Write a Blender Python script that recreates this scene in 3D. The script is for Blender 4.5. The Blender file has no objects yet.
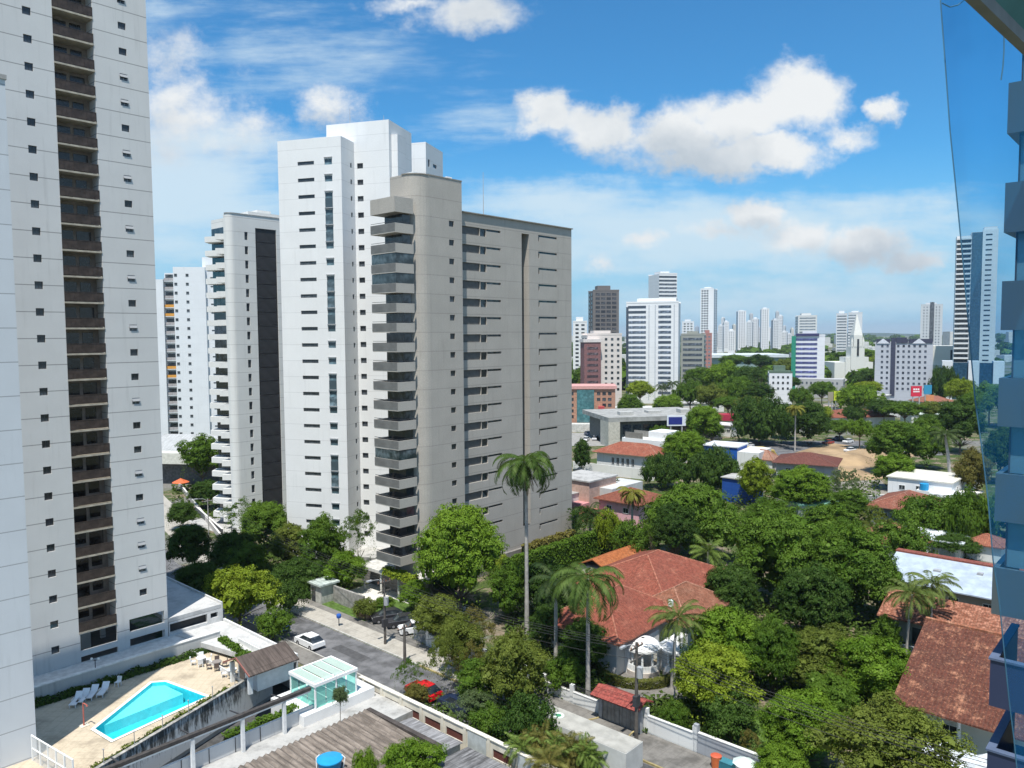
import bpy, bmesh, math, random
import numpy as np
from mathutils import Vector, Matrix
R = math.radians
SC = bpy.context.scene
COL = SC.collection
# ------------------------------------------------------------------ camera
F = 770.0; TH = math.atan(49/770); RO = R(.4); H = 38.0
cam = bpy.data.cameras.new('camera'); camo = bpy.data.objects.new('camera', cam); COL.objects.link(camo)
cam.sensor_width = 36; cam.lens = 36*F/1024; cam.clip_start = .5; cam.clip_end = 60000
camo.matrix_world = Matrix.Translation((0, 0, H)) @ Matrix.Rotation(R(90)-TH, 4, 'X') @ Matrix.Rotation(-RO, 4, 'Z')
SC.camera = camo
SC.view_settings.view_transform = 'Standard'; SC.view_settings.look = 'None'
SC.view_settings.exposure = 0.42; SC.view_settings.gamma = 1

def ray(px, py):
    a = (px-512)/F; b = -(py-384)/F
    a0 = a*math.cos(RO)+b*math.sin(RO); b0 = -a*math.sin(RO)+b*math.cos(RO)
    return (a0, math.cos(TH)+b0*math.sin(TH), -math.sin(TH)+b0*math.cos(TH))
def gp(px, py, z=0.0):
    r = ray(px, py); t = (z-H)/r[2]; return (r[0]*t, r[1]*t, z)
def dp(px, py, Y):
    r = ray(px, py); t = Y/r[1]; return (r[0]*t, Y, H+r[2]*t)
# street grid: local x runs along the street, local y away from it
GR = math.atan2(-.6696, .7427)
def W(s, a, z=0.0): return Vector((s*.7427+a*.6696, -s*.6696+a*.7427, z))

# ------------------------------------------------------------------ sun and sky
SUN_AZ = Vector((.162, .987, 0)).normalized(); EL = R(67)
sd = bpy.data.lights.new('sun', 'SUN'); so = bpy.data.objects.new('sun', sd); COL.objects.link(so)
sd.energy = 4.8; sd.angle = R(.5); sd.color = (1, .955, .88)
travel = Vector((SUN_AZ.x*math.cos(EL), SUN_AZ.y*math.cos(EL), -math.sin(EL)))
so.rotation_euler = travel.to_track_quat('-Z', 'Y').to_euler(); so.location = (0, -20, 120)

world = bpy.data.worlds.new('World'); SC.world = world; world.use_nodes = True
nt = world.node_tree; nt.nodes.clear()
class NB:
    """tiny node builder"""
    def __init__(s, nt): s.nt = nt
    def n(s, t, **k):
        x = s.nt.nodes.new(t)
        for a, b in k.items(): setattr(x, a, b)
        return x
    def put(s, sock, v):
        if hasattr(v, 'is_output') or isinstance(v, bpy.types.NodeSocket): s.nt.links.new(v, sock)
        else: sock.default_value = v
    def m(s, op, a, b=None, c=None, clamp=False):
        x = s.n('ShaderNodeMath', operation=op); x.use_clamp = clamp
        s.put(x.inputs[0], a)
        if b is not None: s.put(x.inputs[1], b)
        if c is not None: s.put(x.inputs[2], c)
        return x.outputs[0]
    def mix(s, f, a, b):
        x = s.n('ShaderNodeMix', data_type='RGBA'); s.put(x.inputs[0], f)
        s.put(x.inputs[6], a if not isinstance(a, tuple) else (*a[:3], 1)); s.put(x.inputs[7], b if not isinstance(b, tuple) else (*b[:3], 1))
        return x.outputs[2]
    def noise(s, vec, scale, detail=4, rough=.55, w=None):
        x = s.n('ShaderNodeTexNoise'); s.put(x.inputs['Vector'], vec); x.inputs['Scale'].default_value = scale
        x.inputs['Detail'].default_value = detail; x.inputs['Roughness'].default_value = rough
        return x.outputs[0]
    def ss(s, v, a, b):
        x = s.n('ShaderNodeMapRange', interpolation_type='SMOOTHSTEP'); s.put(x.inputs[0], v)
        x.inputs[1].default_value = a; x.inputs[2].default_value = b
        return x.outputs[0]
    def xyz(s, x, y, z):
        c = s.n('ShaderNodeCombineXYZ'); s.put(c.inputs[0], x); s.put(c.inputs[1], y); s.put(c.inputs[2], z); return c.outputs[0]
    def sep(s, v):
        c = s.n('ShaderNodeSeparateXYZ'); s.put(c.inputs[0], v); return c.outputs
def build_world():
    b = NB(nt)
    sky = b.n('ShaderNodeTexSky', sky_type='NISHITA'); sky.sun_disc = False
    sky.sun_elevation = EL; sky.sun_rotation = math.atan2(-SUN_AZ.x, -SUN_AZ.y)
    sky.altitude = 0; sky.air_density = 1.0; sky.dust_density = .6; sky.ozone_density = 2.2
    tc = b.n('ShaderNodeTexCoord'); d = tc.outputs['Generated']
    x, y, z = b.sep(d)
    yy = b.m('MAXIMUM', y, .02)
    u = b.m('DIVIDE', x, yy); v = b.m('DIVIDE', z, yy)
    # direction on an upright plane one unit ahead
    w1 = b.noise(b.xyz(u, b.m('MULTIPLY', v, 1.5), 0), 5.0, 5, .6)
    w2 = b.noise(b.xyz(b.m('ADD', u, 7.3), b.m('MULTIPLY', v, 1.5), 0), 5.0, 5, .6)
    w3 = b.noise(b.xyz(u, v, 4), 22, 6, .65); w4 = b.noise(b.xyz(b.m('ADD', u, 3.1), v, 4), 22, 6, .65)
    uw = b.m('ADD', b.m('ADD', u, b.m('MULTIPLY', b.m('SUBTRACT', w1, .5), .11)), b.m('MULTIPLY', b.m('SUBTRACT', w3, .5), .05))
    vw = b.m('ADD', b.m('ADD', v, b.m('MULTIPLY', b.m('SUBTRACT', w2, .5), .07)), b.m('MULTIPLY', b.m('SUBTRACT', w4, .5), .04))
    def ell(px, py, rx, ry, p=1.0):
        r = ray(px, py); cu, cv = r[0]/r[1], r[2]/r[1]
        q = b.m('SQRT', b.m('ADD', b.m('POWER', b.m('DIVIDE', b.m('SUBTRACT', uw, cu), rx/F), 2),
                            b.m('POWER', b.m('DIVIDE', b.m('SUBTRACT', vw, cv), ry/F), 2)))
        return b.m('MULTIPLY', b.m('SUBTRACT', 1.0, q), p)
    def many(L):
        o = None
        for e in L:
            t = ell(*e); o = t if o is None else b.m('MAXIMUM', o, t)
        return o
    nf = b.noise(b.xyz(u, b.m('MULTIPLY', v, 1.3), 3), 13, 10, .66)
    nf = b.m('SUBTRACT', nf, .5)
    # main cumulus
    cum = many([(798,102,58,46),(740,122,70,42),(670,138,75,34),(600,128,70,32),(545,112,40,26),(765,150,90,26),(700,160,110,22),(885,108,26,20),(850,135,40,20,.7),
                (335,104,44,34,.62),(182,120,85,60,.52),(165,72,50,40,.36),(235,130,55,40,.36),
                (470,10,85,24,.6),(405,2,60,16,.5),(755,212,40,24,.9),(800,238,60,22,.8),(865,245,60,28,.95),(905,262,60,14,.7),(715,232,60,12,.5),(645,240,26,12,.6),(600,262,20,12,.5)])
    D1 = b.ss(b.m('ADD', cum, b.m('MULTIPLY', nf, 1.25)), -.02, .60)
    # thin veils low in the sky and at the left
    veil = many([(720,232,380,62,1.25),(560,205,200,35),(880,222,170,45),(180,190,190,110,1.15),(300,60,190,60,.5),(150,20,120,30,.4),(480,110,120,50,.45),(760,300,400,40,.8),(210,240,60,60,.6)])
    nv = b.m('SUBTRACT', b.noise(b.xyz(b.m('MULTIPLY', u, .8), b.m('MULTIPLY', v, 4.2), 9), 5.5, 7, .6), .5)
    D2 = b.m('MULTIPLY', b.ss(b.m('ADD', veil, b.m('MULTIPLY', nv, 1.7)), .05, .95), .62)
    # shading of the cumulus bodies: brighter to the top, grey bases
    vb = b.noise(b.xyz(b.m('ADD', u, .02), b.m('MULTIPLY', b.m('ADD', v, .03), 1.3), 3), 6.5, 5, .55)
    base = many([(690,178,200,52,1.2),(850,270,160,40,1.2),(755,228,60,24),(190,210,110,70),(885,125,30,16),(335,125,45,22)])
    sh = b.m('ADD', b.m('MULTIPLY', b.m('MAXIMUM', base, 0), 1.0), b.m('MULTIPLY', b.m('SUBTRACT', vb, .46), 2.6))
    sh = b.m('MAXIMUM', b.m('MINIMUM', sh, 1), 0)
    lit = (6.9, 7.1, 7.2); gry = (4.2, 4.75, 5.3)
    ccol = b.mix(sh, lit, gry)
    hs = b.n('ShaderNodeMix', data_type='RGBA', blend_type='MULTIPLY'); hs.inputs[0].default_value = 1; hs.inputs[7].default_value = (.36, .95, 1.26, 1)
    nt.links.new(sky.outputs[0], hs.inputs[6]); hs = hs.outputs[2]
    c1 = b.mix(D2, hs, (4.9, 6.3, 7.2))
    lowh = b.m('MULTIPLY', b.m('SUBTRACT', 1.0, b.ss(v, .0, .26)), .92)
    c1 = b.mix(lowh, c1, (2.7, 4.9, 6.6)); c1 = b.mix(b.m('MULTIPLY', D2, .92), c1, (5.9, 6.8, 7.3))
    c2 = b.mix(D1, c1, ccol)
    ahead = b.ss(y, .02, .12); up = b.ss(z, .0, .02)
    c3 = b.mix(b.m('MULTIPLY', ahead, up), b.mix(b.m('SUBTRACT', 1.0, b.ss(z, 0, .3)), b.mix(.25, hs, (6, 6.2, 6.2)), (4.0, 5.3, 6.2)), c2)
    bg = b.n('ShaderNodeBackground'); bg.inputs[1].default_value = .095; nt.links.new(c3, bg.inputs[0])
    out = b.n('ShaderNodeOutputWorld'); nt.links.new(bg.outputs[0], out.inputs[0])
build_world()

# ------------------------------------------------------------------ materials
MATS = {}
def newmat(name):
    m = bpy.data.materials.new(name); m.use_nodes = True
    t = m.node_tree; t.nodes.clear(); b = NB(t)
    p = b.n('ShaderNodeBsdfPrincipled'); o = b.n('ShaderNodeOutputMaterial'); t.links.new(p.outputs[0], o.inputs[0])
    return m, b, p, o
def plain(c, rough=.7, var=.12, scale=1.5, metal=0, spec=.3, bump=0, name='surface'):
    k = ('plain', c, rough, var, scale, metal, bump)
    if k in MATS: return MATS[k]
    m, b, p, o = newmat(name)
    tc = b.n('ShaderNodeTexCoord')
    n = b.noise(tc.outputs['Object'], scale, 5, .6)
    f = b.ss(n, .3, .7)
    lo = tuple(x*(1-var) for x in c); hi = tuple(min(1, x*(1+var)) for x in c)
    b.put(p.inputs['Base Color'], b.mix(f, lo, hi)); p.inputs['Roughness'].default_value = rough
    p.inputs['Metallic'].default_value = metal; p.inputs['Specular IOR Level'].default_value = spec
    if bump:
        bp = b.n('ShaderNodeBump'); bp.inputs['Strength'].default_value = bump; bp.inputs['Distance'].default_value = .05
        b.put(bp.inputs['Height'], b.noise(tc.outputs['Object'], scale*6, 4)); b.put(p.inputs['Normal'], bp.outputs[0])
    MATS[k] = m; return m
def facade(c, floor=2.7, off=0.0, line=.72, stain=.10, tile=0.0, stainc=None, streak=.12, lw=.03):
    """painted or tiled wall: slab joints every floor, rain streaks, faint patches"""
    k = ('facade', c, floor, off, line, stain, tile, streak)
    if k in MATS: return MATS[k]
    m, b, p, o = newmat('painted_wall')
    tc = b.n('ShaderNodeTexCoord'); v = tc.outputs['Object']
    x, y, z = b.sep(v)
    zz = b.m('FRACT', b.m('DIVIDE', b.m('SUBTRACT', z, off), floor))
    ln = b.m('LESS_THAN', zz, lw)
    st = b.noise(b.xyz(b.m('MULTIPLY', x, 1.6), b.m('MULTIPLY', y, 1.6), b.m('MULTIPLY', z, .12)), 1.0, 5, .65)
    pt = b.noise(v, .25, 4, .6)
    col = b.mix(b.ss(pt, .3, .7), tuple(q*(1-stain) for q in c), c)
    col = b.mix(b.m('MULTIPLY', b.ss(st, .52, .78), streak*2.5), col, tuple(q*.62 for q in c))
    # each panel between joints a touch different
    fl = b.m('FLOOR', b.m('DIVIDE', b.m('SUBTRACT', z, off), floor))
    wn = b.n('ShaderNodeTexWhiteNoise', noise_dimensions='1D'); b.put(wn.inputs['W'], fl)
    col = b.mix(b.m('MULTIPLY', wn.outputs[0], .10), col, tuple(q*.8 for q in c))
    if tile:
        tn = b.noise(b.xyz(b.m('MULTIPLY', x, 5), b.m('MULTIPLY', y, 5), b.m('MULTIPLY', z, 9)), 1.2, 2, .5)
        col = b.mix(b.m('MULTIPLY', b.ss(tn, .35, .65), tile), col, tuple(q*.7 for q in c))
    col = b.mix(b.m('MULTIPLY', ln, 1-line), col, (.05, .05, .05))
    b.put(p.inputs['Base Color'], col); p.inputs['Roughness'].default_value = .65; p.inputs['Specular IOR Level'].default_value = .25
    MATS[k] = m; return m
def glass(c=(.02, .025, .03), rough=.08, name='window_glass', var=.6):
    k = ('glass', c, rough)
    if k in MATS: return MATS[k]
    m, b, p, o = newmat(name)
    oi = b.n('ShaderNodeObjectInfo'); tc = b.n('ShaderNodeTexCoord')
    n = b.noise(tc.outputs['Object'], .9, 2)
    f = b.m('MULTIPLY', oi.outputs['Random'], b.ss(n, .35, .75))
    b.put(p.inputs['Base Color'], b.mix(f, c, tuple(min(1, q*4+.05) for q in c))); p.inputs['Roughness'].default_value = rough
    p.inputs['Specular IOR Level'].default_value = .6
    MATS[k] = m; return m
def clear_glass(c=(.55, .85, .78), alpha=.45, name='tinted_glass'):
    k = ('cg', c, alpha)
    if k in MATS: return MATS[k]
    m, b, p, o = newmat(name); t = m.node_tree
    p.inputs['Base Color'].default_value = (*c, 1); p.inputs['Roughness'].default_value = .12
    tr = b.n('ShaderNodeBsdfTransparent'); tr.inputs[0].default_value = (*c, 1)
    mx = b.n('ShaderNodeMixShader'); mx.inputs[0].default_value = alpha
    t.links.new(tr.outputs[0], mx.inputs[1]); t.links.new(p.outputs[0], mx.inputs[2]); t.links.new(mx.outputs[0], o.inputs[0])
    MATS[k] = m; return m
def tiles(c=(.36, .105, .06), pale=(.50, .22, .13), dark=(.12, .055, .04), axis=0, amt=.5, pat=.35, old=.4, sc=.8):
    c = tuple(q*.74 for q in c); pale = tuple(q*.8 for q in pale)
    """clay tile roof: courses as stripes, weathered patches; axis = direction the stripes run across (0 local x, 1 local y)"""
    k = ('tiles', c, pale, dark, axis, amt, old, sc)
    if k in MATS: return MATS[k]
    m, b, p, o = newmat('clay_roof_tiles')
    tc = b.n('ShaderNodeTexCoord'); v = tc.outputs['Object']; x, y, z = b.sep(v)
    q = x if axis == 0 else y
    s1 = b.m('FRACT', b.m('MULTIPLY', q, 3.2)); s1 = b.m('ABSOLUTE', b.m('SUBTRACT', s1, .5))
    s2 = b.m('FRACT', b.m('MULTIPLY', z, 5.0))
    n1 = b.noise(v, sc, 6, .7); n2 = b.noise(v, 3.2, 3, .6); n3 = b.noise(v, .35, 4, .6)
    col = b.mix(b.ss(n1, .58-.2*amt, .75-.15*amt), c, pale)
    col = b.mix(b.m('MULTIPLY', b.ss(n3, .45, .7), old), col, dark)
    col = b.mix(b.m('MULTIPLY', b.ss(n2, .40, .62), .75), col, tuple(t*.45 for t in c)); col = b.mix(b.m('MULTIPLY', b.ss(b.noise(v, 5.5, 3, .6), .56, .68), .5), col, pale)
    col = b.mix(b.m('MULTIPLY', b.ss(s1, .30, .48), .55), col, dark)
    col = b.mix(b.m('MULTIPLY', b.m('LESS_THAN', s2, .16), .35), col, dark)
    b.put(p.inputs['Base Color'], col); p.inputs['Roughness'].default_value = .85; p.inputs['Specular IOR Level'].default_value = .15
    bp = b.n('ShaderNodeBump'); bp.inputs['Strength'].default_value = .6; bp.inputs['Distance'].default_value = .06
    b.put(bp.inputs['Height'], b.m('SUBTRACT', 1.0, s1)); b.put(p.inputs['Normal'], bp.outputs[0])
    MATS[k] = m; return m
def leafmat(c, c2=None, trans=.27, name='leaves'):
    k = ('leaf', c, c2, trans)
    if k in MATS: return MATS[k]
    c2 = c2 or tuple(x*1.8 for x in c)
    m, b, p, o = newmat(name); t = m.node_tree
    t.nodes.remove(p)
    oi = b.n('ShaderNodeObjectInfo'); tc = b.n('ShaderNodeTexCoord')
    v = tc.outputs['Object']
    geo = b.n('ShaderNodeNewGeometry')
    f = b.ss(b.noise(v, 2.2, 3, .6), .3, .72)
    f = b.m('ADD', b.m('MULTIPLY', f, .6), b.m('MULTIPLY', geo.outputs['Random Per Island'], .45))
    f = b.m('ADD', f, b.m('MULTIPLY', b.m('SUBTRACT', oi.outputs['Random'], .5), .35))
    f = b.m('MAXIMUM', b.m('MINIMUM', f, 1), 0)
    col = b.mix(f, c, c2)
    df = b.n('ShaderNodeBsdfDiffuse'); b.put(df.inputs[0], col)
    tl = b.n('ShaderNodeBsdfTranslucent'); b.put(tl.inputs[0], b.mix(.5, col, tuple((x*1.3, y_, z_*.6) for x, y_, z_ in [c2])[0]))
    gl = b.n('ShaderNodeBsdfGlossy'); gl.inputs['Roughness'].default_value = .5; gl.inputs[0].default_value = (.6, .7, .35, 1)
    mx = b.n('ShaderNodeMixShader'); mx.inputs[0].default_value = trans
    t.links.new(df.outputs[0], mx.inputs[1]); t.links.new(tl.outputs[0], mx.inputs[2])
    m2 = b.n('ShaderNodeMixShader'); m2.inputs[0].default_value = .02
    t.links.new(mx.outputs[0], m2.inputs[1]); t.links.new(gl.outputs[0], m2.inputs[2]); t.links.new(m2.outputs[0], o.inputs[0])
    MATS[k] = m; return m

# ------------------------------------------------------------------ mesh and object helpers
class MB:
    def __init__(s): s.v = []; s.f = []; s.mi = []
    def face(s, pts, mi=0):
        n = len(s.v); s.v += [tuple(p) for p in pts]; s.f.append(tuple(range(n, n+len(pts)))); s.mi.append(mi); return s
    def box(s, x0, y0, z0, x1, y1, z1, mi=0):
        if x0 > x1: x0, x1 = x1, x0
        if y0 > y1: y0, y1 = y1, y0
        if z0 > z1: z0, z1 = z1, z0
        return s.prism([(x0, y0), (x1, y0), (x1, y1), (x0, y1)], z0, z1, mi)
    def prism(s, poly, z0, z1, mi=0, top=None):
        n = len(poly); k = len(s.v)
        s.v += [(x, y, z0) for x, y in poly] + [(x, y, z1) for x, y in poly]
        for i in range(n):
            j = (i+1) % n; s.f.append((k+i, k+j, k+n+j, k+n+i)); s.mi.append(mi)
        s.f.append(tuple(k+n+i for i in range(n))); s.mi.append(mi if top is None else top)
        s.f.append(tuple(k+n-1-i for i in range(n))); s.mi.append(mi); return s
    def obox(s, c, ax, ay, az, mi=0):
        """box from centre and three half-axis vectors"""
        c, ax, ay, az = map(Vector, (c, ax, ay, az)); k = len(s.v)
        for dz in (-1, 1):
            for dx, dy in ((-1, -1), (1, -1), (1, 1), (-1, 1)): s.v.append(tuple(c+ax*dx+ay*dy+az*dz))
        for q in ((3, 2, 1, 0), (4, 5, 6, 7), (0, 1, 5, 4), (1, 2, 6, 5), (2, 3, 7, 6), (3, 0, 4, 7)):
            s.f.append(tuple(k+i for i in q)); s.mi.append(mi)
        return s
    def bar(s, p, q, w, h=None, mi=0):
        p, q = Vector(p), Vector(q); d = q-p; L = d.length; d.normalize(); h = h or w
        up = Vector((0, 0, 1)) if abs(d.z) < .95 else Vector((1, 0, 0))
        sx = d.cross(up).normalized(); sy = sx.cross(d)
        return s.obox((p+q)/2, d*(L/2), sx*(w/2), sy*(h/2), mi)
    def tube(s, pts, rads, n=8, mi=0, cap=True):
        k = len(s.v); pts = [Vector(p) for p in pts]
        for i, p in enumerate(pts):
            d = (pts[min(i+1, len(pts)-1)]-pts[max(i-1, 0)]).normalized()
            up = Vector((1, 0, 0)) if abs(d.x) < .8 else Vector((0, 1, 0))
            a = d.cross(up).normalized(); c = d.cross(a)
            for j in range(n):
                t = 2*math.pi*j/n; s.v.append(tuple(p+(a*math.cos(t)+c*math.sin(t))*rads[i]))
        for i in range(len(pts)-1):
            for j in range(n):
                j2 = (j+1) % n
                s.f.append((k+i*n+j, k+(i+1)*n+j, k+(i+1)*n+j2, k+i*n+j2)); s.mi.append(mi)
        if cap:
            s.f.append(tuple(k+j for j in range(n))); s.mi.append(mi)
            s.f.append(tuple(k+(len(pts)-1)*n+n-1-j for j in range(n))); s.mi.append(mi)
        return s
    def wall(s, O, U, w, z0, z1, ops=(), depth=.2, mi=0, mr=None):
        """upright wall seen from outside: O left end, U to the right; ops = (u0,z0,u1,z1) holes with reveals"""
        O = Vector(O); U = Vector(U).normalized(); N = U.cross(Vector((0, 0, 1))); mr = mi if mr is None else mr
        us = sorted({0, w, *[q for o in ops for q in (o[0], o[2])]}); zs = sorted({z0, z1, *[q for o in ops for q in (o[1], o[3])]})
        P = lambda u, z, d=0: O+U*u+Vector((0, 0, z-O.z))-N*d
        for i in range(len(us)-1):
            uc = (us[i]+us[i+1])/2; run = None
            for j in range(len(zs)-1):
                zc = (zs[j]+zs[j+1])/2
                hole = any(o[0] < uc < o[2] and o[1] < zc < o[3] for o in ops)
                if not hole:
                    if run is None: run = zs[j]
                if (hole or j == len(zs)-2) and run is not None:
                    e = zs[j] if hole else zs[j+1]
                    s.face([P(us[i], run), P(us[i+1], run), P(us[i+1], e), P(us[i], e)], mi); run = None
        for o in ops:
            a, b_, c, d_ = P(o[0], o[1]), P(o[2], o[1]), P(o[2], o[3]), P(o[0], o[3])
            e, f, g, h = P(o[0], o[1], depth), P(o[2], o[1], depth), P(o[2], o[3], depth), P(o[0], o[3], depth)
            for q in ((a, b_, f, e), (b_, c, g, f), (c, d_, h, g), (d_, a, e, h)): s.face(q, mr)
        return s
    def mesh(s, name, mats, smooth=False):
        me = bpy.data.meshes.new(name); me.from_pydata(s.v, [], s.f)
        if not isinstance(mats, (list, tuple)): mats = [mats]
        for m in mats: me.materials.append(m)
        if len(mats) > 1: me.polygons.foreach_set('material_index', s.mi)
        if smooth: me.polygons.foreach_set('use_smooth', [True]*len(s.f))
        me.update(); return me
    def build(s, name, mats, parent=None, loc=(0, 0, 0), rot=0, smooth=False):
        return obj(name, s.mesh(name, mats, smooth), parent, loc, rot)
def obj(name, me, parent=None, loc=(0, 0, 0), rot=0, sc=None):
    o = bpy.data.objects.new(name, me); COL.objects.link(o); o.location = loc
    o.rotation_euler = (0, 0, rot) if not isinstance(rot, (tuple, list)) else rot
    if sc: o.scale = sc
    if parent: o.parent = parent
    return o
def tag(o, label=None, cat=None, group=None, kind=None):
    if label: o['label'] = label
    if cat: o['category'] = cat
    if group: o['group'] = group
    if kind: o['kind'] = kind
    return o
def thing(name, label, cat, loc=(0, 0, 0), rot=0, group=None):
    o = bpy.data.objects.new(name, None); COL.objects.link(o); o.empty_display_size = .3
    o.location = loc; o.rotation_euler = (0, 0, rot); return tag(o, label, cat, group)
def gthing(name, label, cat, s, a, z=0, group=None): return thing(name, label, cat, W(s, a, z), GR, group)
def parts(name, me, parent, spots, limit=100):
    """spots = (x,y,z,rot[,sx,sz]); the first 100 are parts, any rest is one part"""
    for p in spots[:limit]:
        o = obj(name, me, parent, p[:3], p[3])
        if len(p) > 4: o.scale = (p[4], 1, p[5])
    rest = spots[limit:]
    if rest:
        n = len(me.vertices); co = np.zeros(n*3, dtype=np.float32); me.vertices.foreach_get('co', co); co = co.reshape(-1, 3)
        V = []; Fa = []; MI = []
        for p in rest:
            c, s_ = math.cos(p[3]), math.sin(p[3]); sx, sz = (p[4], p[5]) if len(p) > 4 else (1, 1)
            k = len(V)
            for q in co:
                qx = q[0]*sx; V.append((p[0]+qx*c-q[1]*s_, p[1]+qx*s_+q[1]*c, p[2]+q[2]*sz))
            for f in me.polygons: Fa.append(tuple(k+i for i in f.vertices)); MI.append(f.material_index)
        m2 = bpy.data.meshes.new(name); m2.from_pydata(V, [], Fa)
        for m in me.materials: m2.materials.append(m)
        m2.polygons.foreach_set('material_index', MI)
        o = obj(name, m2, parent); o['kind'] = 'stuff'
def copy_tree(o, loc, rot=None, label=None, parent=None):
    c = o.copy(); COL.objects.link(c)
    if parent: c.parent = parent
    else:
        c.location = loc
        if rot is not None: c.rotation_euler = (0, 0, rot)
        if label: c['label'] = label
    for ch in o.children: copy_tree(ch, None, parent=c)
    return c
def arc(cx, cy, r, a0, a1, n=8): return [(cx+r*math.cos(R(a0+(a1-a0)*i/n)), cy+r*math.sin(R(a0+(a1-a0)*i/n))) for i in range(n+1)]
def window_mesh(w, h, frame, pane, fd=.05, bars=1, hood=0, hoodm=None):
    """window centred on the origin, facing local -y: ring frame, pane set back, optional hood"""
    m = MB(); t = .06
    m.box(-w/2, -fd, -h/2, -w/2+t, .02, h/2, 0); m.box(w/2-t, -fd, -h/2, w/2, .02, h/2, 0)
    m.box(-w/2+t, -fd, -h/2, w/2-t, .02, -h/2+t, 0); m.box(-w/2+t, -fd, h/2-t, w/2-t, .02, h/2, 0)
    for i in range(bars):
        x = -w/2+w*(i+1)/(bars+1); m.box(x-.02, -fd*.8, -h/2+t, x+.02, .02, h/2-t, 0)
    m.face([(-w/2+t, -.01, -h/2+t), (w/2-t, -.01, -h/2+t), (w/2-t, -.01, h/2-t), (-w/2+t, -.01, h/2-t)], 1)
    mats = [frame, pane]
    if hood:
        m.face([(-w/2, -.06, h/2), (w/2, -.06, h/2), (w/2, -hood, h/2-.35), (-w/2, -hood, h/2-.35)], 2)
        m.face([(-w/2, -hood, h/2-.38), (w/2, -hood, h/2-.38), (w/2, -.06, h/2-.03), (-w/2, -.06, h/2-.03)], 2); mats.append(hoodm or frame)
    return m.mesh('window', mats)
alu = plain((.35, .36, .37), .4, .1, name='aluminium'); dkframe = plain((.05, .05, .055), .5, .1, name='dark_frame')
gdark = glass(); gblue = glass((.015, .05, .09), .06); wht = plain((.78, .79, .78), .6, .05, name='white_paint')
# ------------------------------------------------------------------ the ground
def ground_material():
    m, b, p, o = newmat('ground')
    tc = b.n('ShaderNodeTexCoord'); v = tc.outputs['Object']
    n1 = b.noise(v, .018, 6, .62); n2 = b.noise(v, .22, 6, .65); n3 = b.noise(v, 2.5, 4, .6)
    g = b.mix(b.ss(n3, .3, .7), (.035, .06, .015), (.075, .105, .03))
    d = b.mix(b.ss(n3, .3, .7), (.17, .13, .09), (.24, .20, .15))
    c = b.mix(b.ss(n2, .46, .60), g, d)
    u = b.mix(b.ss(n3, .3, .7), (.13, .13, .125), (.21, .205, .19))
    c = b.mix(b.ss(n1, .54, .60), c, u)
    b.put(p.inputs['Base Color'], c); p.inputs['Roughness'].default_value = .95; p.inputs['Specular IOR Level'].default_value = .1
    return m
g = MB(); g.face([(-9000, -300, 0), (9000, -300, 0), (9000, 14000, 0), (-9000, 14000, 0)])
tag(g.build('ground', ground_material()), kind='structure')
# low wooded rise at the horizon
hm = MB(); rr = random.Random(4)
N = 90; prof = [16+14*math.sin(i*.21)+9*math.sin(i*.53+1)+rr.random()*5 for i in range(N+1)]
for i in range(N):
    x0 = -6500+13000*i/N; x1 = -6500+13000*(i+1)/N
    hm.face([(x0, 7600, 0), (x1, 7600, 0), (x1, 8300, prof[i+1]), (x0, 8300, prof[i])]); hm.face([(x0, 8300, prof[i]), (x1, 8300, prof[i+1]), (x1, 9500, 0), (x0, 9500, 0)])
tag(hm.build('hills', plain((.04, .06, .03), .95, .3, .004, name='wooded_hill')), kind='structure')

lawn = plain((.075, .13, .025), .95, .35, 1.2, name='mown_grass')
asphalt = plain((.125, .125, .13), .9, .38, .5, bump=.3, name='asphalt')
def pave_mat(c, joint=1.0, stain=.35, name='paving'):
    m, b, p, o = newmat(name); tc = b.n('ShaderNodeTexCoord'); v = tc.outputs['Object']; x, y, z = b.sep(v)
    n = b.noise(v, .5, 6, .65); n2 = b.noise(v, 4, 3)
    col = b.mix(b.m('MULTIPLY', b.ss(n, .42, .75), stain*2), c, tuple(q*.5 for q in c))
    col = b.mix(b.m('MULTIPLY', b.ss(n2, .4, .7), .25), col, tuple(q*.7 for q in c))
    if joint:
        j = b.m('MAXIMUM', b.m('LESS_THAN', b.m('FRACT', b.m('DIVIDE', x, joint)), .04), b.m('LESS_THAN', b.m('FRACT', b.m('DIVIDE', y, joint)), .04))
        col = b.mix(b.m('MULTIPLY', j, .45), col, tuple(q*.45 for q in c))
    b.put(p.inputs['Base Color'], col); p.inputs['Roughness'].default_value = .85; p.inputs['Specular IOR Level'].default_value = .15
    return m
pave = pave_mat((.40, .375, .33), 1.5, .35); conc = pave_mat((.42, .415, .40), 0, .5, 'concrete'); gravel = pave_mat((.62, .60, .55), 0, .15, 'light_gravel')
darkpave = pave_mat((.20, .19, .175), 1.2, .6, 'old_paving')
def strip(name, s0, a0, s1, a1, z, mat, h=0, kind='structure'):
    m = MB()
    if h: m.box(0, 0, z-h, s1-s0, a1-a0, z)
    else: m.face([(0, 0, z), (s1-s0, 0, z), (s1-s0, a1-a0, z), (0, a1-a0, z)])
    return tag(m.build(name, mat, None, W(s0, a0), GR), kind=kind)
strip('road', -128, 51, 30, 56.8, .006, asphalt)
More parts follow.
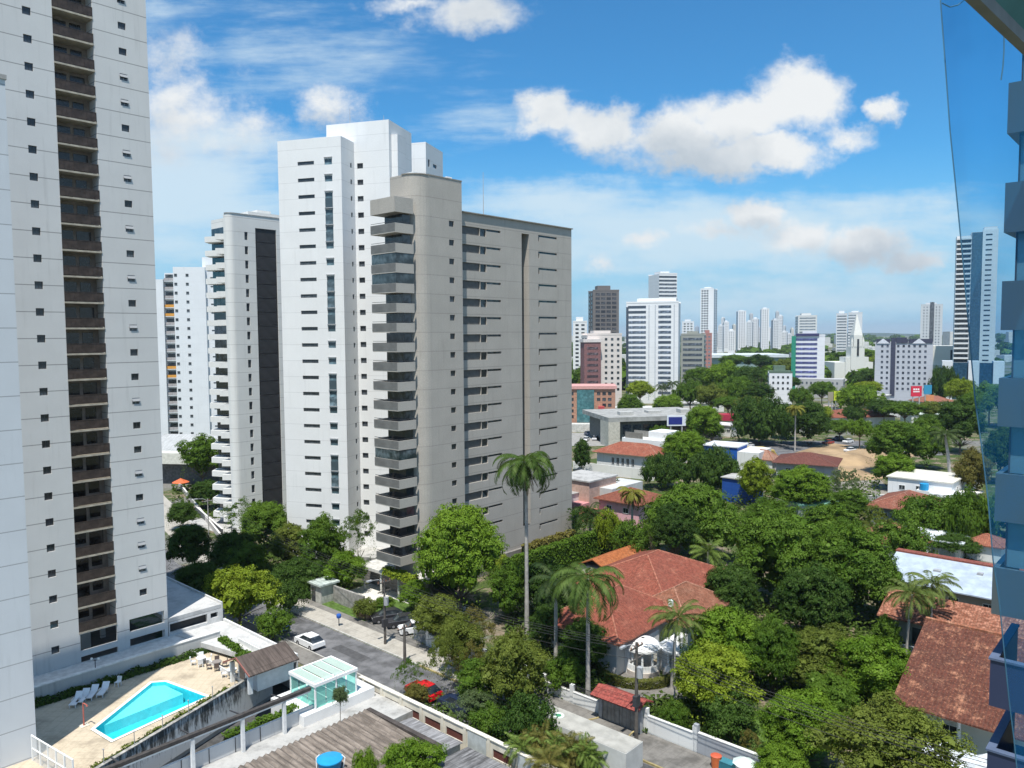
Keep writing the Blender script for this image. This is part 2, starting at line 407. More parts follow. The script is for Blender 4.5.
# the road bends away to the upper left
m = MB(); P0, P1 = W(-128, 51), W(-128, 56.8); Q0, Q1 = W(-215, 72), W(-213, 79)
m.face([(*P0.xy, .006), (*P1.xy, .006), (*Q1.xy, .006), (*Q0.xy, .006)]); tag(m.build('road', asphalt), kind='structure')
m = MB(); P0, P1 = W(-118, 57.1), W(-118, 62); Q0, Q1 = W(-213, 80), W(-212, 87)
m.prism([tuple(P0.xy), tuple(P1.xy), tuple(Q1.xy), tuple(Q0.xy)], -.05, .12); tag(m.build('pavement', pave), kind='structure')
strip('pavement', -118, 57.05, -58, 60.0, .13, pave, .18); strip('verge', -118, 60.01, -58, 61.2, .11, darkpave, .1)
strip('pavement', -58, 57.05, 30, 61.2, .13, darkpave, .18)
strip('pavement', -118, 48.2, 30, 50.85, .13, darkpave, .18)
kerbw = plain((.42, .41, .38), .8, .25, name='kerb_stone'); kerby = plain((.33, .27, .13), .8, .4, .8, name='faded_yellow_kerb')
strip('kerb', -118, 56.86, -66, 57.04, .15, kerbw, .2); strip('kerb', -66, 56.86, 30, 57.04, .15, kerby, .2)
strip('kerb', -118, 50.86, 30, 51.0, .15, kerbw, .2)
m = MB()
for c0, c1, mid in (((-46.2, 57.1), (-43.2, 60.9), (-43.8, 58.6)), ((-36.6, 57.1), (-39.2, 60.9), (-39.5, 58.4))):
    pts = [W(*[(1-t)**2*c0[i]+2*t*(1-t)*mid[i]+t*t*c1[i] for i in (0, 1)], .17) for t in [k/8 for k in range(9)]]
    m.tube(pts, [.09]*9, 6)
tag(m.build('kerb', kerby), kind='structure')
dk_ = plain((.075, .075, .078), .9, .2, 1.5, name='fresh_asphalt')
for s_, a_, l_, w_ in ((-78, 53.2, 6, 1.4), (-66, 55.0, 2.2, 1.1), (-58, 52.2, 9, 1.0), (-92, 54.6, 4, 1.6), (-36, 56.0, 5, .7)): strip('road_patch', s_, a_, s_+l_, a_+w_, .012, dk_)
strip('driveway', -82, 61.2, -66, 65, .05, darkpave); strip('lawn', -92, 61.25, -82.1, 66, .05, lawn); strip('driveway', -50, 61.5, -38, 73, .02, darkpave)
strip('lawn', -86, 66, -72, 69.5, .06, lawn); strip('lawn', -37.8, 61.6, -24, 72, .03, lawn); strip('gravel_court', -94, 66, -86, 72, .07, gravel); strip('gravel_court', -86, 69.5, -74, 74, .07, gravel)
strip('lawn', -178, 96, -150, 140, .05, lawn)
sand = plain((.31, .22, .13), .95, .3, .12, name='bare_sand')
m = MB(); m.face([(*W(-96, 212).xy, .05), (*W(-60, 196).xy, .05), (*W(-66, 262).xy, .05), (*W(-96, 270).xy, .05)]); tag(m.build('sand_lot', sand), kind='structure')
m = MB()
for (px, py, sx, sy, h) in ((848, 462, 9, 7, 3.2), (838, 472, 7, 5, 1.6), (866, 455, 8, 6, 2.2)):
    x, y, _ = gp(px, py); n = 14
    rings = [[(x+sx*math.cos(t)*(1-k/4)*(1+.1*math.sin(3*t+k)), y+sy*math.sin(t)*(1-k/4), h*(k/4)**.8) for t in [2*math.pi*i/n for i in range(n)]] for k in range(4)]
    for k in range(3):
        for i in range(n): m.face([rings[k][i], rings[k][(i+1) % n], rings[k+1][(i+1) % n], rings[k+1][i]])
    m.face(rings[3])
tag(m.build('sand_mound', sand), 'heaps of orange builders sand on the open lot', 'sand', kind='stuff')
m = MB(); x, y, _ = gp(712, 452); m.face([(x-8, y-14, .03), (x+70, y-10, .03), (x+80, y+22, .03), (x-2, y+26, .03)]); tag(m.build('road', asphalt), kind='structure')
m = MB(); m.face([(*gp(570, 446)[:2], .05), (*gp(662, 446)[:2], .05), (*gp(652, 433)[:2], .05), (*gp(572, 433)[:2], .05)]); tag(m.build('parking_lot', pave_mat((.30, .295, .28), 0, .4)), kind='structure')
m = MB(); m.face([(*gp(845, 500)[:2], .07), (*gp(900, 500)[:2], .07), (*gp(880, 480)[:2], .07), (*gp(835, 482)[:2], .07)]); tag(m.build('yard', pave_mat((.30, .28, .25), 0, .5)), kind='structure')

# ------------------------------------------------------------------ left apartment tower
cream = (.62, .615, .60)
tw = facade(cream, 2.67, .55, .45, .06, lw=.035, streak=.16)
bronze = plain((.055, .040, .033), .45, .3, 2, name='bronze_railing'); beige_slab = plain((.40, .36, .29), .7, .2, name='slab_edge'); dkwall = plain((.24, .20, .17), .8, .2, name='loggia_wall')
T = gthing('apartment_tower', 'tall white tower with brown loggias rising out of the frame at the left', 'apartment tower', -87, 18)
TH1 = 82.0; m = MB()
zwl = [70.0-2.67*k for k in range(-4, 26)]; zwr = [71.1-2.67*k for k in range(-4, 25)]
ops = [(10.2, 7.0, 14.0, 81)] + [(7.55, z-.38, 8.3, z+.38) for z in zwl if z > 4] + [(16.5, z-.36, 17.3, z+.36) for z in zwr if z > 7.6]
ops += [(15.3, 5.6, 19.1, 7.0), (15.3, 3.95, 19.1, 4.8), (10.3, 5.0, 14.7, 7.4), (10.3, 3.3, 14.7, 4.5)]
lm = [o for o in ops if o[0] != 10.2]
m.wall((0, 0, 0), (0, 1, 0), 19.5, 0, TH1, [o for o in ops if o[0] < 10 or o[0] > 16.4 and o[2] < 17.5 and o[1] > 7.6], .22)
# the wall() above is split round the loggia shaft and the open ground storeys
m = MB()
def col(y0, y1, hol, dep=.22):
    m.wall((0, y0, 0), (0, 1, 0), y1-y0, 0, TH1, [(a-y0, b_, c-y0, d) for a, b_, c, d in hol], dep)
col(0, 10.2, [o for o in ops if o[0] < 10]); col(14.0, 19.5, [o for o in ops if 15 < o[0]])
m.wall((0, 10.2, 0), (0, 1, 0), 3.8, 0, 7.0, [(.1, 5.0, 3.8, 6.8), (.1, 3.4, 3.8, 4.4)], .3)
m.wall((0, 10.2, 0), (0, 1, 0), 3.8, 81, TH1)
# shaft sides
m.face([(0, 14.0, 7.0), (-1.8, 14.0, 7.0), (-1.8, 14.0, 81), (0, 14.0, 81)]); m.face([(-1.8, 10.2, 7.0), (0, 10.2, 7.0), (0, 10.2, 81), (-1.8, 10.2, 81)])
m.face([(-1.8, 10.2, 81), (0, 10.2, 81), (0, 14, 81), (-1.8, 14, 81)])
m.box(-18, 0, 7.2, -2.2, 19.5, TH1); m.box(-18, 19.3, 7.4, -.01, 19.5, TH1-.01); m.box(-18, 0, 0, -12, 19.5, 7.2)
m.face([(-2.2, 0, TH1), (0, 0, TH1), (0, 19.5, TH1), (-2.2, 19.5, TH1)]); m.face([(0, 19.5, 7.2), (-2.2, 19.5, 7.2), (-2.2, 0, 7.2), (0, 0, 7.2)])
for y in (14.9, 19.2): m.box(-.45, y-.2, 0, -.31, y+.2, 7.3)
m.box(-8, 15, 0, -7.6, 15.5, 7.2); m.box(-5.5, 12, 0, -5, 13, 7.2)
m.build('wall', tw, T)
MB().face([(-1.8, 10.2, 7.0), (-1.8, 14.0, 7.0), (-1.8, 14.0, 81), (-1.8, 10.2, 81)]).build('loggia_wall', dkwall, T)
MB().box(-.35, 8.5, 0, -12, 19.3, 3.0).build('garage_floor', plain((.15, .15, .15), .9), T)
slab = MB().box(-1.79, -1.9, -.16, .06, 1.9, .02).mesh('balcony_slab', beige_slab)
rl = MB()
for z in (.1, .98): rl.box(-.03, -1.88, z, .03, 1.88, z+.06)
rl.box(-.012, -1.88, .16, .012, 1.88, .98)
for i in range(9): rl.box(-.03, -1.88+i*.465, .1, .03, -1.84+i*.465, 1)
rail = rl.mesh('railing', bronze)
din = glass((.012, .010, .009), .15)
doorm = MB().box(-.02, -1.5, 0, .03, -.1, 2.1).box(-.02, .25, .9, .03, 1.3, 2.1).mesh('window', din)
k = 0
for z in zwr:
    if z > 80 or z < 6.5: continue
    obj('balcony_slab', slab, T, (0, 12.1, z)); obj('railing', rail, T, (0, 12.1, z)); obj('window', doorm, T, (-1.76, 12.1, z+.05), 0, (1, 1 if k % 3 else -1, 1)); k += 1
hd = plain((.30, .31, .32), .6, .05, name='window_hood')
wsm = window_mesh(.75, .76, dkframe, gdark, .03, 1); wsh = window_mesh(.8, .72, hd, gdark, .03, 1, .24, hd)
rr = random.Random(3)
for z in zwl:
    if 4 < z < 80: obj('window', wsm, T, (-.15, 7.925, z), R(90))
for z in zwr:
    if 7.7 < z < 80: obj('window', wsh if rr.random() < .6 else wsm, T, (-.12, 16.9, z), R(90))
# nearer white block at the picture's left border
T = gthing('apartment_tower', 'blank pale wall of the nearest tower, cut by the left edge', 'apartment tower', -71.6, 0)
WING_H = 58.5
m = MB(); m.box(-3.2, -14, -1, 0, 19.6, WING_H)
m.build('wall', facade((.60, .63, .66), 2.75, .3, .55, .05, lw=.03), T)
MB().box(-3.3, -14.1, WING_H, .12, 19.7, WING_H+.35).build('roof_coping', conc, T)
wv = window_mesh(1.2, 1.1, alu, gdark, .04, 1)
parts('window', wv, T, [(.02, 4.0, 4+2.75*i, R(90)) for i in range(20)])

# ------------------------------------------------------------------ pool terrace
import mathutils.geometry as mg
DZ = 3.0
def PX(px, py, z): q = gp(px, py, z); return (q[0], q[1])
pool = [PX(*p, DZ) for p in ((95, 729), (152, 683), (165, 682), (206, 697), (113, 740))]
def grow(poly, d):
    cx = sum(p[0] for p in poly)/len(poly); cy = sum(p[1] for p in poly)/len(poly); out = []
    n = len(poly)
    for i in range(n):
        a, b_, c = Vector(poly[i-1]), Vector(poly[i]), Vector(poly[(i+1) % n])
        n1 = Vector(((b_-a).y, -(b_-a).x)).normalized(); n2 = Vector(((c-b_).y, -(c-b_).x)).normalized()
        if n1.dot(b_-Vector((cx, cy))) < 0: n1 = -n1
        if n2.dot(b_-Vector((cx, cy))) < 0: n2 = -n2
        bi = (n1+n2).normalized(); out.append(tuple(b_+bi*min(d/max(.3, bi.dot(n1)), d*2.2)) if d > 0 else tuple(b_+bi*(d/max(.5, bi.dot(n1)))))
    return out
par0, par1 = W(-62.9, 17), W(-71.6, 41.3)
outer = [tuple(W(-82.3, 17).xy), tuple(par0.xy), tuple(par1.xy), tuple(W(-82.3, 41.3).xy)]
cop = grow(pool, .32)
def holed(outer, hole, z, name, mat):
    A_ = [Vector((*p, z)) for p in outer]; B_ = [Vector((*p, z)) for p in hole]
    tr = mg.tessellate_polygon([A_, B_]); V = A_+B_
    me = bpy.data.meshes.new(name); fs = []
    for t in tr:
        a, b_, c = (V[i] for i in t)
        fs.append(tuple(t) if (b_-a).cross(c-a).z > 0 else tuple(reversed(t)))
    me.from_pydata([tuple(v) for v in V], [], fs); me.materials.append(mat); me.update(); return me
deckm = pave_mat((.52, .44, .33), .9, .42, 'terrace_paving')
tag(obj('pool_terrace', holed(outer, cop, DZ, 'pool_terrace', deckm)), kind='structure')
m = MB()
for i in range(4):
    a, b_ = outer[i], outer[(i+1) % 4]; m.face([(*a, -.2), (*b_, -.2), (*b_, DZ-.01), (*a, DZ-.01)])
tag(m.build('terrace_base', plain((.4, .4, .39), .8)), kind='structure')
P = thing('swimming_pool', 'turquoise swimming pool with a shallow corner sunk in the beige terrace', 'swimming pool', (*pool[4], DZ))
ox, oy = pool[4]; lp = [(x-ox, y-oy) for x, y in pool]; lc = [(x-ox, y-oy) for x, y in cop]
obj('coping', holed(lc, lp, .05, 'coping', plain((.74, .72, .66), .6, .08)), P)
tilem = plain((.06, .56, .64), .35, .10, 2.5, name='pool_tiles'); tile2 = plain((.28, .72, .76), .35, .06, 2.5, name='pool_tiles')
m = MB(); n = len(lp)
for i in range(n):
    a, b_ = lp[i], lp[(i+1) % n]; m.face([(*b_, -1.3), (*a, -1.3), (*a, .05), (*b_, .05)], 0)
m.face([(*p, -1.3) for p in lp[::-1]], 0)
m.build('basin', [tilem], P)
sh = [PX(*p, DZ) for p in ((101, 723), (152, 683), (165, 682), (183, 690.5))]; sh = [(x-ox, y-oy) for x, y in sh]
MB().prism([sh[0], sh[3], sh[2], sh[1]][::1], -1.29, -.35).build('shallow_step', tile2, P)
wm, b, p, o = newmat('pool_water'); t = wm.node_tree; t.nodes.remove(p)
tr_ = b.n('ShaderNodeBsdfTransparent'); tr_.inputs[0].default_value = (.66, .95, .97, 1); gl_ = b.n('ShaderNodeBsdfGlossy'); gl_.inputs['Roughness'].default_value = .06
tc = b.n('ShaderNodeTexCoord'); bp = b.n('ShaderNodeBump'); bp.inputs['Strength'].default_value = .25; bp.inputs['Distance'].default_value = .05
b.put(bp.inputs['Height'], b.noise(tc.outputs['Object'], 3, 3)); b.put(gl_.inputs['Normal'], bp.outputs[0])
fr = b.n('ShaderNodeFresnel'); fr.inputs[0].default_value = 1.33
mx = b.n('ShaderNodeMixShader'); b.put(mx.inputs[0], fr.outputs[0]); t.links.new(tr_.outputs[0], mx.inputs[1]); t.links.new(gl_.outputs[0], mx.inputs[2]); t.links.new(mx.outputs[0], o.inputs[0])
MB().face([(*p, -.06) for p in lp[::-1]]).build('water', wm, P)

# stained parapet along the terrace
def stained():
    m, b, p, o = newmat('stained_parapet'); tc = b.n('ShaderNodeTexCoord'); v = tc.outputs['Object']; x, y, z = b.sep(v)
    st = b.noise(b.xyz(b.m('MULTIPLY', x, 1.7), b.m('MULTIPLY', y, 1.7), b.m('MULTIPLY', z, .35)), 1.5, 7, .75)
    up = b.ss(z, 0.2, 2.6)
    f = b.ss(b.m('ADD', st, b.m('MULTIPLY', up, .22)), .56, .78)
    b.put(p.inputs['Base Color'], b.mix(f, (.60, .61, .60), (.06, .06, .055))); p.inputs['Roughness'].default_value = .9
    return m
stm = stained()
d = (par1-par0); L = d.length; ang = math.atan2(d.y, d.x)
T = thing('parapet_wall', 'mould streaked white parapet along the near side of the pool terrace', 'wall', (*par0.xy, 0.6), ang)
MB().box(0, -.22, 0, L, 0, 3.15).build('wall', stm, T)
MB().box(-.02, -.28, 3.15, L+.02, .06, 3.22).build('coping', plain((.30, .29, .27), .9, .4, 2), T)
for i in range(7):
    t_ = thing('wire_post', f"{['first','second','third','fourth','fifth','sixth','seventh'][i]} thin grey post along the stained pool parapet, counted from the left", 'post', par0.lerp(par1, .22+i*.115)+Vector((0, 0, 3.8)), ang, 'thin posts on the pool parapet')
    MB().tube([(0, -.1, 0), (0, -.1, 1.15)], [.035, .03], 6).build('post', plain((.30, .30, .30), .6), t_); MB().box(-.06, -.16, 1.15, .06, -.04, 1.2).build('cap', alu, t_)
# far wall of the terrace (below the tower) and its ledge
T = gthing('podium_wall', 'long white podium wall behind the pool, half in shadow', 'wall', -82.3, 17)
MB().box(-.45, 0, 0, 0, 24.3, 4.5).build('wall', facade((.60, .60, .58), 50, 3, .9, .12, streak=.3), T)
MB().box(-4.68, .02, 3.5, -.46, 26.9, 3.85).build('ledge', plain((.55, .55, .54), .8, .15), T)
MB().box(-.5, 0, 4.5, .05, 24.35, 4.6).build('coping', plain((.66, .66, .64), .8, .15), T)
# podium roofs right of the tower
rfm = pave_mat((.50, .50, .49), 0, .3, 'roof_screed')
T = gthing('podium', 'flat pale grey car park podium roofs beside the left tower', 'building', -87, 37.5)
m = MB(); m.prism([(-16, .05), (-.05, .05), (-.05, 6.5), (-16, 6.5)], 5.45, 5.9); m.build('upper_roof', rfm, T)
m = MB()
m.prism([(.4, .6), (16.0, 3.9), (16.2, 6.5), (.4, 6.5)], 3.4, 3.95); m.build('lower_roof', rfm, T)
m = MB(); m.wall((0, 0.06, 0), (0, 1, 0), 6.4, 0, 5.44, [(.15, 4.2, 4.6, 5.2), (5.0, 4.5, 5.9, 5.1)], .4); m.box(-16, 6.45, 0, 16.2, 6.6, 3.39); m.box(-16, 6.45, 3.39, 0, 6.6, 6.15); m.box(.4, .45, 0, 15.9, .6, 3.39)
m.build('wall', plain((.56, .56, .55), .8, .1), T)
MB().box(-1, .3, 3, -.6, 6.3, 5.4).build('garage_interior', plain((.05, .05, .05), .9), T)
m = MB(); m.box(.4, 6.4, 3.95, 16.2, 6.62, 4.25); m.build('parapet', plain((.62, .62, .61), .8, .1), T)
MB().box(8.0, 4.2, 3.96, 15.9, 4.3, 4.5).build('upstand', plain((.66, .66, .64), .8, .1), T)

# thatch of small things on the terrace --------------------------------------------------------
plastic = plain((.72, .74, .76), .4, .05, name='white_plastic')
def lounger(loc, rot, label):
    T = thing('sun_lounger', label, 'sun lounger', loc, rot, 'white plastic loungers by the pool')
    MB().box(-.32, -.9, .28, .32, .45, .36).build('seat', plastic, T)
    m = MB(); m.obox((0, .72, .56), (.32, 0, 0), (0, .28, .26), (0, -.02, .03)); m.build('backrest', plastic, T)
    lg = MB().box(-.03, -.03, 0, .03, .03, .28).mesh('leg', plastic)
    for x in (-.27, .27):
        for y in (-.8, .4): obj('leg', lg, T, (x, y, 0))
    MB().box(-.36, -.2, .45, -.31, .4, .49).box(.31, -.2, .45, .36, .4, .49).build('armrest', plastic, T)
def chair(loc, rot, label, mat=None, grp='plastic chairs round the terrace tables'):
    T = thing('plastic_chair', label, 'chair', loc, rot, grp); mt = mat or plastic
    MB().box(-.24, -.24, .42, .24, .24, .46).build('seat', mt, T); MB().obox((0, .26, .68), (.24, 0, 0), (0, .05, .24), (0, .02, 0.0)).box(-.24, .22, .46, .24, .25, .9).build('backrest', mt, T)
    lg = MB().box(-.025, -.025, 0, .025, .025, .42).mesh('leg', mt)
    for x in (-.2, .2):
        for y in (-.2, .2): obj('leg', lg, T, (x, y, 0))
def tbl(loc, label, mat=None):
    T = thing('round_table', label, 'table', loc); mt = mat or plastic
    MB().prism(arc(0, 0, .5, 0, 337.5, 15), .70, .74).build('tabletop', mt, T); MB().tube([(0, 0, 0), (0, 0, .7)], [.06, .05], 8).box(-.3, -.04, 0, .3, .04, .04).box(-.04, -.3, .04, .04, .3, .07).build('pedestal', mt, T)
for i, (px, py, lb) in enumerate(((76, 704, 'leftmost of the four white loungers in the shade by the podium wall'), (83, 701, 'second of the four shaded white loungers from the left, beside the leftmost'),
                       (92, 697, 'third of the four shaded white loungers from the left'), (103, 694, 'right-hand one of the four shaded white loungers'))):
    lounger(gp(px, py, DZ), GR+R(50), lb)
chair(gp(118, 686, DZ), GR+R(30), 'single white chair in the shade right of the four loungers')
for j, (px, py, w) in enumerate(((201, 664, 'farthest'), (217, 668, 'middle'), (232, 676, 'nearest'))):
    tbl(gp(px, py, DZ), f'{w} of the three round tables at the terrace right end', plain((.25, .22, .2), .6) if j == 1 else None)
    x, y, _ = gp(px, py, DZ)
    for q, an in enumerate((20, 110, 200, 290)[:4 if j < 2 else 3]):
        chair((x+.78*math.cos(R(an)), y+.78*math.sin(R(an)), DZ), R(an-90), f"{['right-hand','rear','left-hand','front'][q]} chair at the {w} round terrace table", plain((.12, .09, .08), .6) if j == 1 else None)
T = thing('pool_shower', 'red poolside shower post with a bent arm', 'shower', gp(84, 726, DZ), GR)
redm = plain((.42, .12, .09), .5, .2); MB().tube([(0, 0, 0), (0, 0, 2.1)], [.07, .06]).build('post', redm, T); MB().tube([(0, 0, 2.1), (.25, 0, 2.18), (.65, .1, 2.12)], [.06, .05, .05]).build('arm', redm, T); MB().box(-.35, -.35, 0, .35, .35, .08).build('tray', plain((.6, .55, .45), .8), T)
MB().tube([(.65, .1, 2.12), (.65, .1, 2.02)], [.06, .1]).build('shower_head', redm, T)
T = thing('terrace_lamp', 'dark double-headed lamp post in the planting bed behind the loungers', 'lamp post', gp(96, 683, DZ))
MB().tube([(0, 0, 0), (0, 0, 2.5)], [.05, .04], 6, cap=True).build('pole', dkframe, T)
for s_ in (-1, 1): MB().tube([(0, 0, 2.3), (.35*s_, 0, 2.5)], [.03, .03], 6).build('arm', dkframe, T); MB().tube([(.35*s_, 0, 2.45), (.35*s_, 0, 2.62)], [.12, .1], 8).build('lamp_head', wht, T)
# white steel gate at the terrace's near-left corner
g0, g1 = Vector(gp(33, 764, DZ-.3)), Vector(gp(74, 790, DZ-.3))
d = g1-g0; T = thing('pool_gate', 'white mesh gate and railing at the near left corner of the terrace', 'gate', g0, math.atan2(d.y, d.x)); L = d.length
m = MB()
for i in range(6): m.box(L*i/5-.05, -.05, 0, L*i/5+.05, .05, 2.5)
for z in (.1, 1.3, 2.4): m.box(0, -.04, z, L, .04, z+.09)
m.build('frame', wht, T)
m = MB()
for i in range(int(L/.12)): m.box(i*.12, -.01, .1, i*.12+.015, .01, 2.4)
m.build('bars', wht, T)
strip('terrace_landing', -72, 14.5, -61.5, 16.8, DZ-.35, deckm, .3)

# pool kiosk -----------------------------------------------------------------------------------
asb = plain((.13, .105, .09), .9, .35, 1.0, name='old_roofing')
def corr(c, axis, pitch=.35, var=.35, name='corrugated_sheet', bands=True):
    m, b, p, o = newmat(name); tc = b.n('ShaderNodeTexCoord'); v = tc.outputs['Object']; x, y, z = b.sep(v)
    q, r_ = (x, y) if axis == 0 else (y, x)
    s = b.m('FRACT', b.m('DIVIDE', q, pitch)); s = b.m('ABSOLUTE', b.m('SUBTRACT', s, .5))
    n = b.noise(b.xyz(b.m('MULTIPLY', q, 2.2), b.m('MULTIPLY', r_, .25), 0), 1.3, 6, .7); n2 = b.noise(v, .6, 6, .7)
    col = b.mix(b.ss(n, .35, .68), tuple(t*(1-var) for t in c), tuple(t*(1+var) for t in c))
    col = b.mix(b.m('MULTIPLY', b.ss(n2, .5, .7), .5), col, tuple(t*.5 for t in c))
    col = b.mix(b.m('MULTIPLY', b.ss(s, .25, .5), .35), col, tuple(t*.5 for t in c))
    if bands: col = b.mix(b.m('MULTIPLY', b.m('LESS_THAN', b.m('FRACT', b.m('DIVIDE', r_, 2.3)), .03), .5), col, tuple(t*.4 for t in c))
    b.put(p.inputs['Base Color'], col); p.inputs['Roughness'].default_value = .85; p.inputs['Specular IOR Level'].default_value = .15
    return m
T = gthing('pool_kiosk', 'small white kiosk with a brown gabled roof between pool and glass canopy', 'kiosk', -73, 36.9, DZ)
m = MB(); m.box(.9, 1.1, 0, 4.6, 5.2, 2.1); m.box(.5, .4, 0, .8, .8, 2.1); m.box(4.3, .2, 0, 4.65, .6, 2.1); m.build('wall', plain((.66, .68, .68), .8, .08), T)
MB().box(1.2, 1.05, 0, 2.2, 1.12, 2.0).build('door', dkwall, T)
def sheet_roof(m, x0, y0, x1, y1, z0, z1, ridge_axis='y', t=.12, mi=0):
    xm = (x0+x1)/2
    for sgn, xe in ((-1, x0), (1, x1)):
        a = [(xe, y0, z0), (xe, y1, z0), (xm, y1, z1), (xm, y0, z1)]
        if sgn > 0: a = [(xe, y0, z0), (xe, y1, z0), (xm, y1, z1), (xm, y0, z1)]
        else: a = [(xe, y1, z0), (xe, y0, z0), (xm, y0, z1), (xm, y1, z1)]
        lo = [(x, y, z-t) for x, y, z in a]
        m.face(a, mi); m.face(lo[::-1], mi)
        for i in range(4): j = (i+1) % 4; m.face([lo[i], lo[j], a[j], a[i]], mi)
m = MB(); sheet_roof(m, 0, 0, 5.2, 5.5, 2.1, 3.25); m.build('roof', corr((.10, .08, .07), 1, .4), T)
m = MB()
for s_, xe in ((-1, 0), (1, 5.2)): m.bar((xe, -.04, 2.05), (2.6, -.04, 3.2), .1, .16)
m.build('bargeboard', plain((.25, .10, .08), .7), T)
# glass canopy ---------------------------------------------------------------------------------
T = gthing('glass_canopy', 'white framed canopy with green glass sides over the entrance', 'canopy', -65.9, 40.2, 2.61)
gx = clear_glass((.35, .78, .70), .38); m = MB(); Wd, Dp, Hh = 4.2, 4.7, 2.15
for x in (0, Wd):
    for y in (0, Dp*.5, Dp): m.box(x-.07, y-.07, 0, x+.07, y+.07, Hh)
m.box(-.15, -.15, Hh, Wd+.15, .05, Hh+.3); m.box(-.15, Dp-.05, Hh, Wd+.15, Dp+.15, Hh+.3); m.box(-.15, .05, Hh, .05, Dp-.05, Hh+.3); m.box(Wd-.05, .05, Hh, Wd+.15, Dp-.05, Hh+.3)
for y in (Dp*.25, Dp*.5, Dp*.75): m.box(.05, y-.05, Hh+.05, Wd-.05, y+.05, Hh+.2)
m.build('frame', wht, T)
m = MB()
for i in range(4): m.box(.06, .06+i*Dp/4+.06, Hh+.22, Wd-.06, (i+1)*Dp/4-.08, Hh+.25)
m.build('roof_glass', clear_glass((.62, .74, .68), .55), T)
m = MB()
for i in range(4): m.face([(Wd, .08+i*Dp/4, .1), (Wd, (i+1)*Dp/4-.05, .1), (Wd, (i+1)*Dp/4-.05, Hh-.05), (Wd, .08+i*Dp/4, Hh-.05)])
for i in range(3): m.face([(.1+i*Wd/3, 0, .1), ((i+1)*Wd/3-.05, 0, .1), ((i+1)*Wd/3-.05, 0, Hh-.05), (.1+i*Wd/3, 0, Hh-.05)])
m.build('side_glass', gx, T)
strip('entrance_terrace', -67.0, 38.6, -61.2, 46.8, 2.6, plain((.70, .70, .69), .7, .06, .6, name='white_screed'), 2.6)
# ramp walls, beam and posts ---------------------------------------------------------------------
T = gthing('ramp_pergola', 'long dark beam on white posts over the car ramp', 'pergola', -61.6, 15, 0)
MB().box(-.2, 0, 4.75, .2, 24.6, 5.05).build('beam', plain((.055, .05, .048), .85, .3, 2), T); MB().box(.02, 0, 4.58, .14, 24.5, 4.74).build('rail', wht, T)
pm = MB().box(-.14, -.14, 0, .14, .14, 4.74).mesh('post', plain((.66, .67, .67), .7, .15, 1.5))
for y in (7.5, 13.2, 17.7, 21.8): obj('post', pm, T, (0, y, 0))
m = MB()
for y in (7.5, 13.2, 17.7, 21.8): m.bar((-.1, y, 4.9), (-2.6, y+.2, 4.4), .09)
m.build('bracket', dkframe, T)
strip('car_ramp', -74, 10, -61.3, 47.5, .05, plain((.07, .07, .07), .9, .3), 0)
T = gthing('boundary_wall', 'white rendered wall with tall panels between ramp and corrugated roof', 'wall', -62.3, 12, 0)
m = MB(); m.box(0, 0, 0, .22, 30.5, 2.9)
m.build('wall', facade((.62, .63, .63), 30, 5, .9, .10, streak=.35), T)
m = MB()
for i in range(11): m.box(.2, 2.4*i+1, 0, .26, 2.4*i+1.06, 2.9)
m.build('joint', dkframe, T)
strip('roof_gutter', -62.0, 10, -56.1, 47.5, 1.6, conc, 1.6)
T = gthing('shed', 'long low shed under a brown corrugated roof in the bottom foreground', 'shed', -56.1, 22, 0)
n = 36; m = MB(); Lr = 20.0; x0, x1 = 0, 9.6
for i in range(n*2):
    y0 = Lr*i/(n*2); y1 = Lr*(i+1)/(n*2); z0 = .19 if i % 2 else 0; z1 = 0 if i % 2 else .19
    m.face([(x0, y0, 3.7+z0), (x1, y0, 3.35+z0), (x1, y1, 3.35+z1), (x0, y1, 3.7+z1)])
    m.face([(x0, y0, 3.55+z0), (x0, y0, 3.7+z0), (x0, y1, 3.7+z1), (x0, y1, 3.55+z1)])
m.build('roof', corr((.20, .17, .145), 1, .5556, .45), T)
MB().box(.3, .2, 0, 9.3, 19.8, 3.2).build('wall', plain((.45, .44, .42), .8, .2), T)
MB().box(-.05, 19.95, 3.3, 9.7, 20.4, 3.78).build('verge', plain((.07, .06, .055), .9, .3), T)
MB().box(9.62, 0, 3.0, 9.85, 20.3, 3.45).build('gutter', dkframe, T)
T = gthing('outbuilding', 'low grey roofed outbuilding between the shed and the cream wall', 'outbuilding', -55, 41.9, 0); T.scale = (1, 1, .6)
MB().box(0, 0, 0, 6.5, 4.6, 2.5).build('wall', plain((.5, .48, .45), .8, .2), T); m = MB(); m.obox((3.2, 2.3, 2.7), (3.5, 0, 0), (0, 2.45, -.25), (0, 0, .05)); m.build('roof', corr((.24, .24, .25), 0, .3, .4), T)
MB().box(-1.4, .8, 2.5, .2, 1.9, 3.3).build('vent_box', wht, T)
T = gthing('outbuilding', 'second low outbuilding with dark striped roofing behind the bright green tree', 'outbuilding', -47.5, 41.2, 0); T.scale = (1, 1, .6)
MB().box(0, 0, 0, 8.5, 5, 2.3).build('wall', plain((.62, .6, .5), .8, .2), T); m = MB(); m.obox((3.0, 2.6, 2.55), (3.1, 0, 0), (0, 2.75, -.25), (0, 0, .05)); m.build('roof', corr((.16, .16, .165), 0, .5, .6), T)
m = MB(); m.obox((7.6, 2.6, 2.5), (1.45, 0, 0), (0, 2.6, -.1), (0, 0, .05)); m.build('flat_roof', plain((.50, .48, .42), .8, .1), T)
T = thing('water_tank', 'bright blue round water tank on the corrugated roof at the bottom', 'water tank', gp(330, 772, 3.4))
m = MB(); m.tube([(0, 0, 0), (0, 0, 1.05)], [.78, .98], 24); bl = plain((.02, .28, .55), .4, .08, name='blue_plastic'); m.build('tank', bl, T, smooth=False)
